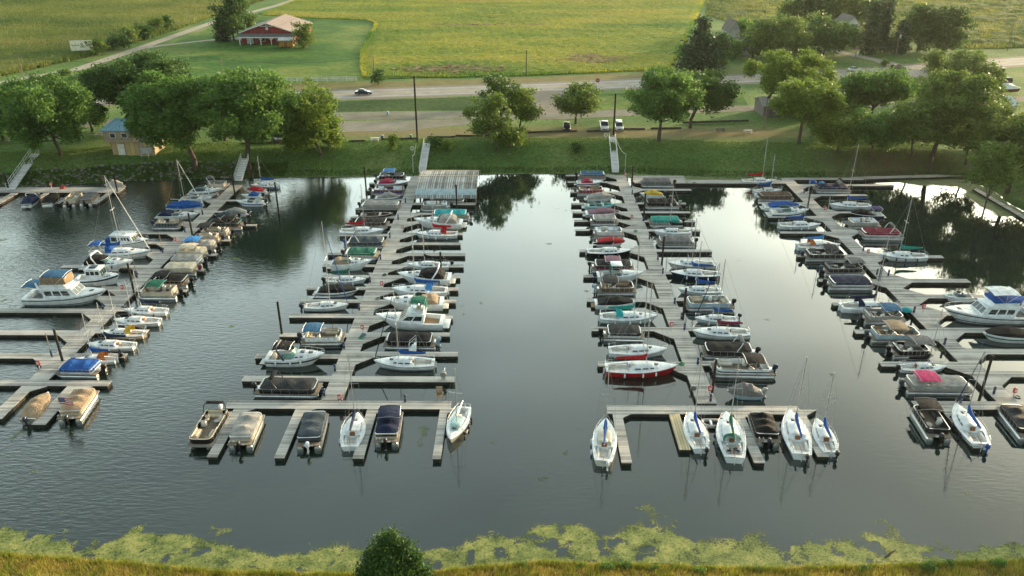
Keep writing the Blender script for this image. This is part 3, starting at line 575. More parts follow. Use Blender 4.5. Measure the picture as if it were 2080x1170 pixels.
def hull(e_, L, B, h0, h1, col, st=.8, mx=.42, pw=2.2, rake=.5, flare=.86, stripe=None, boot=None, draft=-.3, fine=26, name='hull'):
    hl = L / 2; hf = lambda t: h0 + (h1 - h0) * (t ** 1.8); bf = lambda t: B / 2 * max(.012, fb(t, st, mx, pw))
    def sec(t, o=0, ks=None):
        b, h = bf(t) + o, hf(t); fl = flare - .25 * t * t
        pr = [(1, h), (.995, h * .82), (.5 + .5 * fl, h * .45), (fl, .08), (fl * .72, draft * .6)]
        out = []
        for s_ in (1, -1):
            q = [(-hl + L * t - rake * (h - z) * (t ** 4) + (.0 if t > .02 else .12 * (h - z)), s_ * b * k, z) for k, z in pr]
            out += q if s_ == 1 else q[::-1]
        return out
    ts = [i / fine for i in range(fine)] + [.985, 1.0]
    MB().loft([sec(t) for t in ts], True, False, closed=False).build(name, gel(C[col] if isinstance(col, str) else col, .22), e_, 45)
    if stripe:
        for nm, c_, z0, z1 in [stripe] if isinstance(stripe, tuple) else stripe:
            m = MB()
            for s_ in (1, -1):
                g = []
                for t in ts[:-1]:
                    h = hf(t); row = []
                    for f_ in (z0, z1):
                        fl = flare - .25 * t * t; z = h * f_
                        k = 1 if f_ > .82 else ((.5 + .5 * fl) + (1 - (.5 + .5 * fl)) * (f_ - .45) / .37 if f_ > .45 else fl + (.5 - .5 * fl) * max(0, (z - .08)) / max(.01, h * .45 - .08))
                        row.append((-hl + L * t - rake * (h - z) * (t ** 4) + .1 * (h - z) * (t < .02), s_ * (bf(t) * k + .014), z))
                    g.append(row if s_ == 1 else row[::-1])
                m.sheet(g)
            m.build(nm, gel(C[c_], .3), e_)
    return hf, bf
def deck(e_, L, hf, bf, wells, camber=.06, col='white', floor=None, rim=.22):
    """deck cap with sunken cockpits; wells = [(t0, t1, depth, side width)]"""
    hl = L / 2; ts = sorted(set([i / 30 for i in range(30)] + [.985] + [w_[0] for w_ in wells] + [w_[1] for w_ in wells]))
    rings = []
    def ring(t, w_):
        b, h = bf(t) + .02, hf(t) + .012; x = -hl + L * t; r_ = []
        for s_ in (-1, 1):
            if w_: q = [(x, s_ * b, h - .05), (x, s_ * b, h), (x, s_ * (b - rim), h + .02), (x, s_ * max(.05, b - rim - .02), h - w_[2]), (x, 0, h - w_[2])]
            else: q = [(x, s_ * b, h - .05), (x, s_ * b, h), (x, s_ * b * .8, h + camber * .5), (x, s_ * b * .4, h + camber), (x, 0, h + camber)]
            r_ += q if s_ == -1 else q[::-1][1:]
        return r_
    for t in ts:
        w0 = next((w_ for w_ in wells if w_[0] < t <= w_[1] + 1e-9), None); w1 = next((w_ for w_ in wells if w_[0] <= t + 1e-9 and t < w_[1] - 1e-9), None)
        if w0 is w1: rings.append(ring(t, w0))
        else: rings.append(ring(t, w0)); rings.append(ring(t + .0008, w1))
    MB().loft(rings, False, False, closed=False).build('deck', gel(C[col], .35), e_, 35)
    for w_ in wells:
        tm = [w_[0] + .01 + (w_[1] - w_[0] - .02) * k / 6 for k in range(7)]
        MB().sheet([[(-hl + L * t, s_ * max(.05, bf(t) - rim - .06), hf((w_[0] + w_[1]) / 2) * 0 + hf(t) - w_[2] + .03) for s_ in (1, -1)] for t in tm]).build('cockpit_floor', floor or gel(C['off'], .6), e_)
def fenders(e_, L, hf, bf, ts, col, seed):
    for i, t in enumerate(ts):
        for s_ in (-1, 1):
            if (seed * 7 + i * 3 + s_) % 3 == 0: continue
            x, y, z = -L / 2 + L * t, s_ * (bf(t) + .10), hf(t); m = MB(); m.tube([(x, y, z - .62), (x, y, z - .56), (x, y, z - .2), (x, y, z - .12)], [.04, .1, .1, .03], 8); m.tube([(x, y, z - .12), (x, y - s_ * .15, z + .06)], .015, 4); m.build('fender', gel(C[col], .4, 0, 'vinyl'), e_)
def trunk(e_, L, hf, bf, t0, t1, ht, wk, col='white', win='black', name='cabin_top', wins=None, slope=.25, aft=.02):
    hl = L / 2; N = 12; rings = []
    def dims(u):
        t = t0 + (t1 - t0) * u; w_ = bf(t) * wk; z0 = hf(t) - .03
        k = S(0, aft + 1e-3, u) * (1 - S(1 - slope, 1.0, u) * .92); return t, w_, z0, max(.03, ht * k)
    for i in range(N + 1):
        t, w_, z0, hh = dims(i / N); x = -hl + L * t
        rings.append([(x, -w_, z0), (x, -w_ * .95, z0 + hh * .75), (x, -w_ * .8, z0 + hh), (x, 0, z0 + hh * 1.12), (x, w_ * .8, z0 + hh), (x, w_ * .95, z0 + hh * .75), (x, w_, z0)])
    o = MB().loft(rings, True, True, closed=False).build(name, gel(C[col], .3), e_, 45)
    for u0, u1 in (wins or ((.12, .3), (.36, .54), (.6, .72))):
        for s_ in (-1, 1):
            m = MB(); g = []
            for k in range(3):
                u = u0 + (u1 - u0) * k / 2; t, w_, z0, hh = dims(u); x = -hl + L * t; f = lambda q: w_ * (1 - .05 * q / .75) + .012
                g.append([(x, s_ * f(.22), z0 + hh * .24 + .02), (x, s_ * f(.62), z0 + hh * .66)])
            m.sheet(g if s_ < 0 else g[::-1]); m.build('window', glass(), o)
    return dims
def rail(e_, pts, posts=True, r=.018, drop=.45, name='rail'):
    m = MB(); m.tube(pts, r, 5)
    for p in pts[::1 if posts else 99]: m.tube([p, (p[0], p[1], p[2] - drop)], r * .8, 4)
    m.build(name, metal((.8, .8, .8), .25), e_)
def sail(top=None, L=8, B=2.7, hcol='white', mh=9, cover='blue', stripe='navy', jib=None, mot=None, dodger=None, wins=None, mt=.58, boomdir=-1, seed=1, cabin='white', lean=0, hatch=True, sag=0, tarpc=None, spreader=True, seats=None, bt=None):
    e_ = empty('sailboat', (0, 0, 0)); hl = L / 2; h0, h1 = .105 * L - .05, .13 * L
    sts = []
    if stripe: sts = [('stripe', stripe, .78, .86), ('waterline_stripe', stripe, .14, .22)]
    hf, bf = hull(e_, L, B, h0, h1, hcol, st=.66, mx=.45, pw=2.0, rake=.75, flare=.8, stripe=sts or None)
    deck(e_, L, hf, bf, [(.05, .33, .38)], col='white', rim=.34)
    trunk(e_, L, hf, bf, .34, .78, .36 + .012 * L, .62, cabin, wins=wins, slope=.4)
    m = MB()
    for s_ in (-1, 1): m.box((-hl + L * .19, s_ * (bf(.19) - .5), hf(.19) - .2), (L * .26, .3, .36), .04)
    m.build('cockpit_bench', gel(C['off'], .5), e_)
    if hatch:
        MB().box((-hl + L * .38, 0, hf(.38) + .36 + .012 * L + .04), (L * .08, .6, .05), .02).build('companionway_hatch', gel(C['off'], .4), e_)
        MB().box((-hl + L * .333, 0, hf(.34) + .16), (.04, .55, .5), .01).build('companionway_door', gel(C['wood'], .5), e_)
        MB().box((-hl + L * .70, 0, hf(.7) + .30), (.5, .5, .06), .02).build('fore_hatch', glass((.06, .07, .08)), e_)
    xm = -hl + L * mt; zc = hf(mt) + .36 + .01 * L
    m = MB(); m.tube([(xm, 0, zc - .1), (xm + lean, 0, mh)], [.058, .04], 7); m.build('mast', metal((.72, .73, .74), .4), e_)
    if spreader:
        k = .55; m = MB(); m.tube([(xm + lean * k, -.75, zc + (mh - zc) * k + .05), (xm + lean * k, 0, zc + (mh - zc) * k), (xm + lean * k, .75, zc + (mh - zc) * k + .05)], .025, 5); m.build('spreader', metal(), e_)
    xb0 = -hl + L * .12; zb = zc + .75; LB = xm - xb0
    m = MB(); m.tube([(xm, 0, zb), (xb0, 0, zb + .05)], .05, 6); m.build('boom', metal(), e_)
    if cover:
        rr = [.12, .24, .25, .20, .17, .14, .09]; P = [(xm + .05, 0, zb + .55), (xm - .12, 0, zb + .32), (xm - .3, 0, zb + .16), (xm - LB * .3, 0, zb + .08), (xm - LB * .55, 0, zb + .06), (xm - LB * .8, 0, zb + .05), (xb0 + .1, 0, zb + .06)]
        rings = []
        for i, p in enumerate(P):
            w_ = rr[i] * .75; h_ = rr[i] * 1.25; ww = 1 + .12 * math.sin(i * 2.3 + seed)
            rings.append([(p[0], w_ * math.cos(a) * ww, p[2] - .04 + h_ * math.sin(a)) for a in [k * math.pi / 4 for k in range(8)]])
        MB().loft(rings).build('boom_cover', canvas(C[cover]), e_, 60)
    m = MB(); bx = hl - .12; hb = hf(1) + .05; r_ = .011
    for s_ in (-1, 1):
        m.tube([(xm - .1, s_ * bf(mt) * .95, hf(mt)), (xm + lean * .55, s_ * .75, zc + (mh - zc) * .55 + .05), (xm + lean, 0, mh - .1)], r_, 4)
    m.tube([(-hl + .05, 0, hf(0)), (xm + lean, 0, mh - .05)], r_, 4)
    if not jib: m.tube([(bx, 0, hb), (xm + lean, 0, mh - .3)], r_, 4)
    m.build('rigging', metal((.45, .45, .45), .5), e_)
    if jib: MB().tube([(bx, 0, hb), (bx * .92 + .08 * (xm + lean), 0, hb + .08 * (mh - hb)), (xm + lean + .1, 0, mh - .3)], [.03, .065, .03], 7).build('furled_jib', canvas(C[jib]), e_)
    b = bf(.9); rail(e_, [(hl - L * .13, -b * .95, hf(.87) + .5), (hl - .1, -.12, hf(1) + .55), (hl - .1, .12, hf(1) + .55), (hl - L * .13, b * .95, hf(.87) + .5)], name='bow_pulpit')
    rail(e_, [(-hl + .9, -bf(.1) * .95, hf(.1) + .5), (-hl + .08, -bf(0) * .9, hf(0) + .5), (-hl + .08, bf(0) * .9, hf(0) + .5), (-hl + .9, bf(.1) * .95, hf(.1) + .5)], name='stern_rail')
    m = MB()
    for s_ in (-1, 1):
        P = [(-hl + L * t, s_ * bf(t) * .95, hf(t) + .5) for t in (.1, .3, .5, .7, .87)]; m.tube(P, .009, 4)
        for p in P: m.tube([p, (p[0], p[1], p[2] - .5)], .011, 4)
    m.build('lifeline', metal((.7, .7, .7), .3), e_)
    m = MB(); m.tube([(-hl + .05, 0, hf(0) + .12), (-hl + L * .15, .08, hf(.1) + .28)], .03, 5); m.build('tiller', gel(C['wood'], .4), e_)
    m = MB(); m.box((-hl - .12, 0, .2), (.22, .05, 1.3), .02); m.build('rudder', gel(C['white'], .4), e_)
    if mot: 
        o = motor(e_, -hl - .25, .62, mot, .85); o.location.y = -.45
    if dodger:
        x = -hl + L * .33; rings = []
        for i, (dx, hh) in enumerate(((-.5, 1.0), (-.15, 1.02), (.2, .8), (.5, .38))): rings.append([(x + dx, bf(.33) * .62 * math.cos(a), hf(.33) + .15 + hh * (math.sin(a) ** .6 if math.sin(a) > 0 else 0)) for a in [k * math.pi / 8 for k in range(9)]])
        MB().loft(rings, False, False, closed=False).build('dodger', canvas(C[dodger]), e_, 60)
    if bt: bimini(e_, -hl + L * .12, hf(.1) + .1, hf(.1) + 1.75, 1.9, B * .75, bt, rnd=seed)
    fenders(e_, L, hf, bf, (.25, .5, .68), 'white' if seed % 3 else 'navy', seed)
    if tarpc: tarp(e_, -hl + .05, hl - .3, lambda u: bf(.01 + .93 * u) + .05, lambda u: hf(u) - .15, lambda u: hf(u) + .6, tarpc, seed, peaks=(.45, .6), pk=.4)
    return e_
def windshield(e_, x, w_, z, hgt_=.45, run=.9, col=(.05, .09, .09), name='windshield'):
    rings = []; P = [(-run, -w_), (-.15, -w_ * .96), (.12, -w_ * .6), (.2, 0), (.12, w_ * .6), (-.15, w_ * .96), (-run, w_)]
    g = [[(x + a, b, z) for a, b in P], [(x + a * 1.0 - hgt_ * .75, b * .9, z + hgt_ * (1 if abs(b) < w_ * .98 else .7)) for a, b in P]]
    o = MB().sheet(g).build(name, gel(col, .08, 0, 'glass'), e_, 60)
    m = MB(); m.tube(g[1], .022, 5); m.tube([g[0][2], g[1][2]], .02, 4); m.tube([g[0][4], g[1][4]], .02, 4); m.build('windshield_frame', metal(), o)
def runabout(L=6.5, B=2.35, hcol='white', cover=None, bim=None, bx=0, mot=None, stripe=None, seat='off', arch=None, well=(.06, .52), bow=True, cpt=None, seed=1, deckc='white', plat=True, ws=True, h=(.72, .95), railb=False, cuddy=False, tent=.35, name='motorboat', wcol=(.05, .09, .09), pit=None):
    e_ = empty(name, (0, 0, 0)); hl = L / 2
    hf, bf = hull(e_, L, B, h[0], h[1], hcol, st=.86, mx=.36, pw=2.6 if bow else 2.1, rake=1.1, flare=.84, stripe=(('stripe', stripe, .5, .74) if stripe else None))
    full = cover and not cpt
    wells = [(well[0], well[1], .5)] + ([(.62, .86, .38)] if bow and not full and not cuddy and not cover else [])
    deck(e_, L, hf, bf, wells, col=deckc, rim=.2, floor=CARPETG)
    st = gel(C[seat], .5, 0, 'vinyl')
    if not full:
        x0 = -hl + L * well[0]; x1 = -hl + L * well[1]
        m = MB(); m.box((x0 + .32, 0, hf(.1) - .22), (.55, bf(.1) * 1.5, .4), .07); m.box((x0 + .08, 0, hf(.1)), (.16, bf(.1) * 1.5, .4), .06); m.build('rear_bench', st, e_)
        for s_ in (-1, 1):
            m = MB(); m.box((x1 - .8, s_ * bf(.5) * .48, hf(.4) - .25), (.5, .5, .3), .07); m.box((x1 - 1.03, s_ * bf(.5) * .48, hf(.4) + .08), (.14, .5, .45), .05); m.build('cockpit_seat', st, e_)
        if ws: windshield(e_, x1 + .25, bf(.5) * .88, hf(well[1]) + .03, .45, 1.0, wcol)
    if cuddy: trunk(e_, L, hf, bf, well[1] + .02, .93, .32, .7, 'white', name='cuddy_top', slope=.75, wins=((.1, .3),))
    if railb: rail(e_, [(-hl + L * t, s_ * max(.08, bf(t) * .9), hf(t) + .38) for s_, tt in ((-1, (.6, .75, .88, .97)), (1, (.97, .88, .75, .6))) for t in tt for s_ in (s_,)], drop=.38, name='bow_rail')
    if cover:
        a0, a1 = (cpt or (.0, .97))
        tarp(e_, -hl + L * a0, -hl + L * a1, lambda u: (bf(a0 + (a1 - a0) * u) + .045) * (.9 if cpt else 1), lambda u: hf(a0 + (a1 - a0) * u) + (-.16 if not cpt else .03), lambda u: hf(a0 + (a1 - a0) * u) + .30 + tent * math.exp(-((u - .5) / .3) ** 2), cover, seed, peaks=(.32, .55), pk=tent * .6, ends=.3)
    if bim: bimini(e_, bx, hf(.3), hf(.3) + 1.35, 2.0, B * .8, bim, rnd=seed)
    if arch:
        m = MB()
        for s_ in (-1, 1): m.tube([(bx + .5, s_ * bf(.4) * .95, hf(.4)), (bx - .2, s_ * bf(.4) * .88, hf(.4) + 1.0), (bx - .4, s_ * bf(.4) * .7, hf(.4) + 1.3), (bx - .4, 0, hf(.4) + 1.33)], .07, 6)
        m.build('arch', gel(C[arch], .3), e_)
    if plat: MB().box((-hl - .2, 0, .32), (.6, B * .72, .08), .03).build('swim_platform', TEAK if plat == 'teak' else gel(C['off'], .5), e_)
    if mot: motor(e_, -hl - .15 - (.1 if plat else 0), .75, mot, .92)
    return e_
def cruiser(L=9, B=3.1, hcol='white', stripe='navy', canvas_c='black', arch='white', seed=1, bimc=None, dome=False, cpt=(.12, .5), boot=None, wcol=(.05, .14, .13), railb=True, enc=False):
    e_ = empty('cabin_cruiser', (0, 0, 0)); hl = L / 2
    hf, bf = hull(e_, L, B, 1.0, 1.5, hcol, st=.9, mx=.35, pw=2.4, rake=1.1, flare=.85, stripe=(('stripe', stripe, .52, .72) if stripe else None), draft=-.4)
    deck(e_, L, hf, bf, [(.07, .46, .55)], col='white', rim=.26, floor=CARPETG)
    trunk(e_, L, hf, bf, .48, .92, .42, .72, 'white', name='cabin_top', slope=.8, wins=((.08, .2), (.26, .38)))
    windshield(e_, -hl + L * .52, bf(.5) * .8, hf(.5) + .1, .65, 1.5, wcol)
    for t in (.62, .76): MB().box((-hl + L * t, 0, hf(t) + (.44 if t < .7 else .30)), (.55, .55, .06), .02).build('fore_hatch', glass((.08, .1, .1)), e_)
    st = gel(C['cream'], .5, 0, 'vinyl'); x0 = -hl + L * .07
    m = MB(); m.box((x0 + .4, 0, hf(.1) - .25), (.6, bf(.1) * 1.4, .45), .07); m.build('rear_bench', st, e_)
    m = MB(); m.box((-hl + L * .38, -.5, hf(.4) - .1), (.6, .7, .8), .1); m.box((-hl + L * .35, -.5, hf(.4) + .4), (.16, .7, .4), .05); m.build('captain_chair', st, e_)
    MB().box((-hl - .3, 0, .4), (.75, B * .8, .12), .05).build('swim_platform', gel(C['off'], .5), e_)
    if arch:
        m = MB()
        for s_ in (-1, 1): m.tube([(-hl + L * .34, s_ * bf(.3) * .96, hf(.3)), (-hl + L * .24, s_ * bf(.3) * .9, hf(.3) + 1.2), (-hl + L * .22, s_ * bf(.3) * .7, hf(.3) + 1.55), (-hl + L * .22, 0, hf(.3) + 1.6)], .11, 6)
        m.build('radar_arch', gel(C[arch], .3), e_)
    if canvas_c:
        a0, a1 = cpt; hi = 1.25 if dome else .75
        tarp(e_, -hl + L * a0, -hl + L * a1, lambda u: bf(a0 + (a1 - a0) * u) * (.86 - .12 * u), lambda u: hf(.3) + .02, lambda u: hf(.3) + hi * (1 - .25 * u), canvas_c, seed, name='cockpit_canvas', peaks=(.35, .7), pk=.1, ends=.35)
    if bimc: bimini(e_, -hl + L * .3, hf(.3), hf(.3) + 1.6, 2.4, B * .8, bimc, rnd=seed)
    fenders(e_, L, hf, bf, (.2, .45, .62), 'navy' if seed % 2 else 'white', seed)
    if railb:
        for s_ in (-1, 1): rail(e_, [(-hl + L * t, s_ * max(.08, bf(t) * .93), hf(t) + .5) for t in (.5, .62, .74, .85, .93, .985)], drop=.5, name='bow_rail')
    return e_
def house(e_, x0, x1, w0, z0, z1, col='white', tum=.9, fs=.35, rs=0, wins=(), name='cabin', roofc=None, over=.12, fw=True):
    m = MB(); a = [(x0, -w0), (x1 - .0, -w0 * .96), (x1, w0 * .96), (x0, w0)]
    mx_ = x1 - fs; m.loft([[(x0, -w0, z0), (x1, -w0 * .92, z0), (x1, w0 * .92, z0), (x0, w0, z0)], [(x0 + rs, -w0 * tum, z1), (mx_, -w0 * tum * .92, z1), (mx_, w0 * tum * .92, z1), (x0 + rs, w0 * tum, z1)]])
    o = m.build(name, gel(C[col], .3), e_)
    for u0, u1, v0, v1 in wins:
        for s_ in (-1, 1):
            def P(u, v):
                xx0 = x0 + rs * v; xx1 = x1 - fs * v; w_ = (w0 * (1 - (1 - tum) * v)) * (1 - .08 * u)
                return (xx0 + (xx1 - xx0) * u, s_ * (w_ + .014), z0 + (z1 - z0) * v)
            q = [P(u0, v0), P(u1, v0), P(u1, v1), P(u0, v1)]; MB().add(q if s_ < 0 else q[::-1], [(0, 1, 2, 3)]).build('window', glass(), o)
    if fw:
        for s_ in (-1, 0, 1):
            def Q(y, v): return (x1 - fs * v + .014, y * (1 - (1 - tum) * v), z0 + (z1 - z0) * v)
            c = s_ * w0 * .58; d = w0 * .26; MB().add([Q(c - d, .35), Q(c + d, .35), Q(c + d, .88), Q(c - d, .88)], [(0, 1, 2, 3)]).build('windshield', glass((.03, .06, .06)), o)
    m = MB(); m.box(((x0 + rs + mx_) / 2, 0, z1 + .04), (mx_ - x0 - rs + over * 2, w0 * tum * 2 + over, .09), .035); m.build('roof', gel(C[roofc or col], .3), o)
    return o
def flybridge(L=11, B=3.6, canv='blue', top='blue', long_=False, seed=1, encl=True):
    e_ = empty('flybridge_yacht', (0, 0, 0)); hl = L / 2
    hf, bf = hull(e_, L, B, 1.15, 1.85, 'white', st=.9, mx=.38, pw=2.3, rake=1.2, stripe=[('stripe', 'navy', .72, .84), ('waterline_stripe', 'navy', .1, .18)], draft=-.5)
    deck(e_, L, hf, bf, [(.05, .27, .6)], col='white', rim=.28, floor=CARPETG)
    x0 = -hl + L * .27; x1 = -hl + L * (.70 if not long_ else .66); w_ = bf(.45) * .82
    house(e_, x0, x1, w_, hf(.3) - .05, hf(.3) + 1.25, wins=((.06, .28, .3, .8), (.33, .55, .3, .8), (.6, .82, .3, .8)), fs=1.0, tum=.88)
    z = hf(.3) + 1.33; m = MB(); m.loft([[(x0 - .2, -w_ * .8, z), (x1 - 1.5, -w_ * .72, z), (x1 - 1.1, 0, z), (x1 - 1.5, w_ * .72, z), (x0 - .2, w_ * .8, z)], [(x0 - .2, -w_ * .86, z + .6), (x1 - 1.9, -w_ * .78, z + .6), (x1 - 1.5, 0, z + .6), (x1 - 1.9, w_ * .78, z + .6), (x0 - .2, w_ * .86, z + .6)]], True, False)
    m.build('flybridge', gel(C['white'], .3), e_)
    m = MB(); m.box((x0 + 1.0, .3, z + .3), (.5, 1.2, .5), .06); m.box((x0 + .8, .3, z + .7), (.12, 1.2, .5), .05); m.build('helm_seat', gel(C['cream'], .5), e_)
    bimini(e_, (x0 + x1) / 2 - .7, z + .5, z + 2.0, (x1 - x0) * .72, w_ * 1.75, top, rnd=seed)
    if encl:
        g = []
        cx = (x0 + x1) / 2 - .7; hx = (x1 - x0) * .35
        MB().loft([[(cx + hx * 1.0, -w_ * .8, z + .62), (cx + hx * 1.15, 0, z + .62), (cx + hx * 1.0, w_ * .8, z + .62), (cx - hx, w_ * .82, z + .62), (cx - hx, -w_ * .82, z + .62)][::-1], [(cx + hx * .9, -w_ * .8, z + 1.72), (cx + hx, 0, z + 1.8), (cx + hx * .9, w_ * .8, z + 1.72), (cx - hx, w_ * .82, z + 1.7), (cx - hx, -w_ * .82, z + 1.7)][::-1]], False, False).build('enclosure', gel((.30, .22, .14), .1, 0, 'glass'), e_)
    else:
        MB().box(((x0 + x1) / 2 - 1.0, 0, z + .72), ((x1 - x0) * .75, w_ * 1.72, .5), .15).build('bridge_cover', canvas(C['blue']), e_)
    m = MB()
    for s_ in (-1, 1): m.tube([(x0 + .3, s_ * w_, hf(.3) + .3), (x0 - .5, s_ * w_ * .95, z + .5), (x0 - .7, s_ * w_ * .8, z + .9)], .14, 6)
    m.build('radar_arch', gel(C['white'], .3), e_)
    if top: bimini(e_, -hl + L * .12, hf(.1) + .2, hf(.1) + 1.9, L * .2, B * .75, canv, rnd=seed + 3, name='aft_awning')
    for s_ in (-1, 1): rail(e_, [(-hl + L * t, s_ * max(.08, bf(t) * .94), hf(t) + .6) for t in (.35, .48, .6, .72, .83, .92, .985)], drop=.6, name='bow_rail')
    MB().box((-hl - .3, 0, .4), (.8, B * .85, .1), .04).build('swim_platform', gel(C['off'], .5), e_)
    MB().box((hl - 2.2, 0, hf(.8) + .1), (.6, .6, .08), .03).build('fore_hatch', glass((.08, .1, .1)), e_)
    return e_
def tug(L=7.8, B=2.7):
    e_ = empty('tugboat', (0, 0, 0)); hl = L / 2
    hf, bf = hull(e_, L, B, .95, 1.5, 'white', st=.85, mx=.42, pw=2.4, rake=.5, stripe=('stripe', 'navy', .76, .98))
    deck(e_, L, hf, bf, [(.05, .30, .45)], col='white', rim=.25)
    house(e_, -hl + L * .30, -hl + L * .66, B * .36, .95, 2.55, fs=.15, tum=.92, wins=((.08, .3, .5, .85), (.36, .6, .5, .85), (.66, .9, .5, .85)))
    MB().box((-hl + L * .30 - .02, .2, 1.7), (.04, .6, 1.3), .01).build('door', gel(C['wood'], .45), e_)
    trunk(e_, L, hf, bf, .66, .88, .35, .6, 'white', slope=.4); MB().box((-hl + L * .45, 0, 2.72), (1.0, 1.1, .12), .05).build('roof_box', gel(C['navy'], .4), e_)
    MB().tube([(-hl + L * .36, 0, 2.6), (-hl + L * .33, 0, 3.6)], .04).build('mast', metal(), e_)
    for s_ in (-1, 1): rail(e_, [(-hl + L * t, s_ * max(.08, bf(t) * .93), hf(t) + .5) for t in (.6, .75, .88, .985)], drop=.5, name='bow_rail')
    return e_
def trawler(L=8.2, B=2.9):
    e_ = empty('trawler', (0, 0, 0)); hl = L / 2
    hf, bf = hull(e_, L, B, .85, 1.45, 'white', st=.88, mx=.4, pw=2.4, rake=.5, stripe=('stripe', 'navy', .86, .98))
    deck(e_, L, hf, bf, [(.04, .2, .45)], col='white', rim=.22)
    house(e_, -hl + L * .20, -hl + L * .72, B * .40, .85, 2.25, fs=.55, tum=.93, wins=((.04, .30, .35, .85), (.38, .47, .45, .8), (.51, .60, .45, .8), (.64, .73, .45, .8), (.78, .88, .4, .8)), over=.2)
    trunk(e_, L, hf, bf, .70, .9, .3, .6, 'white', slope=.5); MB().box((-.3, 0, 2.38), (.6, .6, .1), .03).build('roof_hatch', gel(C['off'], .4), e_)
    MB().box((-hl + L * .13, 0, 1.3), (L * .14, B * .72, .75), .12).build('stern_canvas', canvas(C['blue']), e_)
    for s_ in (-1, 1): rail(e_, [(-hl + L * t, s_ * max(.08, bf(t) * .93), hf(t) + .5) for t in (.7, .82, .92, .985)], drop=.5, name='bow_rail')
    return e_
def dinghy(L=3.2, B=1.6, mot='black'):
    e_ = empty('inflatable_dinghy', (0, 0, 0)); hl = L / 2; y = B / 2 - .2
    MB().tube([(-hl, -y, .28), (-hl + .2, -y, .28), (hl * .3, -y, .28), (hl * .75, -y * .7, .34), (hl, 0, .42), (hl * .75, y * .7, .34), (hl * .3, y, .28), (-hl + .2, y, .28), (-hl, y, .28)], [.06, .2, .21, .21, .2, .21, .21, .2, .06], 10).build('inflated_tube', gel(C['lgrey'], .45), e_)
    MB().box((-.1, 0, .18), (L * .85, B * .6, .06), .02).build('floor', gel(C['dgrey'], .7), e_); MB().box((0, 0, .42), (.25, B * .7, .05), .02).build('seat', gel(C['white'], .5), e_); MB().box((-hl + .15, 0, .38), (.06, B * .6, .4), .02).build('transom', gel(C['white'], .5), e_)
    if mot: motor(e_, -hl + .05, .6, mot, .7)
    return e_
def jetski(col='yellow'):
    e_ = empty('jet_ski', (0, 0, 0)); hf, bf = hull(e_, 3.1, 1.1, .38, .6, 'white', st=.8, mx=.4, pw=2.3, rake=.4, fine=12)
    rings = [[(x, w_ * math.cos(a), z + h_ * math.sin(a)) for a in [k * math.pi / 4 for k in range(5)]] for x, w_, z, h_ in ((-1.4, .4, .4, .1), (-1.1, .42, .4, .32), (-.2, .36, .42, .36), (.1, .34, .45, .62), (.4, .4, .5, .5), (1.0, .32, .55, .3), (1.4, .1, .58, .1))]
    MB().loft(rings, True, True, closed=False).build('seat_cover', canvas(C[col]), e_, 60)
    MB().tube([(.15, -.32, 1.02), (.25, 0, 1.0), (.15, .32, 1.02)], .035, 6).build('handlebar', RUBBER, e_)
    return e_
# ================================================================ DOCKS
DECK = planks('dock planks', 1, .29, (.15, .147, .138), (.53, .52, .49), .09)
NEWWOOD = planks('new boards', 0, .30, (.42, .34, .20), (.62, .53, .34), .10)
DARK = rough_noise('wet dock side', (.012, .011, .010), (.045, .040, .034), 1.2, .7)
DZ = .50
def dk(name, poly, parent, mat=None, z=DZ):
    """deck slab of plan outline poly (counter-clockwise), with a dark float under it"""
    th = .07; mb = MB(); mb.loft([[(x, y, z - th) for x, y in poly], [(x, y, z) for x, y in poly]]); o = mb.build(name, mat or DECK, parent, 0)
    cx = sum(p[0] for p in poly) / len(poly); cy = sum(p[1] for p in poly) / len(poly)
    q = [(cx + (x - cx) * (1 - .05 / max(.3, abs(x - cx))) if abs(x - cx) > .1 else x, cy + (y - cy) * (1 - .05 / max(.3, abs(y - cy))) if abs(y - cy) > .1 else y) for x, y in poly]
    MB().loft([[(x, y, .02) for x, y in q], [(x, y, z - th - .004) for x, y in q]]).build('float', DARK, o, 0)
    return o
def rect(x0, y0, x1, y1): x0, x1 = sorted((x0, x1)); y0, y1 = sorted((y0, y1)); return [(x0, y0), (x1, y0), (x1, y1), (x0, y1)]
def Yp(px, y): return at(px, y, DZ).y
def Xp(px, y): return at(px, y, DZ).x
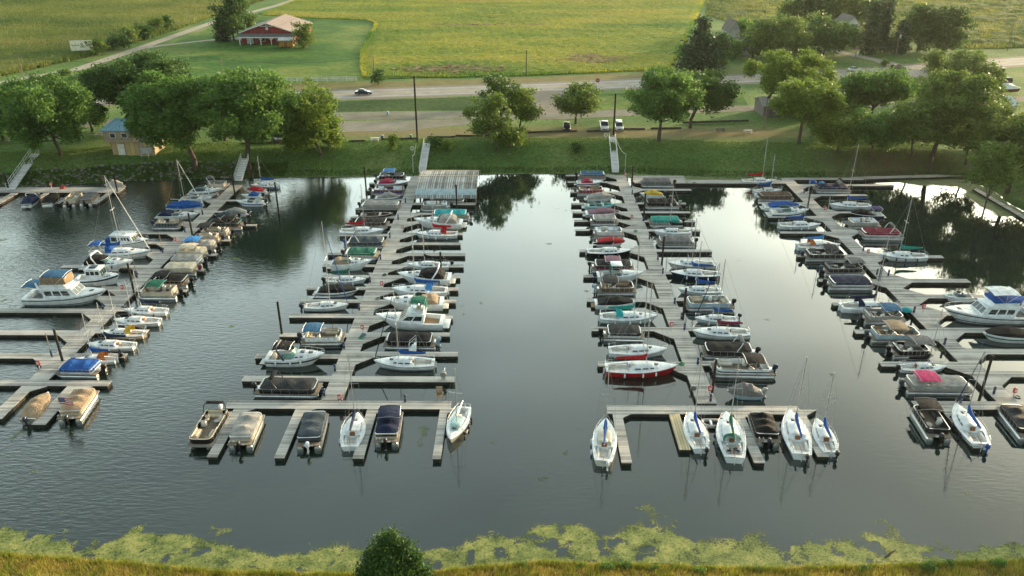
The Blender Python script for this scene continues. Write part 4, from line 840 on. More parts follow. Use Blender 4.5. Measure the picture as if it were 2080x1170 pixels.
def pier(label, x0, x1, ya, yb, fingers, tees, ends):
    p = empty('floating_pier', (0, 0, 0)); tag(p, label, 'pier', 'floating piers of the marina')
    n_ = 9; ys_ = [ya + (yb - ya) * i / n_ for i in range(n_ + 1)]
    for a_, b_ in zip(ys_[:-1], ys_[1:]): dk('walkway', rect(x0, a_ + .02, x1, b_ - .02), p)
    for px, py, wd, gn, gf in fingers:
        X, Y = at(px, py, DZ).xy; xd = x0 - .012 if X < x0 else x1 + .012; s_ = -1 if X < x0 else 1; z = DZ - .006
        dk('finger_dock', rect(X, Y - wd / 2, xd, Y + wd / 2), p, z=z)
        for g_, sy in ((gn, -1), (gf, 1)):
            if g_:
                tri = [(xd, Y + sy * (wd / 2 + .01)), (xd + s_ * 2.2, Y + sy * (wd / 2 + .01)), (xd, Y + sy * (wd / 2 + 2.0))]
                area = sum(tri[i][0] * tri[(i + 1) % 3][1] - tri[(i + 1) % 3][0] * tri[i][1] for i in range(3))
                dk('corner_brace', tri if area > 0 else tri[::-1], p, z=z + .001)
    for xa, xb_, y0, y1 in tees: dk('cross_dock', rect(xa, y0, xb_, y1), p, z=DZ - .003)
    for (xa, ya_, xb_, yb_, wd, m_) in ends:
        a_ = at(xa, ya_, DZ); b_ = at(xb_, yb_, DZ); dk('finger_dock', rect(a_.x - wd / 2, b_.y, a_.x + wd / 2, a_.y), p, m_, z=DZ - .009)
        if m_ is None: dk('corner_brace', [(a_.x + wd / 2 + .01, a_.y), (a_.x + wd / 2 + .01, a_.y - 1.1), (a_.x + wd / 2 + 1.5, a_.y)], p, z=DZ - .01)
    return p
pier('leftmost floating pier of weathered grey boards, reaching out from the left bank', -56.7, -54.4, Yp(100, 777), Yp(460, 376),
     [(-60, 630, 1.2, 1, 0), (-60, 675, 1.2, 1, 0), (-60, 722, 1.2, 1, 0), (125, 541, 1.1, 1, 0), (275, 473, 1.0, 1, 0), (300, 493, 1.0, 1, 0), (268, 514, 1, 1, 0), (330, 452, .9, 1, 0), (395, 425, .9, 1, 0), (420, 405, .9, 1, 0),
      (205, 585, 1, 1, 0), (160, 604, 1, 1, 0), (521, 457, .8, 0, 0), (468, 488, .8, 0, 0), (441, 517, .9, 0, 0), (415, 548, .9, 0, 0), (380, 590, .9, 0, 0), (340, 629, 1.0, 0, 0), (300, 673, 1, 0, 0), (256, 722, 1, 0, 0), (510, 430, .8, 0, 0), (530, 407, .8, 0, 0)],
     [(at(-120, 777, DZ).x, at(224, 777, DZ).x, Yp(0, 783), Yp(0, 772))], [(150, 784, 84, 862, 1.5, None), (57, 784, -30, 850, 1.5, None)])
pier('second floating pier from the left, with the arched boathouse at its shore end', -21.7, -19.4, Yp(700, 812), Yp(850, 358),
     [(x, y, wd, gn, 0) for x, y, wd, gn in [(519, 723, 1.0, 0), (568, 680, 1, 0), (588, 641, 1.1, 0), (610, 611, 1, 0), (623, 585, 1, 0), (655, 561, 1, 0), (655, 539, .9, 0), (666, 515, .9, 0), (690, 477, .9, 0), (700, 457, .9, 0), (712, 441, .9, 0), (722, 424, .9, 0), (733, 405, .9, 0), (742, 386, .9, 0), (750, 372, .9, 0),
      (930, 719, 1.1, 1), (914, 679, 1, 1), (920, 644, 1, 1), (926, 612, 1, 1), (931, 587, 1, 1), (935, 562, 1, 1), (942, 540, 1, 1), (945, 517, 1, 1), (936, 495, 1, 1), (940, 475, 1, 1), (940, 452, .9, 1), (950, 434, .9, 1), (966, 414, 1.2, 0)]],
     [(at(461, 819, DZ).x, at(917, 819, DZ).x, Yp(0, 827.5), Yp(0, 811)), (at(494, 767, DZ).x, at(925, 767, DZ).x, Yp(0, 772), Yp(0, 761))],
     [(486, 828, 432, 928, 1.05, None), (611, 828, 578, 930, 1.05, None), (757, 828, 738, 931, 1.1, None), (902, 828, 888, 932, .85, NEWWOOD if 0 else None)])
pier('third floating pier from the left, with the red-hulled sailboat moored near its outer end', 19.95, 22.15, Yp(1430, 820), Yp(1270, 356),
     [(x, y, wd, gn, gf) for x, y, wd, gn, gf in [(1149, 356, .9, 1, 0), (1153, 370, .9, 1, 0), (1158, 390, .8, 1, 0), (1160, 414, .9, 1, 0), (1163, 431, .9, 1, 0), (1166, 448, .9, 1, 0), (1169, 467, .9, 1, 1), (1177, 509, 1, 1, 1), (1185, 560, 1, 1, 1), (1192, 609, 1, 1, 0), (1202, 668, 1.1, 1, 0), (1214, 739, 1.1, 1, 0),
      (1404, 385, 1.0, 1, 1), (1393, 413, .9, 0, 0), (1402, 431, .9, 0, 0), (1412, 449, .9, 0, 0), (1422, 468, .9, 0, 0), (1446, 509, 1, 0, 0), (1460, 554, 1, 0, 0), (1480, 608, 1, 0, 0), (1520, 668, 1, 0, 0), (1560, 738, 1.1, 0, 0)]],
     [(at(1231, 826, DZ).x, at(1621, 826, DZ).x, Yp(0, 835), Yp(0, 818)), (at(1283, 360, DZ).x, at(1390, 360, DZ).x, Yp(0, 369), Yp(0, 354)), (at(1390.5, 365, DZ).x, at(1590, 365, DZ).x, Yp(0, 369), Yp(0, 362))],
     [(1253, 836, 1265, 940, 1.05, None), (1368, 836, 1387, 913, 1.15, NEWWOOD), (1498, 836, 1531, 940, 1.1, None), (1620, 832, 1662, 927, 1.2, None)])
pier('rightmost floating pier of weathered grey boards, beside the big blue-topped yacht', 53.3, 55.6, Yp(1990, 815), Yp(1600, 361),
     [(x, y, wd, gn, gf) for x, y, wd, gn, gf in [(1585, 472, .9, 1, 0), (1619, 519, .9, 1, 0), (1662, 569, .9, 1, 0), (1691, 617, .9, 1, 0), (1736, 673, 1.1, 1, 0), (1788, 739, 1.1, 1, 0), (1560, 440, .8, 1, 0), (1540, 412, .8, 1, 0),
      (1815, 376, .9, 1, 0), (1761, 396, .9, 1, 0), (1740, 431, .9, 1, 1), (1790, 470, 1, 1, 1), (1915, 521, 1.1, 1, 1), (1968, 570, 1.2, 1, 1), (2000, 602, 1.1, 1, 1), (2060, 637, 1.1, 1, 1), (2160, 671, 1.3, 1, 0), (2160, 714, 1.3, 1, 0), (2160, 760, 1.2, 1, 0)]],
     [(at(1849, 812, DZ).x, at(2220, 812, DZ).x, Yp(0, 823), Yp(0, 807)), (at(1600, 361, DZ).x, at(1750, 361, DZ).x, Yp(0, 361), Yp(0, 357))],
     [(1914, 822, 1968, 909, 1.1, None)])
p = empty('shore_dock', (0, 0, 0)); tag(p, 'low grey dock along the left bank at the foot of the left gangway', 'dock')
yy = Yp(100, 391); y2 = Yp(100, 380); dk('walkway', rect(at(-60, 386, DZ).x, yy, at(247, 386, DZ).x, y2), p)
for a_, b_, c_, d_, wd in ((95, 392, 72, 418, 1.0), (222, 392, 196, 414, 1.0), (30, 392, -14, 420, 1.4), (150, 392, 128, 413, .8)):
    A = at(a_, b_, DZ); B_ = at(c_, d_, DZ); dk('finger_dock', rect(A.x - wd / 2, B_.y, A.x + wd / 2, A.y - .01), p, z=DZ - .005)
p = empty('old_dock', (0, 0, 0)); tag(p, 'old weathered wooden dock lying along the bank at the far right', 'dock')
a_ = at(1735, 364, .5); b_ = at(1990, 356, .5); dk('walkway', [(a_.x, a_.y), (b_.x, b_.y), (b_.x, b_.y + 1.6), (a_.x, a_.y + 1.6)], p, z=.45)
p = empty('beached_dock', (0, 0, 0)); tag(p, 'narrow pale dock lying in duckweed beside the right-hand bank', 'dock')
a_ = at(1975, 383, .4); b_ = at(2085, 447, .4); dk('walkway', [(a_.x, a_.y), (b_.x - 0, b_.y), (b_.x + 1.0, b_.y + .5), (a_.x + 1.0, a_.y + .5)], p, z=.4)
# gangways
def gangway(pb, pt, wd, label):
    A = at(pb[0], pb[1], .75); B_ = at(pt[0], pt[1], 3.9); d = (B_ - A); d2 = Vector((d.x, d.y, 0)).normalized(); n_ = Vector((-d2.y, d2.x, 0))
    e_ = empty('gangway', A); tag(e_, label, 'gangway', 'gangways down to the piers')
    O = Vector((0, 0, 0)); E_ = B_ - A; m = MB(); w2 = n_ * wd / 2
    m.loft([[O - w2, O + w2, O + w2 + Vector((0, 0, -.12)), O - w2 + Vector((0, 0, -.12))], [E_ - w2, E_ + w2, E_ + w2 + Vector((0, 0, -.12)), E_ - w2 + Vector((0, 0, -.12))]]); m.build('ramp', planks('gangway tread', 1, .5, (.48, .49, .5), (.72, .73, .74), .1), e_, 0)
    for s_ in (-1, 1):
        m = MB(); w3 = n_ * (wd / 2 + .03) * s_
        for h_ in (.08, .55, 1.05): m.tube([O + w3 + Vector((0, 0, h_)), E_ + w3 + Vector((0, 0, h_))], .045, 5)
        for k in range(11): q = E_ * (k / 10) + w3; m.tube([q, q + Vector((0, 0, 1.05))], .035, 4)
        m.build('handrail', gel((.72, .74, .75), .45), e_)
gangway((22, 384), (72, 312), 1.5, 'white metal gangway at the far left beside the left bank')
gangway((484, 366), (498, 322), 1.5, 'gangway behind the leaning tree, down to the leftmost pier')
gangway((858, 350), (868, 290), 1.3, 'straight grey gangway beside the arched boathouse')
gangway((1250, 349), (1243, 278), 1.3, 'straight gangway at the foot of the tall dark pole')
# ================================================================ MOORED BOATS
ROWS = {}
def bt_(row, fn, xs, xb, y, look, cat=None, **k): ROWS.setdefault(row, []).append((fn, xs, xb, y, look, cat, k))
P_, S_, M_, K_ = pontoon, sail, runabout, cruiser
# --- leftmost pier, left side (bows right)
r = 'left side of leftmost pier'
bt_(r, P_, 404, 456, 387, 'grey pontoon boat with open deck', seat='lgrey', fence='lgrey', mot='black', arch='white')
bt_(r, K_, 376, 446, 401, 'white cabin boat with grey-blue stripe', stripe='slate', canvas_c='slate', arch=None)
bt_(r, M_, 349, 425, 413, 'white open-deck boat with tan interior', bow=True, seat='cream', mot='black', stripe=None)
bt_(r, S_, 330, 408, 430, 'sailboat wrapped in a bright blue tarp', tarpc='blue', cover=None, jib='white', mh=9.8, mt=.5)
bt_(r, M_, 308, 396, 448, 'white cuddy boat with navy stern cover', cover='navy', cpt=(.02, .38), cuddy=True, railb=True)
bt_(r, P_, 294, 362, 468, 'grey-green pontoon boat with open beige seats', fence='slate', seat='cream', mot='navy')
bt_(r, trawler, 202, 295, 508, 'white wheelhouse trawler with blue stern canvas', 'trawler')
bt_(r, S_, 174, 296, 530, 'white sailboat with blue canopy, furled jib', cover='blue', jib='white', mh=11, bt='blue', dodger='blue', mt=.52)
bt_(r, K_, 155, 262, 554, 'white express cruiser with black canvas', canvas_c='black', cpt=(.05, .5), dome=True, stripe=None)
bt_(r, tug, 142, 232, 584, 'white tugboat with navy trim, wooden door', 'tugboat')
bt_(r, flybridge, 38, 205, 624, 'large white flybridge yacht with steel-blue bimini', 'yacht', canv='steel', top='steel')
# --- leftmost pier, right side (bows left)
r = 'right side of leftmost pier'
bt_(r, S_, 561, 503, 385, 'light blue sailboat with blue boom cover', cover='blue', mh=8.5, hcol='lblue', boomdir=1, mt=.62, stripe=None)
bt_(r, M_, 548, 493, 397, 'boat under a bright red cover', cover='red', cpt=(.1, .93), mot='black')
bt_(r, M_, 537, 484, 407, 'white boat with blue cockpit cover', cover='blue', cpt=(.1, .6), mot='black')
bt_(r, M_, 542, 473, 421, 'white cuddy with thin blue stripe', cuddy=True, stripe='blue', mot='black', railb=True)
bt_(r, M_, 508, 452, 441, 'white boat under a whitish cover', cover='lgrey', mot='dgrey')
bt_(r, M_, 488, 430, 450, 'boat under a slate grey cover', cover='slate', mot='black')
bt_(r, P_, 498, 414, 469, 'pontoon boat with black canopy and teal bow', cover='dbrown', fence='brown', bim='black', mot='black', accent='turq')
bt_(r, P_, 472, 398, 487, 'pontoon boat with charcoal bimini over the bow', fence='lgrey', bim='dgrey', bx=1.6, mot='black')
bt_(r, P_, 452, 383, 499, 'tan pontoon boat with open deck', fence='tan', seat='cream', mot='black')
bt_(r, P_, 444, 371, 514, 'silver pontoon boat with blue bimini', bim='sky', fence='lgrey', cover='lgrey', bx=1.4, mot='black')
bt_(r, P_, 426, 348, 529, 'pontoon boat with cream canopy', cover='cream', fence='cream', mot='black', bim='cream', bx=.5)
bt_(r, P_, 417, 336, 545, 'pontoon boat under a pale grey cover', cover='lgrey', fence='white', mot='dgrey')
bt_(r, P_, 405, 322, 562, 'pontoon boat under pale cream cover', cover='cream', fence='cream', mot='maroon')
bt_(r, P_, 388, 300, 588, 'pontoon boat with black canvas, brown stern', cover='dbrown', fence='tan', mot='black', bim='black', bx=1.2)
bt_(r, P_, 366, 273, 611, 'cream pontoon boat with dark green bimini', fence='cream', bim='green', seat='cream', mot='black', bx=.4)
bt_(r, S_, 330, 241, 645, 'small white sailboat with dark blue boom cover', cover='navy', mh=8.2, mot=None, stripe=None)
bt_(r, S_, 315, 219, 667, 'plain white sailboat with black cabin window', cover=None, mh=8.8, stripe='black')
bt_(r, S_, 284, 190, 692, 'cream sailboat with yellow hatch cover', cover=None, hcol='cream', mh=8.5, stripe='maroon', dodger='yellow')
bt_(r, S_, 263, 164, 717, 'white sailboat with navy cover across its bow', cover='navy', mh=8.5, stripe=None)
bt_(r, S_, 237, 142, 744, 'white sailboat with orange hatch and blue cover', cover='blue', mh=8, stripe='lblue', mot='black', dodger='orange')
bt_(r, P_, 208, 106, 771, 'silver pontoon boat under a royal blue cover', cover='blue', mot='black', fence='alu', low='alu')
# --- second pier, left side (bows right)
r = 'left side of second pier'
bt_(r, P_, 754, 822, 370, 'dark pontoon boat with raised sky-blue bimini', fence='black', bim='sky', seat='lgrey', mot='black', bx=-.3)
bt_(r, M_, 752, 830, 381, 'boat with crimson cover and dark bow cover', cover='crimson', cpt=(.05, .55), hcol='white', stripe='maroon', mot='black')
bt_(r, P_, 742, 822, 399, 'purple and white pontoon boat with yellow tube', fence='purple', seat='white', mot='dgrey', accent='yellow')
bt_(r, M_, 748, 811, 411, 'white boat with pale cover and blue trim', cover='lgrey', cpt=(.1, .95), mot='black', stripe='blue', tent=.5)
bt_(r, P_, 719, 812, 430, 'pontoon boat under a plain light grey cover', cover='lgrey', mot='black', fence='lgrey')
bt_(r, M_, 716, 797, 448, 'dark brown open fishing boat', hcol='dbrown', deckc='brown', seat='dgrey', mot='black', ws=False, plat=False, well=(.08, .55))
bt_(r, P_, 702, 786, 467, 'pontoon boat under a dark brown cover', cover='dbrown', mot='black', fence='brown')
bt_(r, S_, 686, 777, 482, 'white sailboat with red boom cover', cover='red', mh=9.5, stripe='lblue', mt=.56)
bt_(r, P_, 688, 781, 507, 'pontoon boat with slate cover and white straps', cover='slate', mot='blue', fence='slate', arch='white')
bt_(r, P_, 684, 766, 530, 'pontoon boat under a bottle-green peaked cover', cover='green', fence='lgrey', mot='dgrey')
bt_(r, K_, 663, 753, 552, 'white cuddy cruiser with tan cockpit cover', canvas_c='tan', stripe=None, arch=None, cpt=(.05, .5))
bt_(r, S_, 649, 741, 581, 'white sailboat with dark green boom cover', cover='green', mh=9.4, stripe='slate', mot='black')
bt_(r, M_, 632, 726, 606, 'white and black runabout with two black covers', cover='black', cpt=(.05, .93), stripe='black', arch='black', mot=None)
bt_(r, S_, 603, 704, 635, 'white sailboat with raised stern canopy hoop', cover=None, mh=10, jib='blue', stripe='navy', mot='navy')
bt_(r, P_, 593, 695, 704, 'white pontoon boat with blue bimini', bim='steel', fence='white', seat='cream', mot='dgrey', bx=-1.1)
bt_(r, K_, 527, 656, 749, 'white cruiser with black stripe and black bimini', canvas_c=None, bimc='black', stripe='black', arch='navy', wcol=(.10, .28, .25))
bt_(r, P_, 497, 645, 811, 'dark grey covered pontoon boat with tower', cover='dgrey', fence='black', arch='black', mot='black', bx=-.6, low='alu')
# --- second pier, right side (bows left)
r = 'right side of second pier'
bt_(r, P_, 952, 862, 386, 'pontoon boat inside the arched boathouse', fence='white', mot='black', seat='cream')
bt_(r, P_, 950, 872, 412, 'silver pontoon boat at the boathouse edge', fence='alu', mot='black', cover='dgrey')
bt_(r, P_, 922, 853, 431, 'light grey pontoon boat with white seats', fence='lgrey', seat='white', mot='dgrey')
bt_(r, P_, 962, 875, 449, 'pontoon boat with turquoise ends and stern', fence='turq', cover='turq', mot='black', stripe='yellow')
bt_(r, K_, 943, 837, 467, 'white cruiser with pale domed canopy', canvas_c='lgrey', dome=True, stripe=None)
bt_(r, S_, 928, 840, 488, 'white sailboat with red boom and stern covers', cover='red', mh=9.6, wins=((.1, .2), (.3, .4), (.5, .6), (.7, .78)), stripe='slate', dodger='red')
bt_(r, S_, 920, 824, 552, 'white and navy sailboat with black boom cover', cover='black', mh=9.3, hcol='white', stripe='navy', mot='black')
bt_(r, K_, 920, 803, 582, 'white cruiser with black cover, white arch', canvas_c='black', dome=True, stripe=None, cpt=(.12, .6))
bt_(r, S_, 907, 792, 607, 'white sailboat with bright blue boom cover', cover='blue', mh=11, stripe='lblue', jib=None, dodger='sky')
bt_(r, K_, 905, 774, 635, 'long white cruiser with tan cockpit cover', canvas_c='tan', stripe=None, cpt=(.1, .42), arch=None)
bt_(r, 'sport', 900, 757, 674, 'white flybridge cruiser with dark green bimini', 'cabin cruiser')
bt_(r, P_, 898, 776, 713, 'pontoon boat under a black cover', cover='black', fence='black', mot='lblue', low='alu', arch=None)
bt_(r, S_, 880, 754, 757, 'white sailboat with navy hull line', cover='blue', mh=9.0, stripe='navy', jib='black', seats=None)
# --- third pier, left side (bows right)
r = 'left side of third pier'
bt_(r, P_, 1166, 1233, 367, 'tan pontoon boat under a steel-blue cover', cover='steel', fence='tan', mot='black')
bt_(r, M_, 1168, 1228, 380, 'white and purple boat with red cockpit cover', cover='crimson', cpt=(.2, .6), hcol='white', stripe='purple')
bt_(r, P_, 1163, 1230, 399, 'dark red pontoon boat with cluttered open deck', fence='maroon', seat='tan', mot='slate')
bt_(r, M_, 1189, 1251, 411, 'boat under a pale grey cover', cover='lgrey')
bt_(r, M_, 1184, 1253, 428, 'turquoise and white open runabout', hcol='white', stripe='turq', deckc='turq', seat='cream')
bt_(r, M_, 1186, 1263, 444, 'white runabout with mauve cover', cover='mauve', cpt=(.1, .95), stripe='navy')
bt_(r, P_, 1190, 1258, 460, 'pontoon boat under a taupe cover', cover='lgrey', fence='dgrey', mot='black')
bt_(r, P_, 1196, 1270, 486, 'silver pontoon boat with cluttered deck', fence='alu', seat='white', mot='black')
bt_(r, M_, 1208, 1274, 503, 'boat under a bright red cover', cover='red', mot=None, tent=.25)
bt_(r, S_, 1194, 1286, 524, 'black-hulled sailboat with white deck', hcol='black', cover='black', mh=9.8, stripe=None)
bt_(r, P_, 1192, 1291, 556, 'red-railed pontoon boat with dusty pink bimini', cover='dgrey', fence='maroon', bim='mauve', bx=0, mot='black')
bt_(r, 'cuddyht', 1214, 1312, 575, 'white hardtop boat with green canvas', 'motorboat')
bt_(r, P_, 1202, 1295, 602, 'dark bronze pontoon boat with grey bimini', fence='brown', seat='tan', bim='dgrey', bx=-.9, mot='lblue')
bt_(r, M_, 1204, 1297, 631, 'black covered ski boat with teak platform', cover='black', cpt=(.06, .9), plat='teak', mot=None, bow=True)
bt_(r, S_, 1221, 1341, 662, 'white sailboat with teal sail cover', cover='teal', mh=11, stripe='teal', dodger='turq')
bt_(r, P_, 1214, 1311, 696, 'silver pontoon boat under a charcoal cover', cover='dgrey', fence='alu', mot='black')
bt_(r, S_, 1239, 1361, 731, 'white sailboat without sail cover', cover=None, mh=10.8, stripe='lblue', dodger=None)
bt_(r, S_, 1232, 1382, 771, 'red-hulled sailboat with red boom cover', hcol='red', cover='red', mh=11.5, stripe=None, mt=.56)
# --- third pier, right side (bows left)
r = 'right side of third pier'
bt_(r, P_, 1380, 1304, 382, 'pontoon boat under a mid-grey cover', cover='grey', fence='grey', mot='black', accent='lgrey')
bt_(r, M_, 1361, 1301, 405, 'boat under a bright yellow cover', cover='yellow', cpt=(.02, .8), mot='black')
bt_(r, P_, 1392, 1312, 426, 'pontoon boat under a matt black cover', cover='black', fence='black', mot='lgrey')
bt_(r, P_, 1400, 1321, 463, 'pontoon boat under a turquoise cover', cover='teal', fence='lgrey', mot='black', accent='turq')
bt_(r, S_, 1408, 1330, 482, 'plain white sailboat with yellow stern bag', cover='black', mh=9.8, stripe=None, dodger=None)
bt_(r, P_, 1426, 1338, 505, 'light grey pontoon boat, flat grey cover', cover='grey', fence='lgrey', mot='black', stripe='slate')
bt_(r, S_, 1458, 1360, 551, 'grey-white sailboat with dark boom cover', cover='dbrown', mh=11, hcol='off', stripe='brown', bt=None)
bt_(r, S_, 1466, 1366, 571, 'navy-hulled sailboat with blue boom cover', hcol='navy', cover='blue', mh=11, stripe=None)
bt_(r, S_, 1468, 1381, 603, 'small white sailboat with blue boom cover', cover='blue', mh=9, stripe='slate')
bt_(r, P_, 1506, 1396, 634, 'large silver pontoon boat with beige seats', fence='lblue', seat='cream', mot='black', L=0)
bt_(r, S_, 1514, 1415, 662, 'white sailboat with royal blue boom cover', cover='blue', mh=10.5, stripe='slate', mot='navy', jib='navy')
bt_(r, S_, 1529, 1411, 694, 'white sailboat with maroon boom cover', cover='maroon', mh=10.8, stripe='slate', dodger=None)
bt_(r, P_, 1556, 1432, 734, 'black covered pontoon boat with folded tower', cover='black', fence='dgrey', mot='black', arch='white', bx=-.4)
bt_(r, P_, 1592, 1452, 771, 'white and navy pontoon boat with black bimini', fence='white', stripe='navy', seat='off', bim='black', bx=-1.2, mot='navy')
bt_(r, M_, 1573, 1480, 815, 'small fishing boat under a taupe cover', cover='grey', mot='lgrey', hcol='lblue', plat=False, tent=.6)
# --- rightmost pier, left side (bows right)
r = 'left side of rightmost pier'
bt_(r, S_, 1513, 1583, 377, 'white sailboat with red boom cover', cover='red', mh=8.8, stripe='slate')
bt_(r, S_, 1536, 1595, 395, 'white sailboat with dark blue canopy', cover='blue', mh=8, stripe=None)
bt_(r, P_, 1534, 1617, 411, 'pontoon boat under a dark brown cover', cover='brown', fence='brown', mot='white')
bt_(r, M_, 1552, 1635, 430, 'white runabout under a royal blue cover', cover='blue', cpt=(.15, .92), mot=None)
bt_(r, K_, 1567, 1650, 445, 'white cabin boat with long dark window', canvas_c=None, arch=None, stripe='navy')
bt_(r, S_, 1589, 1674, 469, 'white sailboat with green fenders', cover='blue', mh=10, stripe='slate')
bt_(r, S_, 1626, 1716, 512, 'teal-hulled sailboat with sky-blue boom cover', cover='sky', mh=9.8, hcol='white', stripe='teal', dodger='orange')
bt_(r, P_, 1630, 1726, 533, 'black-railed pontoon boat with dark grey bimini', fence='dgrey', seat='grey', bim='dgrey', bx=.6, mot='navy')
bt_(r, P_, 1668, 1763, 562, 'pontoon boat with turquoise slide and grey bimini', fence='dgrey', seat='grey', bim='grey', bx=1.7, mot='slate', accent='lgrey')
bt_(r, P_, 1676, 1781, 591, 'silver pontoon boat under a navy cover', cover='navy', fence='alu', mot='black')
bt_(r, S_, 1717, 1835, 640, 'white sailboat with navy dodger and cover', cover='navy', mh=10.6, stripe=None, dodger='navy')
bt_(r, P_, 1748, 1846, 661, 'pontoon boat with slate-blue bimini', fence='lgrey', seat='lgrey', bim='steel', bx=.8, mot='slate')
bt_(r, P_, 1762, 1880, 699, 'pontoon boat with long tan hard canopy', fence='lblue', seat='tan', bim='tan', bx=0, mot='slate', bimw=1.0)
bt_(r, P_, 1806, 1900, 732, 'black-fenced pontoon boat with pale grey bimini', fence='black', seat='lgrey', bim='grey', bx=1.3, mot='black')
bt_(r, S_, 1826, 1934, 762, 'white sailboat with black boom cover', cover='black', mh=9.2, stripe='navy', mot='dgrey')
bt_(r, P_, 1834, 1982, 805, 'grey pontoon boat with bright pink bimini', cover='lgrey', fence='lgrey', bim='pink', bx=-1.2, mot='slate')
# --- rightmost pier, right side (bows left)
r = 'right side of rightmost pier'
bt_(r, P_, 1742, 1662, 394, 'pontoon boat with navy cover', cover='navy', fence='lgrey', mot='black', arch='navy')
bt_(r, S_, 1777, 1692, 429, 'white sailboat with blue boom cover', cover='blue', mh=10.4, stripe='slate')
bt_(r, M_, 1806, 1733, 447, 'blue and white runabout with purple cockpit cover', hcol='navy', cover='black', cpt=(.3, .95), bim='purple', bx=-1.6)
bt_(r, P_, 1805, 1729, 467, 'grey pontoon boat with round white seats', fence='lgrey', seat='white', mot='black')
bt_(r, P_, 1852, 1757, 489, 'silver pontoon boat under a maroon cover', cover='maroon', fence='alu', mot='black', arch='white')
bt_(r, S_, 1893, 1795, 534, 'white sailboat with emerald boom cover', cover='teal', mh=9.6, stripe='slate', wins=((.2, .35), (.42, .56)))
bt_(r, M_, 1990, 1923, 616, 'white open bowrider with grey interior', seat='lgrey', mot=None)
bt_(r, 'fly2', 2120, 1930, 664, 'large white flybridge yacht with bright blue covers', 'yacht')
bt_(r, M_, 2120, 2008, 700, 'black covered ski boat with green stripe', cover='black', cpt=(.02, .93), stripe='green', plat='teak', bow=True, h=(.85, 1.05))
def special(kind, L):
    if kind == 'sport':
        e_ = empty('flybridge_cruiser', (0, 0, 0)); B = 3.2; hl = L / 2
        hf, bf = hull(e_, L, B, 1.05, 1.7, 'white', st=.9, mx=.36, pw=2.3, rake=1.2, draft=-.4)
        deck(e_, L, hf, bf, [(.06, .30, .55)], col='white', rim=.26, floor=TEAK)
        house(e_, -hl + L * .28, -hl + L * .70, bf(.4) * .84, hf(.3) - .05, hf(.3) + 1.05, wins=((.10, .45, .3, .85), (.5, .84, .3, .8)), fs=1.7, rs=-.1, tum=.84)
        z = hf(.3) + 1.12; MB().box((-hl + L * .38, 0, z + .22), (L * .22, B * .62, .45), .15, taper=.9).build('flybridge', gel(C['white'], .3), e_)
        m = MB(); m.box((-hl + L * .36, .2, z + .6), (.5, 1.0, .4), .06); m.box((-hl + L * .33, .2, z + .9), (.14, 1.0, .4), .05); m.build('helm_seat', gel(C['cream'], .5), e_)
        bimini(e_, -hl + L * .36, z + .3, z + 1.85, 2.2, B * .68, 'green'); MB().box((-hl + L * .25, 0, z + 1.0), (.05, B * .62, 1.1), .02).build('aft_curtain', canvas(C['green']), e_)
        trunk(e_, L, hf, bf, .68, .93, .3, .66, 'white', slope=.8, wins=()); 
        for s_ in (-1, 1): rail(e_, [(-hl + L * t, s_ * max(.08, bf(t) * .93), hf(t) + .5) for t in (.55, .68, .8, .9, .985)], drop=.5, name='bow_rail')
        MB().box((-hl - .35, 0, .45), (.8, B * .8, .14), .06).build('swim_platform', gel(C['white'], .4), e_); return e_
    if kind == 'fly2': return flybridge(L, 3.9, 'blue', 'white', True, 9, False)
    e_ = runabout(L, 2.4, 'white', None, None, mot='navy', cuddy=True, railb=True, h=(.95, 1.3), plat=False, seed=4, well=(.06, .48)); hl = L / 2
    MB().box((-hl + L * .40, 0, 2.62), (1.7, 1.8, .1), .05).build('hardtop', gel(C['white'], .3), e_)
    m = MB()
    for x in (-.7, .7):
        for y in (-.8, .8): m.tube([(-hl + L * .4 + x, y, 1.1), (-hl + L * .4 + x, y * .95, 2.6)], .035, 5)
    m.build('hardtop_post', metal(), e_); MB().box((-hl + L * .4 - .85, 0, 1.85), (.05, 1.7, 1.4), .02).build('aft_curtain', canvas(C['green']), e_); return e_
def turn(o, x, y, rz, z=0): o.location = (x, y, z); o.rotation_euler = (0, 0, rz)
CATN = {P_: 'pontoon boat', S_: 'sailboat', M_: 'motorboat', K_: 'cabin cruiser'}
WMAX = {P_: 2.6, S_: 2.8, M_: 2.4, K_: 3.0, trawler: 2.9, tug: 2.8, flybridge: 3.9}
cnt = 0
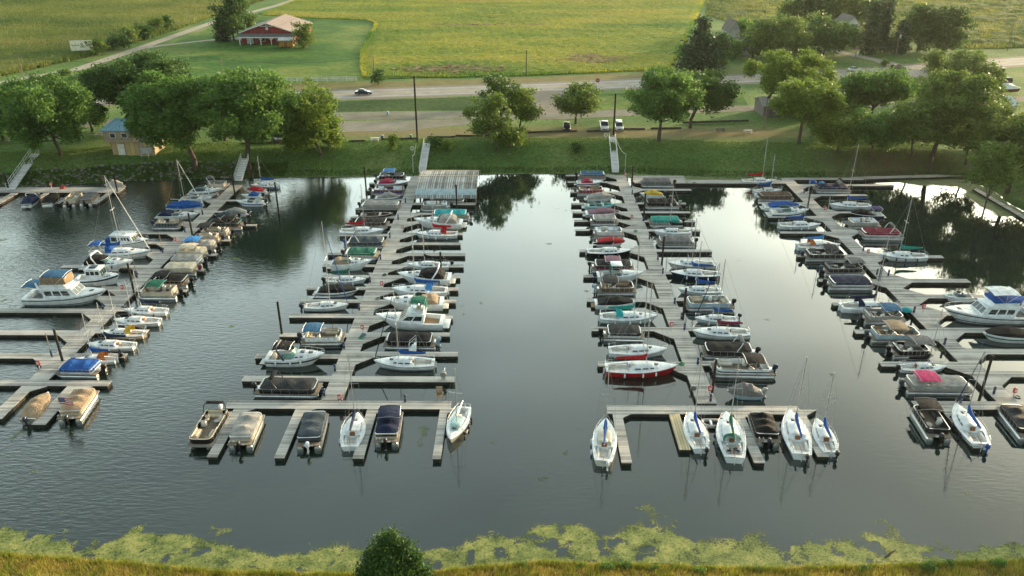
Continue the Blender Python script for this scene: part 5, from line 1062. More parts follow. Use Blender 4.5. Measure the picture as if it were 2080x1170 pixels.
TOPS = {'sailboat wrapped in a bright blue tarp': 323, 'white sailboat with blue canopy, furled jib': 357, 'light blue sailboat with blue boom cover': 328, 'small white sailboat with dark blue boom cover': 548, 'plain white sailboat with black cabin window': 570, 'cream sailboat with yellow hatch cover': 601, 'white sailboat with navy cover across its bow': 622, 'white sailboat with orange hatch and blue cover': 632, 'white sailboat with red boom cover': 373, 'white sailboat with dark green boom cover': 463, 'white sailboat with raised stern canopy hoop': 448, 'white sailboat with red boom and stern covers': 399, 'white and navy sailboat with black boom cover': 431, 'white sailboat with bright blue boom cover': 429, 'white sailboat with navy hull line': 592, 'black-hulled sailboat with white deck': 399, 'white sailboat with teal sail cover': 478, 'white sailboat without sail cover': 568, 'red-hulled sailboat with red boom cover': 570, 'plain white sailboat with yellow stern bag': 377, 'grey-white sailboat with dark boom cover': 430, 'navy-hulled sailboat with blue boom cover': 442, 'small white sailboat with blue boom cover': 487, 'white sailboat with royal blue boom cover': 530, 'white sailboat with maroon boom cover': 525, 'white sailboat with dark blue canopy': 312, 'white sailboat with green fenders': 366, 'teal-hulled sailboat with sky-blue boom cover': 399, 'white sailboat with navy dodger and cover': 480, 'white sailboat with black boom cover': 624, 'white sailboat with emerald boom cover': 398, 'white sailboat moored bow-in with a navy sail cover, front of second pier': 728, 'small pale blue-decked sailboat pointing outward at the right end of second pier': 746, 'cream sailboat with blue boom cover at left end of the third pier front': 752, 'white sailboat with blue sail cover beside the new yellow wood finger': 730, 'white sailboat with green dodger and two people aboard': 735, 'larger white sailboat with blue sail cover at right of third pier front': 733, 'small white sailboat with navy transom, rightmost at the third pier': 763, 'white sailboat with navy hull lines and swung-out blue boom cover': 718}
for row, L_ in ROWS.items():
    L_ = sorted(L_, key=lambda q: q[3]); Ys = [at(q[1], q[3], .0).y for q in L_]
    for i, (fn, xs_, xb_, y, look, cat, k) in enumerate(L_):
        cnt += 1; xa = at(xs_, y, .35).x; xb2 = at(xb_, y, .35).x; Ln = abs(xb2 - xa); k = dict(k); k.pop('seats', None)
        room = 9.0 if i == 0 else Ys[i - 1] - Ys[i]
        B = min(WMAX.get(fn, 3.2), max(1.55, room - .08)); mt_ = k.get('mot', 'black' if fn is P_ else None)
        if isinstance(fn, str): e_ = special(fn, Ln); B = 3.2 if fn == 'sport' else (3.9 if fn == 'fly2' else 2.4)
        elif fn in (trawler, tug): e_ = fn(Ln, B)
        elif fn is flybridge: e_ = fn(Ln, 3.7, k['canv'], k['top']); B = 3.7
        else:
            k.pop('L', None); k.setdefault('seed', cnt)
            if mt_: Ln -= .7
            if fn is S_:
                if row[:4] == 'left' and 'rightmost' in row and look == 'white sailboat with red boom cover': tp_ = 280
                elif look == 'white sailboat with blue boom cover': tp_ = 292
                else: tp_ = TOPS.get(look)
                if tp_: k['mh'] = max(6.5, min(14, zat((xs_ + xb_) / 2, tp_, Ys[i] + B / 2)))
                B = min(B, Ln * .34); k['lean'] = random.Random(cnt).uniform(-.15, .1)
            if fn is M_ or fn is K_: Ln -= .4; B = min(B, Ln * .38)
            if k.get('bx') is not None and xb_ < xs_: pass
            e_ = fn(L=Ln, B=B, **k)
        s_ = 1 if xb2 > xa else -1; sh = (.35 if mt_ else 0) + (.2 if fn is M_ or fn is K_ else 0)
        turn(e_, (xa + xb2) / 2 + sh * s_, Ys[i] + B / 2, (0 if s_ > 0 else math.pi) + R(random.Random(cnt * 7).uniform(-2.0, 2.0)))
        tag(e_, f'{look}, {ORD[i]} from shore, {row}', cat or CATN[fn], f'boats moored on the {row}')
# --- boats in the outer end slips, moored end-on
def endon(fn, stern, bow, look, cat, B, group, short=0, **k):
    global cnt; cnt += 1; A = at(*stern, .4); Bq = at(*bow, .7); d = Bq - A; d.z = 0; Ln = d.length - short; k.setdefault('seed', cnt)
    if look in TOPS: k['mh'] = max(6.5, min(14, zat((stern[0] + bow[0]) / 2, TOPS[look], (A.y + Bq.y) / 2)))
    if fn is dinghy: e_ = dinghy(Ln, B)
    else: e_ = fn(L=Ln, B=B, **k)
    c_ = (A + Bq) / 2; turn(e_, c_.x, c_.y, math.atan2(d.y, d.x)); tag(e_, look, cat, group)
g2, g3, g4, g1 = 'boats in the outer end slips of the second pier', 'boats in the outer end slips of the third pier', 'boats in the outer end slips of the rightmost pier', 'boats in the outer end slips of the leftmost pier'
endon(P_, (450, 836), (402, 909), 'open black and beige pontoon boat, leftmost in the front of the second pier', 'pontoon boat', 2.5, g2, .3, fence='black', seat='cream', bim=None, accent='cream', arch='black', bx=-1.3, mot='white')
endon(P_, (485, 914), (516, 838), 'pontoon boat under a pale beige cover, second from left in front of second pier', 'pontoon boat', 2.5, g2, .6, cover='lgrey', fence='cream', mot='black', ladder=True)
endon(P_, (625, 916), (645, 836), 'dark slate covered pontoon boat with a white outboard motor', 'pontoon boat', 2.5, g2, .6, cover='slate', fence='dgrey', mot='white')
endon(S_, (710, 911), (727, 838), 'white sailboat moored bow-in with a navy sail cover, front of second pier', 'sailboat', 2.5, g2, cover='navy', mh=9, stripe=None, mt=.68)
endon(P_, (783, 908), (796, 832), 'navy covered pontoon boat with a black outboard, front of second pier', 'pontoon boat', 2.5, g2, .6, cover='navy', fence='cream', bim='navy', bx=.9, mot='black', ladder=True)
endon(S_, (944, 830), (914, 896), 'small pale blue-decked sailboat pointing outward at the right end of second pier', 'sailboat', 2.2, g2, cover=None, mh=8.4, stripe=None, mt=.55, hcol='off', cabin='aqua')
endon(S_, (1225, 942), (1231, 852), 'cream sailboat with blue boom cover at left end of the third pier front', 'sailboat', 2.5, g3, cover='blue', mh=9.2, hcol='off', stripe=None, mt=.62, mot='white', cabin='cream')
endon(S_, (1424, 916), (1400, 838), 'white sailboat with blue sail cover beside the new yellow wood finger', 'sailboat', 2.4, g3, cover='blue', mh=9, stripe=None, mt=.62, mot='black')
endon(S_, (1492, 936), (1474, 840), 'white sailboat with green dodger and two people aboard', 'sailboat', 2.9, g3, cover='green', mh=10.5, stripe='teal', mt=.62, dodger='green', bt=None)
endon(dinghy, (1463, 859), (1425, 853), 'small grey inflatable dinghy tied between two sailboats at the third pier', 'dinghy', 1.6, g3)
endon(P_, (1562, 908), (1540, 838), 'black covered pontoon boat in the front slips of the third pier', 'pontoon boat', 2.5, g3, .6, cover='black', fence='black', mot='dgrey', ladder=True)
endon(S_, (1628, 929), (1603, 836), 'larger white sailboat with blue sail cover at right of third pier front', 'sailboat', 2.8, g3, cover='blue', mh=11, stripe='navy', mt=.6, mot='dgrey')
endon(S_, (1688, 922), (1659, 850), 'small white sailboat with navy transom, rightmost at the third pier', 'sailboat', 2.2, g3, cover='blue', mh=8.6, stripe='navy', mt=.6, mot='black')
endon(P_, (1912, 898), (1868, 824), 'black pontoon boat with dark brown bimini in front of the rightmost pier', 'pontoon boat', 2.5, g4, .6, fence='black', seat='dgrey', bim='dbrown', bx=1.2, mot='black')
endon(S_, (1992, 908), (1940, 822), 'white sailboat with navy hull lines and swung-out blue boom cover', 'sailboat', 2.8, g4, cover='blue', mh=9.6, stripe='navy', mt=.6, mot='blue', jib='navy')
endon(P_, (2100, 896), (2046, 824), 'pontoon boat under a dark olive-grey cover at the right edge', 'pontoon boat', 2.6, g4, .3, cover='dgrey', fence='black', mot='black')
endon(P_, (137, 860), (181, 790), 'tan covered pontoon boat flying an American flag, outer slip of leftmost pier', 'pontoon boat', 2.5, g1, .6, cover='tan', fence='cream', mot='dgrey', ladder=True)
FLAGBOAT = bpy.context.scene.objects[-1]
endon(M_, (52, 862), (103, 795), 'narrow fishing boat under a brown cover beside the tan pontoon boat', 'motorboat', 1.9, g1, .9, cover='tan', mot='navy', hcol='lgrey', plat=False)
g0 = 'boats at the low dock by the left bank'
endon(M_, (53, 419), (80, 395), 'navy covered wakeboard boat with tower at the low left dock', 'motorboat', 2.2, g0, cover='navy', arch='white', bx=0, plat=True)
endon(M_, (96, 417), (117, 394), 'white boat with black cover at the low left dock', 'motorboat', 2.2, g0, cover='black')
endon(P_, (138, 419), (160, 394), 'beige pontoon boat with open deck at the low left dock', 'pontoon boat', 2.3, g0, .4, fence='cream', seat='cream', mot='black')
endon(P_, (172, 417), (192, 394), 'grey covered pontoon boat, rightmost inside slip at the low left dock', 'pontoon boat', 2.3, g0, .4, cover='grey', fence='tan', mot='black')
endon(M_, (250, 377), (212, 378), 'boat under a pale blue-grey cover behind the low left dock', 'motorboat', 2.2, g0, cover='lgrey', mot='black', tent=.5)
endon(jetski, (0, 0), (1, 1), 'x', 'x', 1, g0) if False else None
# --- boathouse over the second pier's right-hand slips
bh = empty('boathouse', (0, 0, 0)); x0, x1 = at(846, 399, 1).x, at(969, 399, 1).x; y0, y1 = Yp(900, 411) - .2, Yp(900, 362)
tag(bh, 'open-sided boathouse with weathered translucent blue-white arched roof', 'boathouse')
rfm = planks('translucent roof panel', 0, .42, (.08, .085, .09), (.56, .61, .64), .2)
n_ = 15; yc = (y0 + y1) / 2; ry = (y1 - y0) / 2
g = []
for j in range(97):
    x = x0 + (x1 - x0) * j / 96; dz = .05 * math.sin(j * math.pi / 2)
    g.append([(x, yc + ry * math.cos(a), 1.35 + 1.9 * math.sin(a) ** .8 + dz) for a in [math.pi * k / n_ for k in range(n_ + 1)]])
MB().sheet(g).build('roof_panel', rfm, bh, 60); MB().sheet([[(a, b, c - .04) for a, b, c in q[::-1]] for q in g]).build('roof_lining', rfm, bh, 60)
m = MB()
for j in range(25):
    x = x0 + (x1 - x0) * j / 24; m.tube([(x, yc + (ry + .03) * math.cos(a), 1.42 + 1.92 * math.sin(a) ** .8) for a in [math.pi * k / n_ for k in range(n_ + 1)]], .03, 4)
for k in (2, 5, 7, 10): a = math.pi * k / 15; m.tube([(x0, yc + (ry + .04) * math.cos(a), 1.46 + 1.92 * math.sin(a) ** .8), (x1, yc + (ry + .04) * math.cos(a), 1.46 + 1.92 * math.sin(a) ** .8)], .035, 4)
m.build('roof_rib', gel((.50, .42, .28), .7), bh)
m = MB(); m.sheet([[(x, yc + (ry + .05) * math.cos(a), 1.41 + 1.93 * math.sin(a) ** .8) for a in (math.pi * .93, math.pi * .86, math.pi * .79)] for x in (x0, x1)]); m.build('skylight_band', gel((.42, .58, .66), .4), bh)
m = MB(); m.box(((x0 + x1) / 2, yc, 3.33), (x1 - x0, .35, .06)); m.build('ridge_cap', gel((.50, .44, .30), .6), bh)
for j in range(5):
    for yq in (y0 + .05, y1 - .05): MB().tube([(x0 + .1 + (x1 - x0 - .2) * j / 4, yq, .3), (x0 + .1 + (x1 - x0 - .2) * j / 4, yq, 1.45)], .06, 6).build('post', metal((.5, .5, .5), .6), bh)
# --- pilings, pedestals, extinguisher boxes
PILE = rough_noise('creosoted pile', (.012, .010, .009), (.05, .042, .035), 3, .8)
def pile(xb_, yb_, yt, label, r_=.16, zb=.3, mat=PILE, cat='piling', group='dark pilings holding the piers', top=False):
    b_ = at(xb_, yb_, zb); zt = zat(xb_, yt, b_.y)
    m = MB(); m.tube([(0, 0, -1.2), (0, 0, zt - zb - .02), (0, 0, zt - zb)], [r_, r_ * .92, r_ * .6], 9); o = m.build('piling', mat, ang=50); o.location = b_; tag(o, label, cat, group); return o
PL = [(273, 597, 535, 'beside the tug-style boat'), (128, 736, 669, 'on the leftmost pier near the empty slips'), (391, 479, 433, 'on the leftmost pier beside the open grey pontoon'), (477, 394, 358, 'at the shore end of the leftmost pier'), (566, 431, 370, 'standing free right of the leftmost pier'), (18, 387, 351, 'at the foot of the left gangway'), (239, 391, 357, 'at the right end of the low left dock'),
      (745, 400, 338, 'left of the boats near the second pier shore end'), (928, 433, 375, 'in front of the arched boathouse'), (896, 553, 512, 'behind the black-covered sport cruiser'), (573, 680, 613, 'at the outer end of a left finger of the second pier'), (1283, 382, 337, 'at the shore end of the third pier'), (1307, 451, 393, 'beside the black covered pontoon on the third pier'), (1344, 540, 480, 'beside the flat grey covered pontoon'),
      (1387, 651, 585, 'between the small blue-covered sailboat and big pontoon'), (1446, 800, 730, 'beside the white and navy pontoon'), (1640, 425, 392, 'left of the empty slip on the rightmost pier'), (1785, 573, 518, 'at the bow of the emerald-covered sailboat'), (1995, 792, 722, 'at the outer end of the rightmost pier')]
for xb_, yb_, yt, l in PL: pile(xb_, yb_, yt, 'dark round piling ' + l)
pile(848, 289, 154, 'very tall dark timber pole at the head of the boathouse gangway', .22, 3.4, cat='pole', group='x').pop('group') if False else None
for xb_, yb_, yt, l in ((848, 289, 154, 'very tall dark timber pole at the head of the boathouse gangway'), (1246, 275, 190, 'tall dark lamp pole at the head of the third pier gangway')):
    o = pile(xb_, yb_, yt, l, .22, 3.4, cat='pole', group='tall poles at the gangway heads'); o.name = 'timber_pole'
THIN = [(331, 514, 471), (376, 472, 426), (412, 437, 403), (279, 565, 518), (106, 725, 677)]
for i, (a_, b_, c_) in enumerate(THIN):
    base = at(a_, b_, DZ); zt = zat(a_, c_, base.y); e_ = empty('dock_post', base); m = MB(); m.tube([(0, 0, 0), (0, 0, zt - DZ)], .05, 6); m.build('post', gel((.25, .23, .2), .7), e_)
    MB().box((0, 0, .5), (.22, .2, .9), .04).build('junction_box', gel((.03, .05, .12), .5), e_)
    tag(e_, f'thin grey post with box, {ORD[len(THIN)-1-sorted(t[1] for t in THIN).index(b_)] if 0 else ORD[sorted(t[1] for t in THIN).index(b_)]} from shore on the leftmost pier', 'dock post', 'thin posts on the leftmost pier')
NAVY = [(751, 574, 2), (727, 630, 2), (696, 708, 2), (680, 754, 2), (659, 804, 2), (823, 816, 2), (773, 527, 2), (792, 483, 2), (809, 446, 2), (824, 412, 2), (1275, 368, 3), (1284, 395, 3), (1293, 412, 3), (1307, 449, 3), (1319, 486, 3), (1336, 528, 3), (1346, 556, 3), (1370, 617, 3), (1384, 648, 3), (1390, 670, 3), (1417, 740, 3), (1443, 815, 3), (1633, 392, 4), (1753, 510, 4), (1804, 560, 4), (1781, 558, 4), (1856, 635, 4), (1918, 700, 4), (2018, 800, 4), (1951, 818, 4), (276, 562, 1), (208, 628, 1)]
PN = {1: 'leftmost pier', 2: 'second pier', 3: 'third pier', 4: 'rightmost pier'}
def proto_ped():
    e_ = empty('power_pedestal', (0, 0, 0)); MB().box((0, 0, .42), (.24, .22, .84), .04).build('body', gel((.02, .035, .12), .45), e_); MB().box((0, 0, .90), (.30, .28, .14), .05, taper=.8).build('cap', gel((.025, .04, .14), .4), e_); MB().box((0, -.125, .55), (.14, .03, .2), .01).build('socket_panel', gel((.3, .3, .3), .5), e_); return e_
def proto_ext():
    e_ = empty('fire_extinguisher_station', (0, 0, 0)); MB().box((0, 0, .35), (.10, .10, .7), .02).build('post', gel((.6, .6, .58), .5), e_); MB().box((0, 0, .85), (.42, .26, .62), .05).build('red_cabinet', gel((.55, .02, .025), .4), e_); MB().box((0, -.135, .9), (.26, .02, .36), .01).build('white_door', gel((.75, .72, .7), .4), e_); return e_
def dupe(root):
    c = root.copy(); COL.objects.link(c)
    for ch in root.children:
        q = ch.copy(); COL.objects.link(q); q.parent = c
        for gch in ch.children: z_ = gch.copy(); COL.objects.link(z_); z_.parent = q
    return c
def clampx(x, pn): lo, hi = {1: (-56.5, -54.6), 2: (-21.5, -19.6), 3: (20.1, 22.0), 4: (53.5, 55.4)}[pn]; return max(lo, min(hi, x))
pr = proto_ped(); first = True
for pn in (1, 2, 3, 4):
    for i, (x, y, _) in enumerate(sorted([q for q in NAVY if q[2] == pn], key=lambda q: q[1])):
        o = pr if first else dupe(pr); first = False; v = at(x, y, DZ)
        if not (y > 797): v.x = clampx(v.x, pn)
        o.location = v; tag(o, f'navy blue power pedestal, {ORD[i]} from shore on the {PN[pn]}', 'power pedestal', 'power pedestals on the piers')
pr = proto_ext(); first = True
for x, y, l in ((818, 470, 'on the second pier beside the domed cruiser'), (776, 586, 'on the second pier beside the blue-covered sailboat'), (737, 676, 'on the second pier beside the green hose'), (1283, 449, 'on the third pier beside the turquoise cover'), (1270, 362, 'at the foot of the third gangway'), (1363, 670, 'on the third pier behind the charcoal covered pontoon'), (1441, 802, 'near the outer end of the third pier'), (1675, 432, 'on the rightmost pier beside the blue and white runabout'), (1762, 520, 'on the rightmost pier near the emerald-covered sailboat'), (1874, 634, 'on the rightmost pier facing the big yacht'), (2058, 806, 'at the far right front of the rightmost pier'), (357, 496, 'on the leftmost pier beside the tan pontoon'), (445, 404, 'near the shore end of the leftmost pier'), (81, 750, 'near the outer end of the leftmost pier'), (250, 594, 'on the leftmost pier beside the tug-style boat'), (105, 383, 'on the low dock by the left bank'), (691, 820, 'at the front cross dock of the second pier')):
    o = pr if first else dupe(pr); first = False; o.location = at(x, y, DZ); tag(o, 'red fire extinguisher station ' + l, 'fire extinguisher', 'red extinguisher stations on the piers')
# ================================================================ TREES
BARK = rough_noise('bark', (.045, .035, .028), (.13, .105, .085), 3, .95, .6, .05)
LM = dict(green=leafmat('maple leaf', (.04, .115, .026), (.15, .27, .055), .45), dark=leafmat('oak leaf', (.026, .075, .018), (.085, .16, .032), .35), yell=leafmat('yellowing leaf', (.055, .13, .02), (.20, .28, .04), .45),
          olive=leafmat('olive leaf', (.05, .105, .022), (.17, .25, .05), .4), fir=leafmat('pine needles', (.018, .05, .022), (.06, .11, .04), .2), will=leafmat('willow leaf', (.05, .12, .03), (.19, .26, .06), .4), front=leafmat('near leaf', (.02, .06, .015), (.09, .17, .035), .35))
def crown_np(rg, blobs, dens, size, droop=0.0, flat=.6):
    """leaf quads on many small clumps spread through the given ellipsoids (cx, cy, cz, rx, ry, rz)"""
    CO = []
    for cx, cy, cz, rx, ry, rz in blobs:
        area = 4 * math.pi * ((rx * ry) ** 1.6 / 3 + (rx * rz) ** 1.6 / 3 + (ry * rz) ** 1.6 / 3) ** (1 / 1.6)
        nc = max(8, int(area / (size * 4.6) ** 2 * 3.2)); nl = max(10, int(dens * area / nc / (size * size) * .9))
        u = rg.normal(size=(nc, 3)); u /= np.linalg.norm(u, axis=1)[:, None]; rr = rg.uniform(.45, 1.06, (nc, 1)) ** .6
        cc = np.array([cx, cy, cz]) + u * rr * np.array([rx, ry, rz]); cr_ = rg.uniform(.6, 1.35, (nc, 1)) * size * 2.6
        P = np.repeat(cc, nl, 0) + rg.normal(size=(nc * nl, 3)) * np.repeat(cr_, nl, 0) * np.array([.62, .62, .42]); 
        if droop: P[:, 2] -= np.abs(rg.normal(size=len(P))) * droop
        CO.append(P)
    P = np.concatenate(CO); n_ = len(P)
    a_ = rg.normal(size=(n_, 3)); a_[:, 2] *= flat; a_ /= np.linalg.norm(a_, axis=1)[:, None]
    b_ = np.cross(a_, rg.normal(size=(n_, 3))); b_ /= np.linalg.norm(b_, axis=1)[:, None]
    s_ = size * rg.uniform(.55, 1.2, (n_, 1)); l = a_ * s_; w_ = b_ * s_ * .55
    co = np.stack([P - l, P - w_ , P + l * .9, P + w_], 1).reshape(-1, 3)
    return co, np.arange(n_ * 4).reshape(-1, 4)
def tree(bx, by, cx, cw, top, bot, leaf, label, seed, dens=.9, size=.34, lobes=7, zb=None, name='deciduous_tree', cat='tree', lean=0, trunk=.35, depth=1.0, droop=0, group='trees around the marina'):
    base = gnd(bx, by) if zb is None else at(bx, by, zb); rg = np.random.default_rng(seed); rr = random.Random(seed)
    Y = base.y; kk = base.y / ray(bx, by).y; mpp = kk * 1.0 / F * 1.0
    W = cw * mpp; cxw = (cx - bx) * mpp; zt = zat(cx, top, Y) - base.z; zbt = max(.6, zat(cx, bot, Y) - base.z)
    Hc = max(1.5, zt - zbt); cz = zbt + Hc * .5; e_ = empty(name, base); tag(e_, label, cat, group)
    big = cw > 75 and Hc > 5
    if big: lobes = int(lobes * 1.7)
    blobs = [(cxw, 0, cz, W * (.2 if big else .27), W * .25 * depth, Hc * (.26 if big else .32))]
    W *= 1.03
    for i in range(int(lobes * 1.6)):
        a_ = rr.uniform(0, 6.28); zf = rr.uniform(-.6, .9); rs = rr.uniform(.045, .10) * W; wz = math.sqrt(max(.12, 1 - zf * zf)); blobs.append((cxw + math.cos(a_) * W * .46 * wz, math.sin(a_) * W * .46 * wz * depth, cz + zf * Hc * .5, rs, rs, rs * .7))
    for i in range(lobes):
        a_ = i * 2.4 + rr.uniform(-.5, .5); q = rr.uniform(.5, .95); zf = rr.uniform(-.42, .42); rs = (rr.uniform(.10, .19) if big else rr.uniform(.16, .27)) * W
        wz = math.sqrt(max(.1, 1 - (zf / .55) ** 2)); blobs.append((cxw + math.cos(a_) * W * (.37 if big else .31) * q * wz, math.sin(a_) * W * (.37 if big else .31) * q * depth * wz, cz + zf * Hc * .8, rs * .92, rs * .92 * depth, min(rs, Hc * .22)))
    co, q = crown_np(rg, blobs, dens * .34, size, droop); ok = co[:, 2] > .15; 
    me_ = npmesh('crown', co, q); me_.materials.append(LM[leaf]); link('crown', me_, e_)
    if trunk:
        m = MB(); P = [(0, 0, -.4), (lean * .3, 0, zbt * .5), (cxw * .5 + lean * .5, 0, zbt + Hc * .15), (cxw * .9, 0, zbt + Hc * .6), (cxw, 0, zbt + Hc * .88)]
        m.tube(P, [trunk * 1.25, trunk, trunk * .75, trunk * .35, trunk * .1], 8)
        for bl in blobs[1 + int(lobes * 1.6):]:
            s0 = rr.uniform(.25, .6); st = Vector(P[1]).lerp(Vector(P[3]), s0); en = Vector(bl[:3]); md = st.lerp(en, .5) + Vector((0, 0, -.08 * Hc)); m.tube([st, md, en], [trunk * .45, trunk * .28, trunk * .08], 5)
        m.build('trunk', BARK, e_)
    return e_
def conifer(bx, by, w_px, top, label, seed, leaf='fir', zb=3.5, broken=.0, size=.45):
    base = at(bx, by, zb); kk = base.y / ray(bx, by).y / F; W = w_px * kk; Ht = zat(bx, top, base.y) - zb; rg = np.random.default_rng(seed); rr = random.Random(seed)
    e_ = empty('pine_tree', base); tag(e_, label, 'tree', 'trees around the marina'); blobs = []; n_ = 9
    for i in range(n_):
        u = i / (n_ - 1); r_ = W / 2 * (1 - u) ** .8 * .62 + .3
        for k in range(3): a_ = rr.uniform(0, 6.28); blobs.append((math.cos(a_) * r_ * .6, math.sin(a_) * r_ * .6, Ht * (.1 + .86 * u), r_ * .75, r_ * .75, Ht * .055))
    co, q = crown_np(rg, blobs, .34, size, .1); me_ = npmesh('crown', co, q); me_.materials.append(LM[leaf]); link('crown', me_, e_)
    MB().tube([(0, 0, -.3), (0, 0, Ht * .5), (0, 0, Ht * .97)], [.35, .22, .05], 7).build('trunk', BARK, e_); return e_
T = tree
T(124, 318, 112, 178, 162, 302, 'green', 'wide leafy green tree left of the tan shed, its trunk on the bank', 1, trunk=.35, lobes=11, dens=.55)
T(8, 285, 0, 120, 182, 285, 'green', 'green tree cut off by the left edge of the picture', 2)
T(188, 268, 185, 100, 148, 262, 'green', 'narrower dark green tree directly behind the wide leafy tree', 3)
T(90, 240, 85, 120, 158, 235, 'dark', 'dark tree half hidden behind the wide leafy tree', 4)
T(40, 228, 45, 70, 168, 225, 'green', 'small green tree far left beside the highway', 41)
T(252, 262, 300, 205, 116, 240, 'dark', 'tall dark green tree rising behind the tan shed', 5, lobes=12, trunk=.5)
T(398, 345, 372, 172, 150, 298, 'green', 'tall green tree with twin pale trunks on the rocky bank', 6, trunk=.5, lobes=14, dens=.46, depth=.8)
T(330, 282, 335, 120, 160, 262, 'green', 'green tree standing directly behind the twin-trunked tree', 61, trunk=.35, lobes=8, dens=.6)
T(508, 352, 522, 190, 146, 288, 'green', 'large spreading tree leaning over the left gangway', 7, trunk=.55, lobes=14, dens=.42)
T(458, 285, 452, 120, 152, 262, 'yell', 'lighter tree filling the gap left of the leaning tree', 71, lobes=8, dens=.5)
T(652, 318, 628, 128, 162, 302, 'yell', 'lighter green tree with drooping tiers beside the open lawn', 8, lobes=10, dens=.75)
T(668, 305, 668, 72, 240, 304, 'yell', 'small yellow-green tree at the right foot of the tiered tree', 81, lobes=5, trunk=.15)
T(1018, 268, 1018, 84, 151, 232, 'dark', 'round dark oak right of the tall timber pole', 9, dens=1.1, lobes=7)
T(1056, 268, 1065, 68, 180, 242, 'yell', 'small round yellow-green tree beside the dark oak', 10, lobes=6, trunk=.2)
T(1010, 306, 992, 85, 190, 290, 'olive', 'thin scraggly half-bare tree on the lawn right of the boathouse', 11, dens=.16, lobes=8, trunk=.22)
T(1035, 300, 1035, 70, 255, 300, 'yell', 'low sparse bush beside the scraggly half-bare tree', 12, dens=.4, trunk=.1, lobes=5)
T(1169, 252, 1172, 98, 170, 228, 'olive', 'low spreading tree beside the parked black car', 13, lobes=8, trunk=.25)
T(1338, 287, 1343, 140, 144, 248, 'green', 'big dense round tree right of the third pier gangway', 14, lobes=12, dens=1.05, trunk=.4)
T(1402, 260, 1425, 112, 146, 225, 'dark', 'dark spreading oak behind the big dense round tree', 15, lobes=9, trunk=.4)
T(1548, 232, 1590, 160, 108, 190, 'yell', 'tall light green tree leaning right beside the highway', 16, lobes=11, trunk=.35)
T(1622, 292, 1625, 125, 162, 245, 'yell', 'umbrella-shaped yellow-green tree with forked trunk on the bank', 17, lobes=10, trunk=.35)
T(1765, 262, 1765, 132, 136, 218, 'green', 'rounded bright green tree between highway and storage yard', 18, lobes=10)
T(1700, 312, 1700, 105, 225, 296, 'yell', 'leafy yellow-green thicket left of the tall bank tree', 19, lobes=8, trunk=.2)
T(1770, 320, 1762, 120, 228, 300, 'green', 'dark green thicket left of the tall bank tree trunk', 20, lobes=9, trunk=.2)
T(1690, 262, 1705, 90, 195, 260, 'yell', 'yellow-green tree just behind the umbrella-shaped tree', 201, lobes=7, trunk=.2)
T(1886, 345, 1900, 180, 150, 290, 'olive', 'tallest tree on the right bank with a long bare trunk', 21, lobes=14, dens=.55, trunk=.5)
T(1850, 320, 1840, 105, 215, 298, 'olive', 'bushy tree just left of the long bare trunk', 22, lobes=8, trunk=.2)
T(1960, 335, 1955, 85, 235, 312, 'olive', 'bushy tree just right of the long bare trunk', 221, lobes=7, trunk=.2)
T(2045, 392, 2040, 160, 195, 350, 'will', 'feathery green tree at the right edge of the picture', 23, lobes=12, dens=.75, trunk=.4, droop=.5)
T(2110, 400, 2120, 130, 190, 380, 'yell', 'leafy tree cut by the right edge of the picture', 24, lobes=9)
T(2010, 385, 2010, 80, 290, 388, 'olive', 'low bush under the feathery tree at the right edge', 25, lobes=6, trunk=.15)
T(1890, 172, 1892, 60, 102, 158, 'olive', 'slim golden-green tree beside the highway, right of the red car', 26, lobes=5, trunk=.2)
T(1950, 188, 1950, 88, 104, 178, 'will', 'rounded hazy green tree beside the sunlit highway', 27, lobes=7, trunk=.25)
T(2000, 195, 1998, 62, 124, 195, 'olive', 'darker green tree left of the stored boat', 28, lobes=6, trunk=.2)
T(1885, 205, 1880, 70, 158, 205, 'olive', 'small tree in front of the sunlit shed roof', 29, lobes=5, trunk=.2)
conifer(1418, 142, 112, 38, 'wide dark pine at the corner of the soybean field', 30, size=.6)
T(1462, 135, 1462, 40, 70, 130, 'dark', 'small dark tree beside the wide pine', 301, zb=3.5, trunk=.2, lobes=4, size=.5)
T(1508, 95, 1508, 44, 33, 80, 'green', 'round green tree behind the grey farmhouse', 31, zb=3.5, lobes=5, size=.55)
T(1572, 122, 1575, 118, 32, 118, 'will', 'broad weeping willow left of the white garage', 32, zb=3.5, lobes=10, size=.55, droop=1.2)
T(1672, 116, 1672, 100, 30, 112, 'dark', 'dense dark green tree right of the weeping willow', 33, zb=3.5, lobes=8, size=.55)
for i, (x, w_, t_, b_) in enumerate(((1605, 50, 0, 45), (1640, 60, -15, 48), (1685, 66, -20, 45), (1735, 66, -14, 48), (1775, 60, -12, 55), (1600, 40, 18, 45))): T(x, b_ + 6, x, w_, t_, b_ + 2, ('olive', 'dark', 'green', 'olive', 'dark', 'will')[i], f'{ORD[i]} from left of the trees in the grove at the top right', 340 + i, zb=3.5, lobes=6, size=.7)
T(1528, 118, 1528, 40, 72, 116, 'dark', 'dark bushy tree between the farmhouse wing and the willow', 331, zb=3.5, lobes=4, size=.5)
T(1705, 96, 1704, 44, 44, 94, 'green', 'green tree in front of the white house', 332, zb=3.5, lobes=5, size=.55)
T(1546, 84, 1546, 56, 40, 82, 'olive', 'olive tree behind the farmhouse wing', 333, zb=3.5, lobes=5, size=.55)
T(1735, 98, 1733, 44, 50, 97, 'dark', 'dark shrubby tree right in front of the white house', 334, zb=3.5, lobes=5, size=.5)
T(1490, 118, 1488, 40, 80, 116, 'green', 'small green tree at the left of the farmhouse wing', 335, zb=3.5, lobes=5, size=.5)
T(1640, 100, 1640, 70, 24, 98, 'will', 'hazy green tree behind the gap between willow and dark tree', 336, zb=3.5, lobes=7, size=.6)
conifer(1762, 110, 44, 10, 'left one of two tall hazy spruces beside the white house', 35, size=.6)
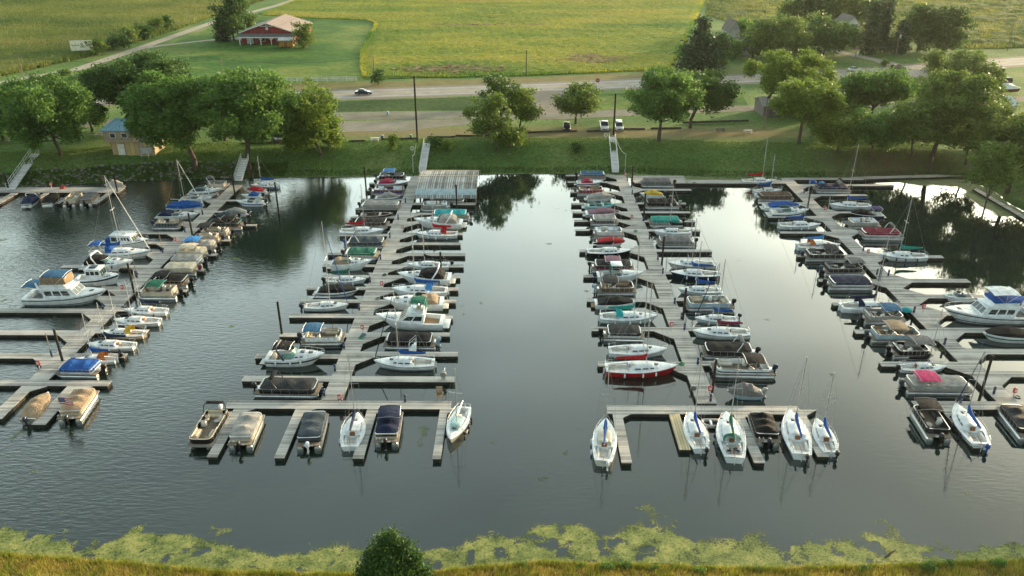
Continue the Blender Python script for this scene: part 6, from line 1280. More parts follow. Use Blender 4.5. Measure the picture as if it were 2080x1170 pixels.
conifer(1788, 106, 40, 4, 'right one of two tall hazy spruces beside the white house', 36, size=.6)
conifer(1826, 108, 42, 50, 'dark cone-shaped spruce by the driveway pole', 37, size=.55)
T(1862, 106, 1868, 70, 8, 104, 'dark', 'left of the two big dark trees beside the meadow', 38, zb=3.5, lobes=9, size=.6)
T(1915, 106, 1915, 80, 14, 104, 'dark', 'right of the two big dark trees beside the meadow', 39, zb=3.5, lobes=9, size=.6)
T(1842, 98, 1845, 45, 20, 96, 'dark', 'tall narrow dark tree left of the two big dark trees', 391, zb=3.5, lobes=5, size=.6)
T(475, 82, 476, 74, -22, 78, 'dark', 'tallest dark tree left of the red barn', 40, zb=3.5, lobes=10, size=.6, trunk=.4)
conifer(453, 83, 34, 36, 'small dark spruce at the foot of the tallest tree by the barn', 42, size=.5)
T(505, 62, 508, 30, 25, 60, 'olive', 'small olive tree just behind the red barn', 43, zb=3.5, lobes=4, size=.5)
T(618, 97, 619, 46, 48, 97, 'olive', 'rounded tree at the right front corner of the red barn', 44, zb=3.5, lobes=6, size=.45)
T(768, 172, 768, 28, 136, 170, 'dark', 'lone oval bush beside the end of the white fence', 45, zb=3.5, lobes=3, size=.4, trunk=.15)
for i, (x, y, w_, h_) in enumerate(((196, 112, 38, 30), (240, 100, 40, 36), (268, 88, 34, 30), (292, 80, 34, 32), (318, 70, 34, 36), (340, 62, 30, 28))): T(x, y, x, w_, y - h_, y - 1, 'dark' if i % 2 else 'olive', f'{ORD[i]} from left of the hedge bushes along the gravel track', 450 + i, zb=3.5, lobes=4, size=.5, trunk=.12, name='bush', cat='bush', group='hedge bushes along the track')
for i, (bx_, by_, w_, t_, lf, lb) in enumerate(((798, 305, 24, 276, 'yell', 'golden-leaved small bush with dark stem on the lawn'), (886, 303, 24, 274, 'dark', 'dark round bush right of the boathouse gangway'), (907, 305, 20, 292, 'yell', 'low yellow bush beside the dark round bush'), (1170, 313, 13, 292, 'dark', 'tiny dark shrub alone on the bank'), (1467, 138, 14, 128, 'olive', 'small round shrub in the farmhouse yard'), (1795, 136, 12, 122, 'olive', 'small shrub beside the driveway mouth'), (735, 142, 1, 1, '', ''), (136, 165, 26, 140, 'olive', 'brownish bush beside the gravel track pole'), (1740, 92, 30, 70, 'dark', 'shrubs in front of the white house'))):
    if lf: T(bx_, by_, bx_, w_, t_, by_ - 2, lf, lb, 500 + i, lobes=3, size=.28, trunk=.08, name='bush', cat='bush', group='small bushes')
# near tree at the bottom edge, rooted on the near bank
bx = at(808, 1166, .9); e_ = empty('deciduous_tree', (bx.x, 46.3, hgt(bx.x, 46.3) - .1)); tag(e_, 'glossy green tree in the foreground at the bottom edge of the picture', 'tree')
rg = np.random.default_rng(99); bl = [(0, 0, 3.2, 1.3, 1.4, 2.2), (-1.2, .2, 2.6, .8, .9, 1.5), (1.3, .2, 2.9, .8, .9, 1.5), (.1, .3, 5.1, .6, .6, 1.2), (-.45, .2, 5.0, .35, .4, .9), (-1.6, .2, 3.5, .4, .4, .7), (1.75, .1, 3.4, .4, .4, .8), (.75, .2, 4.9, .35, .4, .7), (-2.2, 0, 2.4, .4, .4, .5), (2.35, 0, 2.3, .35, .4, .5), (-.6, .4, 4.2, .9, .9, 1.2), (.8, .2, 3.9, .9, .9, 1.2), (.2, -1, 2.4, 1.5, 1.2, 1.8), (-1.7, 0, 1.6, .8, .9, 1.1), (1.8, 0, 1.7, .8, .9, 1.1)]
co, q = crown_np(rg, [(a * 1.12, b, c, d * 1.1, e2, f) for a, b, c, d, e2, f in bl], .36, .135); me_ = npmesh('crown', co, q); me_.materials.append(LM['front']); link('crown', me_, e_); MB().tube([(0, 0, -.3), (0, 0, 2.5), (0, 0, 5)], [.16, .11, .03], 7).build('trunk', BARK, e_)
for i, (px, w_) in enumerate(sorted(((1232, 1.1), (1270, 1.0), (1420, .9), (1540, .7), (1890, 1.2), (1935, 1.0), (2040, 1.2), (1180, .5), (570, .5), (620, .6), (1060, .6), (330, .5), (1330, .7), (1760, .8)))):
    v = at(px, 1165, .6); yb = float(np.interp(v.x, [p_[0] for p_ in NEARB], [p_[1] for p_ in NEARB])) - .75 - (i % 3) * .2; e_ = empty('bush', (v.x, yb, hgt(v.x, yb))); rg = np.random.default_rng(600 + i)
    tag(e_, f'low green weed clump on the near bank, {ORD[i]} from left along the bottom edge', 'bush', 'weed clumps on the near bank')
    co, q = crown_np(rg, [(0, 0, .25 * w_, .5 * w_, .4 * w_, .32 * w_), (.3 * w_, .1, .2, .3 * w_, .3 * w_, .25 * w_)], .36, .09); me_ = npmesh('foliage', co, q); me_.materials.append(LM['green']); link('foliage', me_, e_)
# trees beyond the right edge, along the harbour's right bank (they shade the marina from the low sun)
for i, (x, y, w_, h_) in enumerate(((112, 150, 14, 15), (118, 133, 13, 14), (124, 112, 14, 15), (130, 92, 13, 14), (141, 70, 14, 15), (128, 160, 14, 16), (150, 52, 13, 14))):
    z_ = hgt(x, y); e_ = empty('deciduous_tree', (x, y, z_)); tag(e_, f'green tree on the right bank beyond the picture edge, {ORD[i]} of the row', 'tree', 'trees beyond the right edge'); rg = np.random.default_rng(700 + i); rr = random.Random(i)
    bl = [(0, 0, h_ * .6, w_ * .32, w_ * .32, h_ * .3)] + [(math.cos(k * 2.4) * w_ * .3, math.sin(k * 2.4) * w_ * .3, h_ * rr.uniform(.3, .8), w_ * .2, w_ * .2, h_ * .16) for k in range(8)]
    co, q = crown_np(rg, bl, .3, .5); me_ = npmesh('crown', co, q); me_.materials.append(LM['green']); link('crown', me_, e_); MB().tube([(0, 0, -.3), (0, 0, h_ * .5), (0, 0, h_ * .9)], [.4, .25, .05], 7).build('trunk', BARK, e_)
# ================================================================ BUILDINGS
SID_R = planks('red siding', 0, .9, (.14, .018, .018), (.24, .03, .03), .05); ROOFT = planks('metal roof', 0, .6, (.19, .145, .13), (.27, .21, .19), .05)
ROOFD = rough_noise('grey roof', (.10, .11, .12), (.17, .18, .19), 1, .6); SHING = rough_noise('shingle', (.09, .085, .08), (.17, .16, .15), 3, .9); WH = gel((.72, .72, .70), .6); SIDW = planks('white siding', 2, .3, (.55, .56, .57), (.68, .68, .68), .05)
def gable(e_, x0, x1, y0, y1, z0, zw, zr, axis, wall, roof, ov=.4, name='wall'):
    """walls with gables and a pitched roof; axis 'x' or 'y' = ridge direction"""
    xm, ym = (x0 + x1) / 2, (y0 + y1) / 2; m = MB()
    if axis == 'y':
        m.loft([[(x0, y, z0), (x1, y, z0), (x1, y, zw), (xm, y, zr), (x0, y, zw)] for y in (y0, y1)])
        q = [(x0 - ov, zw - ov * (zr - zw) / (xm - x0)), (xm, zr), (x1 + ov, zw - ov * (zr - zw) / (xm - x0))]
        rm = MB().loft([[(x, y, z + .05) for x, z in q] + [(x, y, z + .2) for x, z in q[::-1]] for y in (y0 - ov, y1 + ov)])
    else:
        m.loft([[(x, y0, z0), (x, y1, z0), (x, y1, zw), (x, ym, zr), (x, y0, zw)] for x in (x0, x1)])
        q = [(y0 - ov, zw - ov * (zr - zw) / (ym - y0)), (ym, zr), (y1 + ov, zw - ov * (zr - zw) / (ym - y0))]
        rm = MB().loft([[(x, y, z + .05) for y, z in q] + [(x, y, z + .2) for y, z in q[::-1]] for x in (x0 - ov, x1 + ov)])
    m.build(name, wall, e_, 0); return rm.build('roof', roof, e_, 0)
def win(e_, x, y, z, w_, h_, ax='y', name='window', col=None):
    f = MB(); d = (w_ + .2, .1, h_ + .2) if ax == 'y' else (.1, w_ + .2, h_ + .2); f.box((x, y, z), d); o = f.build('window_frame' if name == 'window' else name + '_frame', WH, e_)
    d = (w_, .04, h_) if ax == 'y' else (.04, w_, h_); MB().box((x, y - .06, z) if ax == 'y' else (x - .06, y, z), d).build('pane', col or glass(), o); return o
# red barn
b0 = at(492, 89, 3.5); b1 = at(600, 89, 3.5); e_ = empty('red_barn', (0, 0, 0)); tag(e_, 'long red barn with white trim and porch at the field edge', 'barn')
x0, x1, y0 = b0.x, b1.x, b0.y; zr = zat(555, 40, y0); y1 = y0 + 27; zw = 3.5 + 4.2; zr = zw + 3.2
gable(e_, x0, x1, y0, y1, 3.5, zw, zr, 'y', SID_R, ROOFT, .6)
m = MB(); xm = (x0 + x1) / 2
for s_ in (-1, 1): m.tube([(xm, y0 - .64, zr + .08), (xm + s_ * (x1 - x0 + 1.3) / 2, y0 - .64, zw - .2)], .16, 4)
m.tube([(xm - 2.4, y0 - .64, zr - .95), (xm + 2.4, y0 - .64, zr - .95)], .1, 4); m.tube([(xm, y0 - .64, zr), (xm, y0 - .64, zr - 1)], .1, 4); m.build('trim', WH, e_)
m = MB(); m.loft([[(x, y0 - 3.2, 6.2), (x, y0 - .02, 7.1), (x, y0 - .02, 7.25), (x, y0 - 3.2, 6.35)] for x in (x0 - .4, x1 + .4)]); m.build('porch_roof', ROOFD, e_, 0)
MB().box(((x0 + x1) / 2, y0 - 3.25, 6.22), (x1 - x0 + .9, .12, .35)).build('porch_fascia', WH, e_)
for k in range(6):
    x = x0 + .2 + (x1 - x0 - .4) * k / 5; m = MB(); m.box((x, y0 - 3.0, 4.8), (.28, .28, 2.6))
    for s_ in (-1, 1):
        if 0 <= k + s_ * .5 <= 5: m.tube([(x, y0 - 3.0, 5.2), (x + s_ * .9, y0 - 3.0, 6.1)], .09, 4)
    m.build('porch_post', WH, e_)
win(e_, x0 + 3.2, y0 - .06, 4.75, 2.2, 2.2, name='double_door', col=gel((.45, .5, .52), .3)); win(e_, x0 + 8, y0 - .06, 5.2, 1.7, 1.3); win(e_, x0 + 14, y0 - .06, 5.2, 1.7, 1.3)
m = MB(); m.tube([(xm, y0 - .1, zw + 1.3), (xm, y0 - .02, zw + 1.3)], .55, 14); m.build('round_emblem', WH, e_)
for k in range(2): win(e_, x1 + .06, y0 + 7 + 10 * k, 5.4, 1.8, 1.2, 'x')
MB().loft([[(x0 - 4, y0 + 9, 3.5), (x0 - .02, y0 + 9, 3.5), (x0 - .02, y0 + 9, 6.6), (x0 - 4, y0 + 9, 5.9)], [(x0 - 4, y0 + 20, 3.5), (x0 - .02, y0 + 20, 3.5), (x0 - .02, y0 + 20, 6.6), (x0 - 4, y0 + 20, 5.9)]]).build('side_shed', SIDW, e_, 0)
# small orange shed on trailer
v = at(583, 96, 3.5); e_ = empty('garden_shed', (v.x, v.y, 3.5)); tag(e_, 'small orange-brown wooden shed in front of the red barn', 'shed')
MB().box((0, 0, 1.5), (5, 2.6, 2.2), .03).build('wall', planks('orange boards', 0, .3, (.28, .12, .03), (.40, .19, .05), .06), e_); MB().loft([[(x, -1.6, 2.55), (x, 0, 3.3), (x, 1.6, 2.55), (x, 1.6, 2.7), (x, 0, 3.45), (x, -1.6, 2.7)] for x in (-2.8, 2.8)]).build('roof', gel((.6, .62, .62), .5), e_, 0); MB().box((0, -1.32, 1.3), (1.1, .05, 1.7)).build('door', gel((.2, .08, .02), .5), e_)
m = MB()
for x in (-1.4, 1.4): m.tube([(x, -1.2, .35), (x, 1.2, .35)], .35, 10)
m.build('wheel', RUBBER, e_)
# tan shed with blue roof on the left bank
v = gnd(222, 314); v2 = at(318, 312, v.z); e_ = empty('storage_building', (0, 0, 0)); tag(e_, 'two-storey tan building with light blue metal roof on the left bank', 'building'); x0 = v.x + .8; x1 = v2.x; y0 = v.y; z0 = v.z - .3; xs_ = x0 + (x1 - x0) * .56
m = MB(); m.box(((x0 + x1) / 2, y0 + 2.6, z0 + 1.5), (x1 - x0, 5.2, 3.0)); m.build('lower_wall', planks('mixed boards', 0, .95, (.20, .19, .18), (.52, .38, .17), .06), e_, 0)
m = MB(); m.box(((x0 + xs_) / 2 - .4, y0 + 2.4, z0 + 4.2), (xs_ - x0 + 1.0, 6.0, 2.4)); m.build('upper_wall', planks('tan siding', 2, .25, (.28, .22, .16), (.38, .31, .23), .07), e_, 0)
MB().loft([[(x, y0 - .9, z0 + 5.42), (x, y0 + 6, z0 + 6.3), (x, y0 + 6, z0 + 6.42), (x, y0 - .9, z0 + 5.54)] for x in (x0 - 1.2, xs_ + .3)]).build('blue_roof', planks('blue metal roof', 0, .5, (.14, .32, .46), (.24, .44, .58), .08), e_, 0)
MB().box(((xs_ + x1) / 2 + .2, y0 + 2.6, z0 + 3.08), (x1 - xs_ - .2, 5.5, .14)).build('flat_roof', gel((.6, .62, .62), .5), e_)
for f in (.30, .78): win(e_, x0 - .4 + (xs_ - x0) * f, y0 - .62, z0 + 4.45, 1.0, .85)
o = win(e_, x0 + 2.0, y0 - .03, z0 + 1.3, 1.1, 2.1, name='white_door', col=WH); MB().box((x1 - 1.8, y0 - .04, z0 + 1.2), (2.4, .1, 1.0)).build('roll_shutter', gel((.4, .42, .43), .5), e_)
def simple_house(px0, px1, py, dep, wallh, rise, axis, label, wall, roof, name='house', cat='house', wins=2, zb=3.5):
    a_, b_ = at(px0, py, zb), at(px1, py, zb); e_ = empty(name, (0, 0, 0)); tag(e_, label, cat); y0 = a_.y
    gable(e_, a_.x, b_.x, y0, y0 + dep, zb, zb + wallh, zb + wallh + rise, axis, wall, roof)
    for k in range(wins): win(e_, a_.x + (b_.x - a_.x) * (k + .7) / (wins + .4), y0 - .06, zb + wallh * .55, 1.1, 1.1)
    return e_
simple_house(1480, 1500, 98, 12, 6, 3.5, 'y', 'grey two-storey farmhouse gable behind the dark trees', planks('sage siding', 2, .3, (.26, .30, .27), (.34, .38, .34), .06), SHING)
simple_house(1490, 1528, 112, 8, 3, 2.4, 'x', 'low grey farmhouse wing with white windows', SIDW, SHING, wins=3)
simple_house(1712, 1742, 84, 12, 6, 3, 'y', 'white house half hidden by tall hazy spruces', SIDW, SHING)
simple_house(1614, 1634, 110, 7, 3, 1.5, 'x', 'white garage between the willow and the dark tree', SIDW, SHING, 'garage', 'garage', 0)
simple_house(1549, 1672, 238, 8, 2.8, 1.2, 'x', 'long low shed with pale metal roof behind the forked tree', planks('dark boards', 0, .4, (.09, .08, .075), (.16, .14, .13), .06), planks('pale metal roof', 0, .6, (.38, .37, .35), (.5, .48, .46), .05), 'storage_shed', 'shed', 0)
simple_house(1842, 1885, 178, 8, 3, 1.2, 'x', 'shed with sunlit tan roof beside the highway', planks('beige siding', 0, .5, (.30, .27, .22), (.40, .36, .30), .05), planks('tan metal roof', 0, .6, (.46, .40, .32), (.56, .49, .40), .05), 'storage_shed', 'shed', 0)
simple_house(1982, 2060, 238, 9, 3, 1.2, 'x', 'low building with light blue roof at the right edge', planks('grey siding', 0, .5, (.25, .26, .27), (.34, .35, .36), .05), planks('pale blue roof', 0, .6, (.30, .42, .50), (.40, .52, .58), .05), 'workshop', 'building', 2)
simple_house(1812, 1890, 268, 7, 2.6, .8, 'x', 'pale low shed glimpsed through the right-hand trees', SIDW, planks('white metal roof', 0, .6, (.5, .5, .48), (.62, .6, .58), .05), 'storage_shed', 'shed', 0)
# ================================================================ VEHICLES
def car(L, W, Ht, col, label, cat, x, y, rz, kind='sedan', name='parked_car', grp='cars on the highway and lot', z=3.53):
    e_ = empty(name, (x, y, z), rz); tag(e_, label, cat, grp); hl = L / 2; P = gel(col, .2)
    prof = {'sedan': [(-hl, .55, .75), (-hl + .1, .9, .78), (-hl + .9, .98, .8), (0, .95, .8), (hl - 1.2, .92, .8), (hl - .15, .72, .76), (hl, .5, .7)], 'suv': [(-hl, .6, .9), (-hl + .05, 1.0, .92), (-hl + .8, 1.08, .94), (0, 1.06, .94), (hl - 1.1, 1.02, .92), (hl - .1, .88, .86), (hl, .6, .8)], 'pickup': [(-hl, .6, .98), (-hl + .05, 1.05, 1.0), (-hl + 1.7, 1.05, 1.0), (0, 1.08, 1.0), (hl - 1.3, 1.08, 1.0), (hl - .08, .98, .95), (hl, .6, .9)]}[kind]
    rings = []
    for px_, zt, _ in prof:
        w_ = W / 2 * (1 if abs(px_) < hl - .3 else .9); rings.append([(px_, -w_ * .94, .28), (px_, -w_, .5), (px_, -w_ * .96, zt - .1), (px_, -w_ * .86, zt), (px_, w_ * .86, zt), (px_, w_ * .96, zt - .1), (px_, w_, .5), (px_, w_ * .94, .28)])
    MB().loft(rings).build('body', P, e_, 35)
    c = {'sedan': (-hl + .7, hl - 1.35, .55, .9, .96), 'suv': (-hl + .12, hl - 1.25, .25, .8, 1.04), 'pickup': (-.55, hl - 1.45, .3, .75, 1.06)}[kind]; a, b, ra, rb, zb = c; w_ = W / 2 * .84
    o = MB().loft([[(a, -w_, zb - .04), (b, -w_, zb - .04), (b, w_, zb - .04), (a, w_, zb - .04)], [(a + ra, -w_ * .82, Ht - .06), (b - rb, -w_ * .82, Ht - .06), (b - rb, w_ * .82, Ht - .06), (a + ra, w_ * .82, Ht - .06)]]).build('windows', glass(), e_, 0)
    MB().box(((a + ra + b - rb) / 2, 0, Ht - .03), (b - rb - a - ra + .1, w_ * 1.66, .08), .03).build('roof', P, e_)
    if kind == 'pickup':
        m = MB()
        for s_ in (-1, 1): m.box((-hl + 1.05, s_ * (W / 2 - .12), 1.15), (1.9, .12, .28), .02)
        m.box((-hl + .06, 0, 1.15), (.1, W - .3, .28), .02); m.build('cargo_bed', P, e_)
    for sx in (-1, 1):
        for sy in (-1, 1):
            q = empty('wheel', (sx * (hl - .85), sy * (W / 2 - .1), .34)); q.parent = e_; MB().tube([(0, -.11, 0), (0, .11, 0)], .34, 14).build('tyre', RUBBER, q); MB().tube([(0, -.125, 0), (0, .125, 0)], .19, 10).build('rim', metal(), q)
        MB().box((sx * (hl - .02), 0, .45), (.1, W * .86, .2), .04).build('bumper', gel((.05, .05, .05), .5), e_)
    for sy in (-1, 1):
        MB().box((hl - .05, sy * (W / 2 - .3), .72), (.1, .36, .16), .03).build('headlight', gel((.7, .7, .7), .1), e_); MB().box((-hl + .03, sy * (W / 2 - .25), .76), (.08, .26, .2), .02).build('tail_light', gel((.4, .01, .01), .2), e_)
    m = MB()
    m.box((hl + .0, 0, .6), (.06, W * .5, .14), .02); m.build('grille', gel((.03, .03, .03), .4), e_); return e_
hwdir = lambda x, y: (lambda a_, b_: math.atan2(b_.y - a_.y, b_.x - a_.x))(at(x - 60, y + 3.2, 3.5), at(x + 60, y - 4.6, 3.5))
v = at(739, 192, 3.5); car(4.7, 1.85, 1.5, (.012, .02, .06), 'dark blue car driving along the highway', 'car', v.x, v.y, R(2))
v = at(1823, 143, 3.5); car(4.9, 1.95, 1.8, (.06, .010, .012), 'dark red sport utility vehicle on the highway', 'car', v.x, v.y, hwdir(1823, 143), 'suv')
v = at(1735, 145, 3.5); car(4.5, 1.8, 1.45, (.62, .66, .68), 'pale silver car half hidden by the utility pole on the highway', 'car', v.x, v.y, hwdir(1735, 145))
v = at(1151, 263, 3.5); car(4.5, 1.85, 1.55, (.02, .02, .022), 'black car parked nose-out beside the low spreading tree', 'car', v.x, v.y, R(-92))
v = at(1227, 262, 3.5); car(5.8, 2.05, 1.95, (.75, .75, .75), 'white pickup truck parked left of the tall dark lamp pole', 'pickup truck', v.x, v.y, R(-92), 'pickup', 'pickup_truck')
v = at(1257, 263, 3.5); car(4.9, 1.95, 1.8, (.72, .73, .74), 'white sport utility vehicle parked right of the tall dark lamp pole', 'car', v.x, v.y, R(-92), 'suv')
v = at(567, 285, 3.5); car(4.6, 1.85, 1.5, (.03, .035, .045), 'dark car parked under the large spreading tree', 'car', v.x, v.y, R(-85))
v = at(601, 276, 3.5); car(4.6, 1.85, 1.5, (.3, .32, .33), 'grey car parked behind the tiered yellow-green tree', 'car', v.x, v.y, R(-85))
# ================================================================ SIGNS, POLES, FENCES, FURNITURE
v = at(170, 114, 3.5); e_ = empty('billboard', (v.x, v.y, 3.5), R(18)); tag(e_, 'pale cream billboard on legs beside the cornfield', 'billboard')
MB().box((0, 0, 3.6), (7.0, .25, 3.4), .03).build('panel', gel((.85, .82, .68), .6), e_)
for x in (-2.2, 0, 2.2): MB().tube([(x, .1, 0), (x, .1, 2)], .1, 6).build('leg', BARK, e_)
def text(s, size, parent, loc, rot, mat, name='lettering'):
    cu = bpy.data.curves.new(name, 'FONT'); cu.body = s; cu.size = size; cu.align_x = 'CENTER'; cu.align_y = 'CENTER'; cu.extrude = .01; o = bpy.data.objects.new(name, cu); COL.objects.link(o)
    dg = bpy.context.evaluated_depsgraph_get(); me_ = bpy.data.meshes.new_from_object(o.evaluated_get(dg)); bpy.data.objects.remove(o); me_.materials.clear(); me_.materials.append(mat); q = link(name, me_, parent, loc); q.rotation_euler = rot; return q
INK = gel((.10, .09, .07), .6)
text('&', 2.3, e_, (.3, -.14, 3.55), (R(90), 0, 0), gel((.16, .20, .10), .6))
for x0_, x1_, zz in ((-3.0, -.7, 3.7), (1.3, 3.1, 3.95)):
    n__ = 22; MB().tube([(x0_ + (x1_ - x0_) * i / n__, -.15, zz + .20 * math.sin(i * 1.9) * (1 + .5 * math.sin(i * .7))) for i in range(n__ + 1)], .06, 4).build('script_lettering', INK, e_)
POLEM = rough_noise('weathered pole', (.13, .11, .09), (.24, .21, .18), 3, .9)
def upole(x, yb, yt, label, arm=1, lamp=False, tr=False, mat=None):
    b_ = at(x, yb, 3.5); ht = zat(x, yt, b_.y) - 3.5; e_ = empty('utility_pole', b_); tag(e_, label, 'utility pole', 'utility poles'); MB().tube([(0, 0, -.3), (0, 0, ht)], [.17, .11], 7).build('pole', mat or POLEM, e_)
    if arm: m = MB(); m.box((0, 0, ht - .6), (2.2, .12, .14)); [m.tube([(s_, 0, ht - .55), (s_, 0, ht - .3)], .05, 5) for s_ in (-1, 0, 1)]; m.build('crossarm', POLEM, e_)
    if tr: MB().tube([(.35, 0, ht - 2.4), (.35, 0, ht - 1.3)], .3, 9).build('transformer', gel((.5, .52, .52), .5), e_)
    return b_, ht
U = [upole(1403, 141, 82, 'utility pole left of the farmhouse yard'), upole(1596, 110, 68, 'utility pole in front of the weeping willow', 0), upole(1733, 142, 96, 'utility pole with transformer beside the silver car', 1, tr=True), upole(1819, 114, 62, 'utility pole with transformer at the driveway', 1, tr=True), upole(2046, 103, 54, 'plain pole at the right edge of the meadow', 0), upole(1069, 155, 102, 'thin dark pole in the soybean field edge', 0, mat=PILE), upole(762, 172, 112, 'thin pole behind the lone oval bush', 0), upole(452, 150, 118, 'utility pole between the left trees and the barn lawn'), upole(50, 166, 112, 'utility pole beside the gravel track at far left'), upole(1551, 262, 200, 'leaning grey pole at the left end of the low shed', 0)]
def wire(A, B_, label, sag=1.5):
    P = [A.lerp(B_, t / 12) - Vector((0, 0, sag * 4 * (t / 12) * (1 - t / 12))) for t in range(13)]; o = MB().tube(P, .035, 4).build('power_line', gel((.05, .05, .05), .6)); tag(o, label, 'power line', 'overhead power lines')
tp = lambda u: Vector((u[0].x, u[0].y, 3.5 + u[1] - .4))
for a_, b_, l in ((0, 2, 'power line from the farmhouse yard pole to the transformer pole'), (2, 4, 'power line from the transformer pole to the right edge'), (8, 7, 'power line from the far left pole to the barn lawn pole'), (7, 6, 'power line from the barn lawn pole to the pole behind the bush')): wire(tp(U[a_]), tp(U[b_]), l)
def board_fence(pts, label, hz=1.3, posts=2.6, mat=None, name='board_fence', px=True):
    P = [at(x, y, 3.5) for x, y in pts]; e_ = empty(name, (0, 0, 0)); tag(e_, label, 'fence'); mt = mat or WH
    for A, B_ in zip(P[:-1], P[1:]):
        d = B_ - A; n_ = max(1, int(d.length / posts)); an = math.atan2(d.y, d.x); c_ = (A + B_) / 2; m = MB()
        for h_ in (.45, .85, 1.22): m.box((c_.x, c_.y, 3.5 + h_ * hz / 1.3), (d.length, .06, .17), rz=an)
        m.build('rail', mt, e_, 0)
        for k in range(n_ + 1): q = A.lerp(B_, k / n_); MB().box((q.x, q.y + .09, 3.5 + hz / 2), (.16, .12, hz), rz=an).build('post', mt, e_, 0)
board_fence([(543, 168), (724, 166)], 'white board fence beside the highway, right of the big trees', 1.5)
board_fence([(80, 174), (215, 173)], 'white board fence glimpsed behind the left trees', 1.5)
TIE = rough_noise('railroad tie', (.035, .03, .025), (.11, .095, .08), 2, .95)
def tie(x0, y0, x1, y1, label, h_=.35):
    A, B_ = at(x0, y0, 3.5), at(x1, y1, 3.5); d = B_ - A; o = MB().box((0, 0, h_ / 2), (d.length, .32, h_), .03).build('timber_edging', TIE); o.location = (A + B_) / 2; o.rotation_euler = (0, 0, math.atan2(d.y, d.x)); tag(o, label, 'timber edging', 'timber edging along the parking area')
for i, q in enumerate(((490, 293, 578, 291), (708, 288, 742, 287), (775, 284, 850, 282), (868, 280, 925, 279), (925, 277, 980, 277), (985, 276, 1065, 274), (1070, 270, 1172, 267), (1192, 268, 1238, 266), (1264, 263, 1310, 263), (1322, 262, 1384, 261))): tie(*q, f'dark timber edging, {ORD[i]} from left along the parking area')
def table(x, y, label, white=True):
    v = gnd(x, y); e_ = empty('picnic_table', v, R(5)); tag(e_, label, 'picnic table', 'picnic tables and benches'); mt = gel((.6, .6, .58), .7) if white else TIE
    MB().box((0, 0, .74), (1.9, .75, .06)).build('table_top', mt, e_)
    for s_ in (-1, 1): MB().box((0, s_ * .65, .44), (1.9, .26, .05)).build('bench', mt, e_)
    m = MB()
    for s_ in (-.7, .7): m.tube([(s_, -.7, 0), (s_, -.15, .72)], .04, 4); m.tube([(s_, .7, 0), (s_, .15, .72)], .04, 4); m.tube([(s_, -.7, .4), (s_, .7, .4)], .04, 4)
    m.build('leg', mt, e_)
table(203, 276, 'white picnic table left of the tan building'); table(28, 288, 'white picnic table at the far left under the trees'); table(146, 288, 'white picnic table under the wide leafy tree'); table(297, 319, 'white picnic table in front of the tan building')
table(1463, 268, 'dark picnic table on the lawn near the wooden rail', False); table(1519, 271, 'pale picnic table right of the wooden rail'); table(762, 287, 'white bench frame beside the parking edge')
def barrel(x, y, label, col, z=3.5):
    v = at(x, y, z); e_ = empty('barrel', v); tag(e_, label, 'barrel', 'blue barrels around the lot'); MB().tube([(0, 0, 0), (0, 0, .1), (0, 0, .45), (0, 0, .8), (0, 0, .9)], [.27, .29, .31, .29, .27], 12).build('drum', gel(col, .5), e_); MB().tube([(0, 0, .9), (0, 0, .96)], .25, 12).build('lid', gel((.5, .55, .55), .5), e_)
barrel(777, 283, 'deep blue barrel behind the golden-leaved bush', (.02, .12, .32)); barrel(835, 282, 'teal blue barrel beside the tall timber pole', (.02, .25, .34)); barrel(788, 234, 'pale blue barrel on the gravel road', (.25, .45, .55))
v = at(1213, 183, 3.5); e_ = empty('stop_sign', v); tag(e_, 'red stop sign at the highway junction', 'road sign'); MB().tube([(0, .05, 0), (0, .05, 3.2)], .05, 6).build('post', metal(), e_)
m = MB(); m.loft([[(.62 * math.cos(R(22.5 + 45 * k)), y_, 2.7 + .62 * math.sin(R(22.5 + 45 * k))) for k in range(8)] for y_ in (-.02, .02)]); m.build('octagon', gel((.5, .02, .02), .4), e_); text('STOP', .42, e_, (0, -.03, 2.7), (R(90), 0, 0), WH)
# wooden rail with posts on the lawn
board_fence([(1388, 252), (1520, 248)], 'low dark wooden rail on the lawn right of the dark oak', .55, 3, TIE, 'wooden_rail')
# stored boat and engine stack on land
v = at(2040, 193, 3.5); e_ = runabout(8.0, 2.5, 'maroon', 'white', None, stripe='black', seed=77, h=(1.0, 1.3), plat=False, tent=.7); e_.location = (v.x, v.y, 4.4); e_.rotation_euler = (0, 0, R(200)); tag(e_, 'red and white motorboat stored on land at the right edge', 'motorboat')
v = at(2028, 172, 3.5); e_ = empty('chimney_stack', v); tag(e_, 'black smokestack of an old steam engine behind the stored boat', 'steam engine'); MB().tube([(0, 0, 0), (0, 0, 3.2), (0, 0, 4.2), (0, 0, 4.8)], [.5, .5, .9, .8], 12).build('stack', gel((.015, .015, .015), .5), e_); MB().tube([(.4, -.2, 1.2), (3.2, -.2, 1.2)], .95, 14).build('boiler', gel((.02, .02, .02), .4), e_)
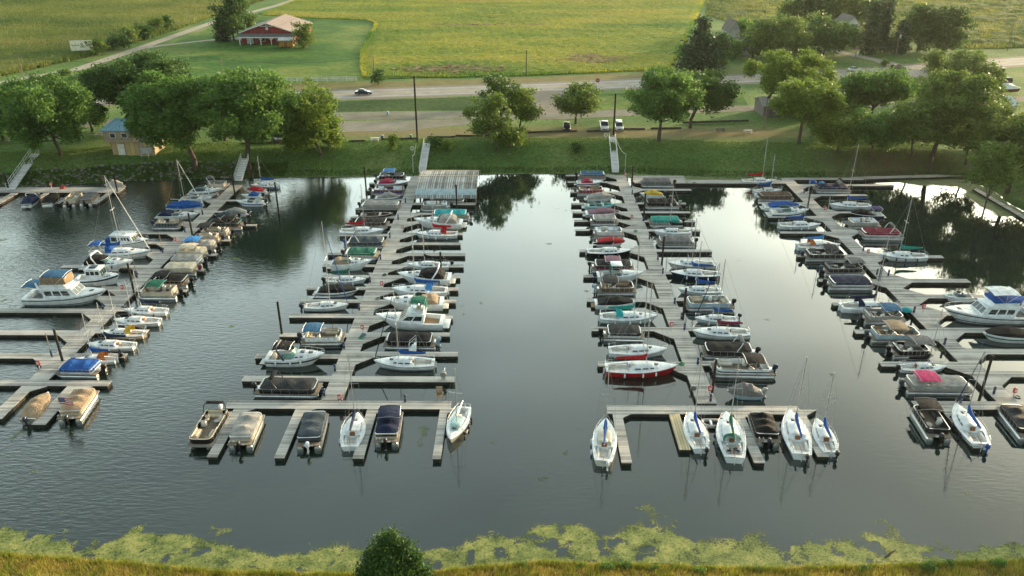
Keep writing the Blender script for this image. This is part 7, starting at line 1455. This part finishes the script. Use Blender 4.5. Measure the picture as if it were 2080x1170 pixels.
# life rings, hoses, ladders on docks
def torus(e_, x, y, z, r_, t_, mat, name, flatn=True): MB().tube([(x + r_ * math.cos(k * math.pi / 8), y + r_ * math.sin(k * math.pi / 8), z) for k in range(17)], t_, 6).build(name, mat, e_)
for x, y, l, c_ in ((734, 686, 'coiled green hose on the second pier near the grey slips', (.03, .3, .22)), (738, 681, 'blue hose heap beside the coiled green hose', (.05, .2, .35)), (767, 607, 'grey coiled hose beside the tan-covered cruiser', (.25, .27, .27)), (1291, 470, 'green coiled hose on the third pier', (.12, .3, .22)), (1384, 740, 'green coiled hose at the bow of the red-hulled sailboat', (.02, .28, .12)), (1408, 790, 'dark coiled line near the outer end of the third pier', (.06, .06, .06)), (781, 559, 'dark green coiled line on the second pier', (.04, .12, .08)), (2066, 808, 'dark coiled line at the right end of the rightmost pier', (.05, .05, .05))):
    v = at(x, y, DZ); e_ = empty('coiled_hose', (v.x, v.y, DZ)); tag(e_, l, 'hose', 'hoses and lines coiled on the piers')
    for k in range(3): torus(e_, .02 * k, 0, .04 + .05 * k, .34 - .04 * k, .035, gel(c_, .5), 'coil')
v = at(893, 815, DZ); e_ = empty('wooden_chair', (v.x, v.y + .3, DZ), R(-80)); tag(e_, 'tall wooden chair on the front cross dock of the second pier', 'chair'); wd = planks('chair wood', 2, .25, (.2, .15, .1), (.34, .27, .19))
MB().box((0, 0, .55), (.6, .7, .06)).build('seat', wd, e_); MB().box((-.32, 0, 1.05), (.07, .7, .95)).build('backrest', wd, e_)
for sx in (-.27, .27):
    for sy in (-.32, .32): MB().box((sx, sy, .26), (.07, .07, .52)).build('leg', wd, e_)
for s_ in (-1, 1): MB().box((0, s_ * .38, .85), (.6, .08, .05)).build('armrest', wd, e_)
v = at(1212, 1144, 0.05)
for x, y, ln, an, l in ((1362, 1148, 3.0, -8, 'driftwood log lying in the duckweed near the bottom'), (1808, 1125, 1.6, 35, 'short driftwood stick in the duckweed at lower right')):
    v = at(x, y, .05); o = MB().tube([(-ln / 2, 0, 0), (0, .05, .02), (ln / 2, 0, 0)], [.05, .09, .05], 6).build('driftwood', BARK); o.location = v; o.rotation_euler = (0, 0, R(an)); tag(o, l, 'driftwood', 'driftwood in the duckweed')
def heap(x, y, col, r_, label, cat='tarpaulin', z=DZ, name='tarp_heap', seed=1):
    v = at(x, y, z); e_ = empty(name, v); tag(e_, label, cat, 'loose gear lying on the piers'); rg = random.Random(seed)
    MB().loft([[(r_ * k * (1 + .25 * rg.uniform(-1, 1)) * math.cos(a_), r_ * .7 * k * (1 + .25 * rg.uniform(-1, 1)) * math.sin(a_), zz * r_) for a_ in [q * math.pi / 5 for q in range(10)]] for zz, k in ((0, 1), (.25, .95), (.5, .7), (.66, .3))]).build('canvas', canvas(C[col]), e_, 60)
for q in ((1650, 371, 'blue', .8, 'bright blue tarp heap on the narrow dock at the rightmost pier'), (1668, 372, 'sky', .6, 'light blue tarp heap beside the bright blue one'), (1706, 370, 'lgrey', .7, 'pale grey tarp heap on the narrow dock at the rightmost pier'), (1840, 632, 'turq', .8, 'turquoise tarp bundle at the bow of the navy-dodger sailboat'), (1010 + 275, 372, 'black', .4, 'black bag beside the foot of the third gangway'), (1410, 372, 'tan', .4, 'driftwood-coloured bundle on the shore platform of the third pier')): heap(*q, seed=q[0])
v = at(834, 712, DZ); e_ = empty('boarding_steps', (v.x, v.y + .1, DZ)); tag(e_, 'white boarding steps with handrails between black-covered pontoon and sailboat', 'boarding steps')
m = MB()
for k in range(3): m.box((.28 * k, 0, .15 + .15 * k), (.3, .8, .3 + .3 * k), .02)
m.build('steps', gel(C['white'], .4), e_)
for s_ in (-1, 1): MB().tube([(-.15, s_ * .4, 0), (-.15, s_ * .4, 1.1), (.7, s_ * .4, 1.9), (.7, s_ * .4, .8)], .035, 5).build('handrail', gel(C['white'], .4), e_)
v = at(901, 770, DZ); e_ = empty('boat_lift_winch', (v.x, v.y, DZ)); tag(e_, 'grey boat lift winch on the empty cross finger of the second pier', 'winch'); MB().box((0, 0, .45), (.5, .45, .9), .06).build('housing', gel((.45, .45, .43), .5), e_); MB().tube([(0, -.3, .7), (0, .3, .7)], .35, 12).build('drum', gel((.3, .3, .29), .5), e_); MB().tube([(.2, 0, .9), (.2, 0, 1.5), (.2, -.7, 1.5)], .05, 5).build('davit_arm', metal(), e_)
v = at(127, 383, DZ); e_ = empty('fuel_can', (v.x, v.y, DZ)); tag(e_, 'red fuel container on the low dock by the left bank', 'container'); MB().box((0, 0, .25), (.9, .5, .5), .08).build('tank', gel(C['red'], .4), e_); MB().tube([(.2, 0, .5), (.2, 0, .6)], .08, 8).build('cap', RUBBER, e_)
for x, y, l, i_ in ((838, 312, 'white life ring on a post left of the boathouse gangway', 0), (1230, 284, 'white life ring on the grass left of the third gangway', 1)):
    v = gnd(x, y); e_ = empty('life_ring', v); tag(e_, l, 'life ring', 'life rings on the bank'); MB().tube([(0, .08, 0), (0, .08, 1.3)], .04, 5).build('post', gel((.5, .5, .48), .6), e_); MB().tube([(.36 * math.cos(k * math.pi / 8), 0, 1.1 + .36 * math.sin(k * math.pi / 8)) for k in range(17)], .08, 8).build('ring', gel((.75, .75, .72), .5), e_)
def cable(A, B_, label, sag=.8):
    P = [A.lerp(B_, t / 10) - Vector((0, 0, sag * 4 * (t / 10) * (1 - t / 10))) for t in range(11)]; tag(MB().tube(P, .05, 5).build('supply_hose', gel((.55, .52, .40), .6)), label, 'hose', 'supply hoses strung from the bank')
v = at(1269, 352, DZ); e_ = empty('hose_post', v); tag(e_, 'thin white hose post at the foot of the third gangway', 'post'); MB().tube([(0, 0, 0), (0, 0, 4.2)], .05, 6).build('post', gel((.6, .6, .58), .5), e_); MB().box((0, 0, .4), (.2, .2, .5), .03).build('base', gel((.3, .3, .3), .5), e_)
cable(at(1251, 279, 4.6), v + Vector((0, 0, 4.1)), 'pale hose sagging from the third gangway head to its post')
v = at(840, 358, DZ); e_ = empty('hose_post', v); tag(e_, 'thin white hose post left of the boathouse', 'post'); MB().tube([(0, 0, 0), (0, 0, 4.4)], .05, 6).build('post', gel((.6, .6, .58), .5), e_); MB().box((0, 0, .4), (.25, .25, .8), .03).build('base', gel((.04, .04, .045), .5), e_)
cable(at(845, 292, 4.4), v + Vector((0, 0, 4.3)), 'pale hose strung from the tall timber pole down to the pier')
# flag on the tan pontoon
FB = next(o for o in scn.objects if o.get('label', '').startswith('tan covered pontoon boat flying'))
v = at(136, 824, 2.0); e_ = empty('flag', (v.x, v.y, 1.15)); tag(e_, 'American flag flying at the stern of the tan covered pontoon boat', 'flag')
MB().tube([(-.75, 0, 0), (-.75, 0, 1.9)], .02, 5).build('flagpole', metal(), e_)
def wav(x): return .09 * math.sin(x * 4)
for nm, mt, rows_ in (('red_stripes', gel((.5, .02, .03), .7), [0, 2, 4, 6]), ('white_stripes', gel((.75, .75, .75), .7), [1, 3, 5])):
    m = MB()
    for k in rows_: m.sheet([[(-.73 + 1.5 * i / 8, wav(i / 8 * 1.5), 1.85 - .12 * k - q * .12 - .08 * i / 8) for q in (0, 1)] for i in range(9)])
    m.build(nm, mt, e_)
MB().sheet([[(-.73 + .66 * i / 4, wav(i / 4 * .66) - .012, 1.85 - q * .48 - .035 * i / 4) for q in (0, 1)] for i in range(5)]).build('blue_canton', gel((.02, .03, .2), .7), e_)
m = MB(); [m.box((-.66 + .13 * i, wav(.07 + .13 * i) - .02, 1.78 - .11 * j), (.04, .01, .04)) for i in range(5) for j in range(4)]; m.build('stars', gel((.75, .75, .75), .7), e_)
# two people seated in the cockpit of the green-dodger sailboat
def person(x, y, z, rz, label, shirt):
    J = [(0, 0, .02), (0, 0, .24), (.02, 0, .44), (.03, 0, .52), (.05, 0, .66), (.08, .17, .42), (.22, .21, .22), (.40, .12, .18), (.08, -.17, .42), (.22, -.21, .22), (.40, -.12, .18), (.10, .1, .02), (.44, .12, .06), (.46, .12, -.32), (.58, .12, -.38), (.10, -.1, .02), (.44, -.12, .06), (.46, -.12, -.32), (.58, -.12, -.38)]
    E_ = [(0, 1), (1, 2), (2, 3), (3, 4), (2, 5), (5, 6), (6, 7), (2, 8), (8, 9), (9, 10), (0, 11), (11, 12), (12, 13), (13, 14), (0, 15), (15, 16), (16, 17), (17, 18)]
    rad = [.15, .14, .12, .055, .10, .06, .045, .035, .06, .045, .035, .085, .07, .045, .04, .085, .07, .045, .04]
    me_ = bpy.data.meshes.new('body'); me_.from_pydata(J, E_, []); e_ = empty('person', (x, y, z), rz); tag(e_, label, 'person', 'people aboard the green-dodger sailboat')
    def sk(nm, mat, k):
        q = me_.copy(); o = link(nm, q, e_); q.materials.append(mat); md = o.modifiers.new('skin', 'SKIN'); o.modifiers.new('sub', 'SUBSURF').levels = 1; o.modifiers['sub'].render_levels = 1
        sv = q.skin_vertices[0].data if q.skin_vertices else None
        if sv is None: q.attributes; return o
        for i, r_ in enumerate(rad): sv[i].radius = (r_ * k, r_ * k)
        sv[0].use_root = True; return o
    o = sk('body', gel((.45, .28, .2), .6), 1.0)
    m = MB(); m.loft([[(.0 + r_ * .9 * math.cos(a_) + dx, r_ * 1.15 * math.sin(a_), zz) for a_ in [k * math.pi / 5 for k in range(10)]] for zz, r_, dx in ((-.02, .175, 0), (.2, .17, 0), (.4, .17, .01), (.47, .11, .02), (.5, .07, .03))], False, False)
    for s_ in (-1, 1): m.tube([(.05, s_ * .13, .44), (.1, s_ * .19, .38), (.18, s_ * .21, .28)], [.08, .078, .07], 8)
    m.build('shirt', canvas(shirt), e_, 60)
    m = MB()
    for s_ in (-1, 1): m.tube([(0, s_ * .08, .02), (.25, s_ * .12, .06), (.47, s_ * .12, .06)], [.13, .105, .085], 8)
    m.build('shorts', canvas(C['navy']), e_, 60); m = MB(); m.tube([(.04, 0, .68), (.04, 0, .74), (.03, 0, .79)], [.108, .105, .05], 10); m.box((.13, 0, .70), (.12, .14, .02), .01); m.build('cap', canvas(C['white']), e_, 60)
FB = next(o for o in scn.objects if o.get('label', '').startswith('white sailboat with green dodger'))
for px, py, l, c_, rz in ((1475, 912, 'person in a white shirt seated on the left of the cockpit', (.7, .7, .68), 0), (1501, 912, 'person in a white shirt and dark shorts seated on the right of the cockpit', (.68, .7, .75), math.pi)):
    v = at(px, py, .95); person(v.x, v.y, .82, rz, l, c_)
# ================================================================ EVENING HAZE
hz = MB().box((0, 1700, 31), (5200, 4800, 74)).build('haze', None, ang=0); hz.data.materials.clear()
hm = bpy.data.materials.new('haze'); hm.use_nodes = True; hn = hm.node_tree; hn.nodes.remove(hn.nodes['Principled BSDF'])
pv = hn.nodes.new('ShaderNodeVolumePrincipled'); pv.inputs['Color'].default_value = (.95, .93, .88, 1); pv.inputs['Density'].default_value = .00004; pv.inputs['Anisotropy'].default_value = .5
hn.links.new(pv.outputs[0], hn.nodes['Material Output'].inputs['Volume']); hz.data.materials.append(hm); hz.display_type = 'WIRE'; tag(hz, kind='stuff'); hz['label'] = 'thin evening haze over the whole marina and fields'; hz['category'] = 'haze'
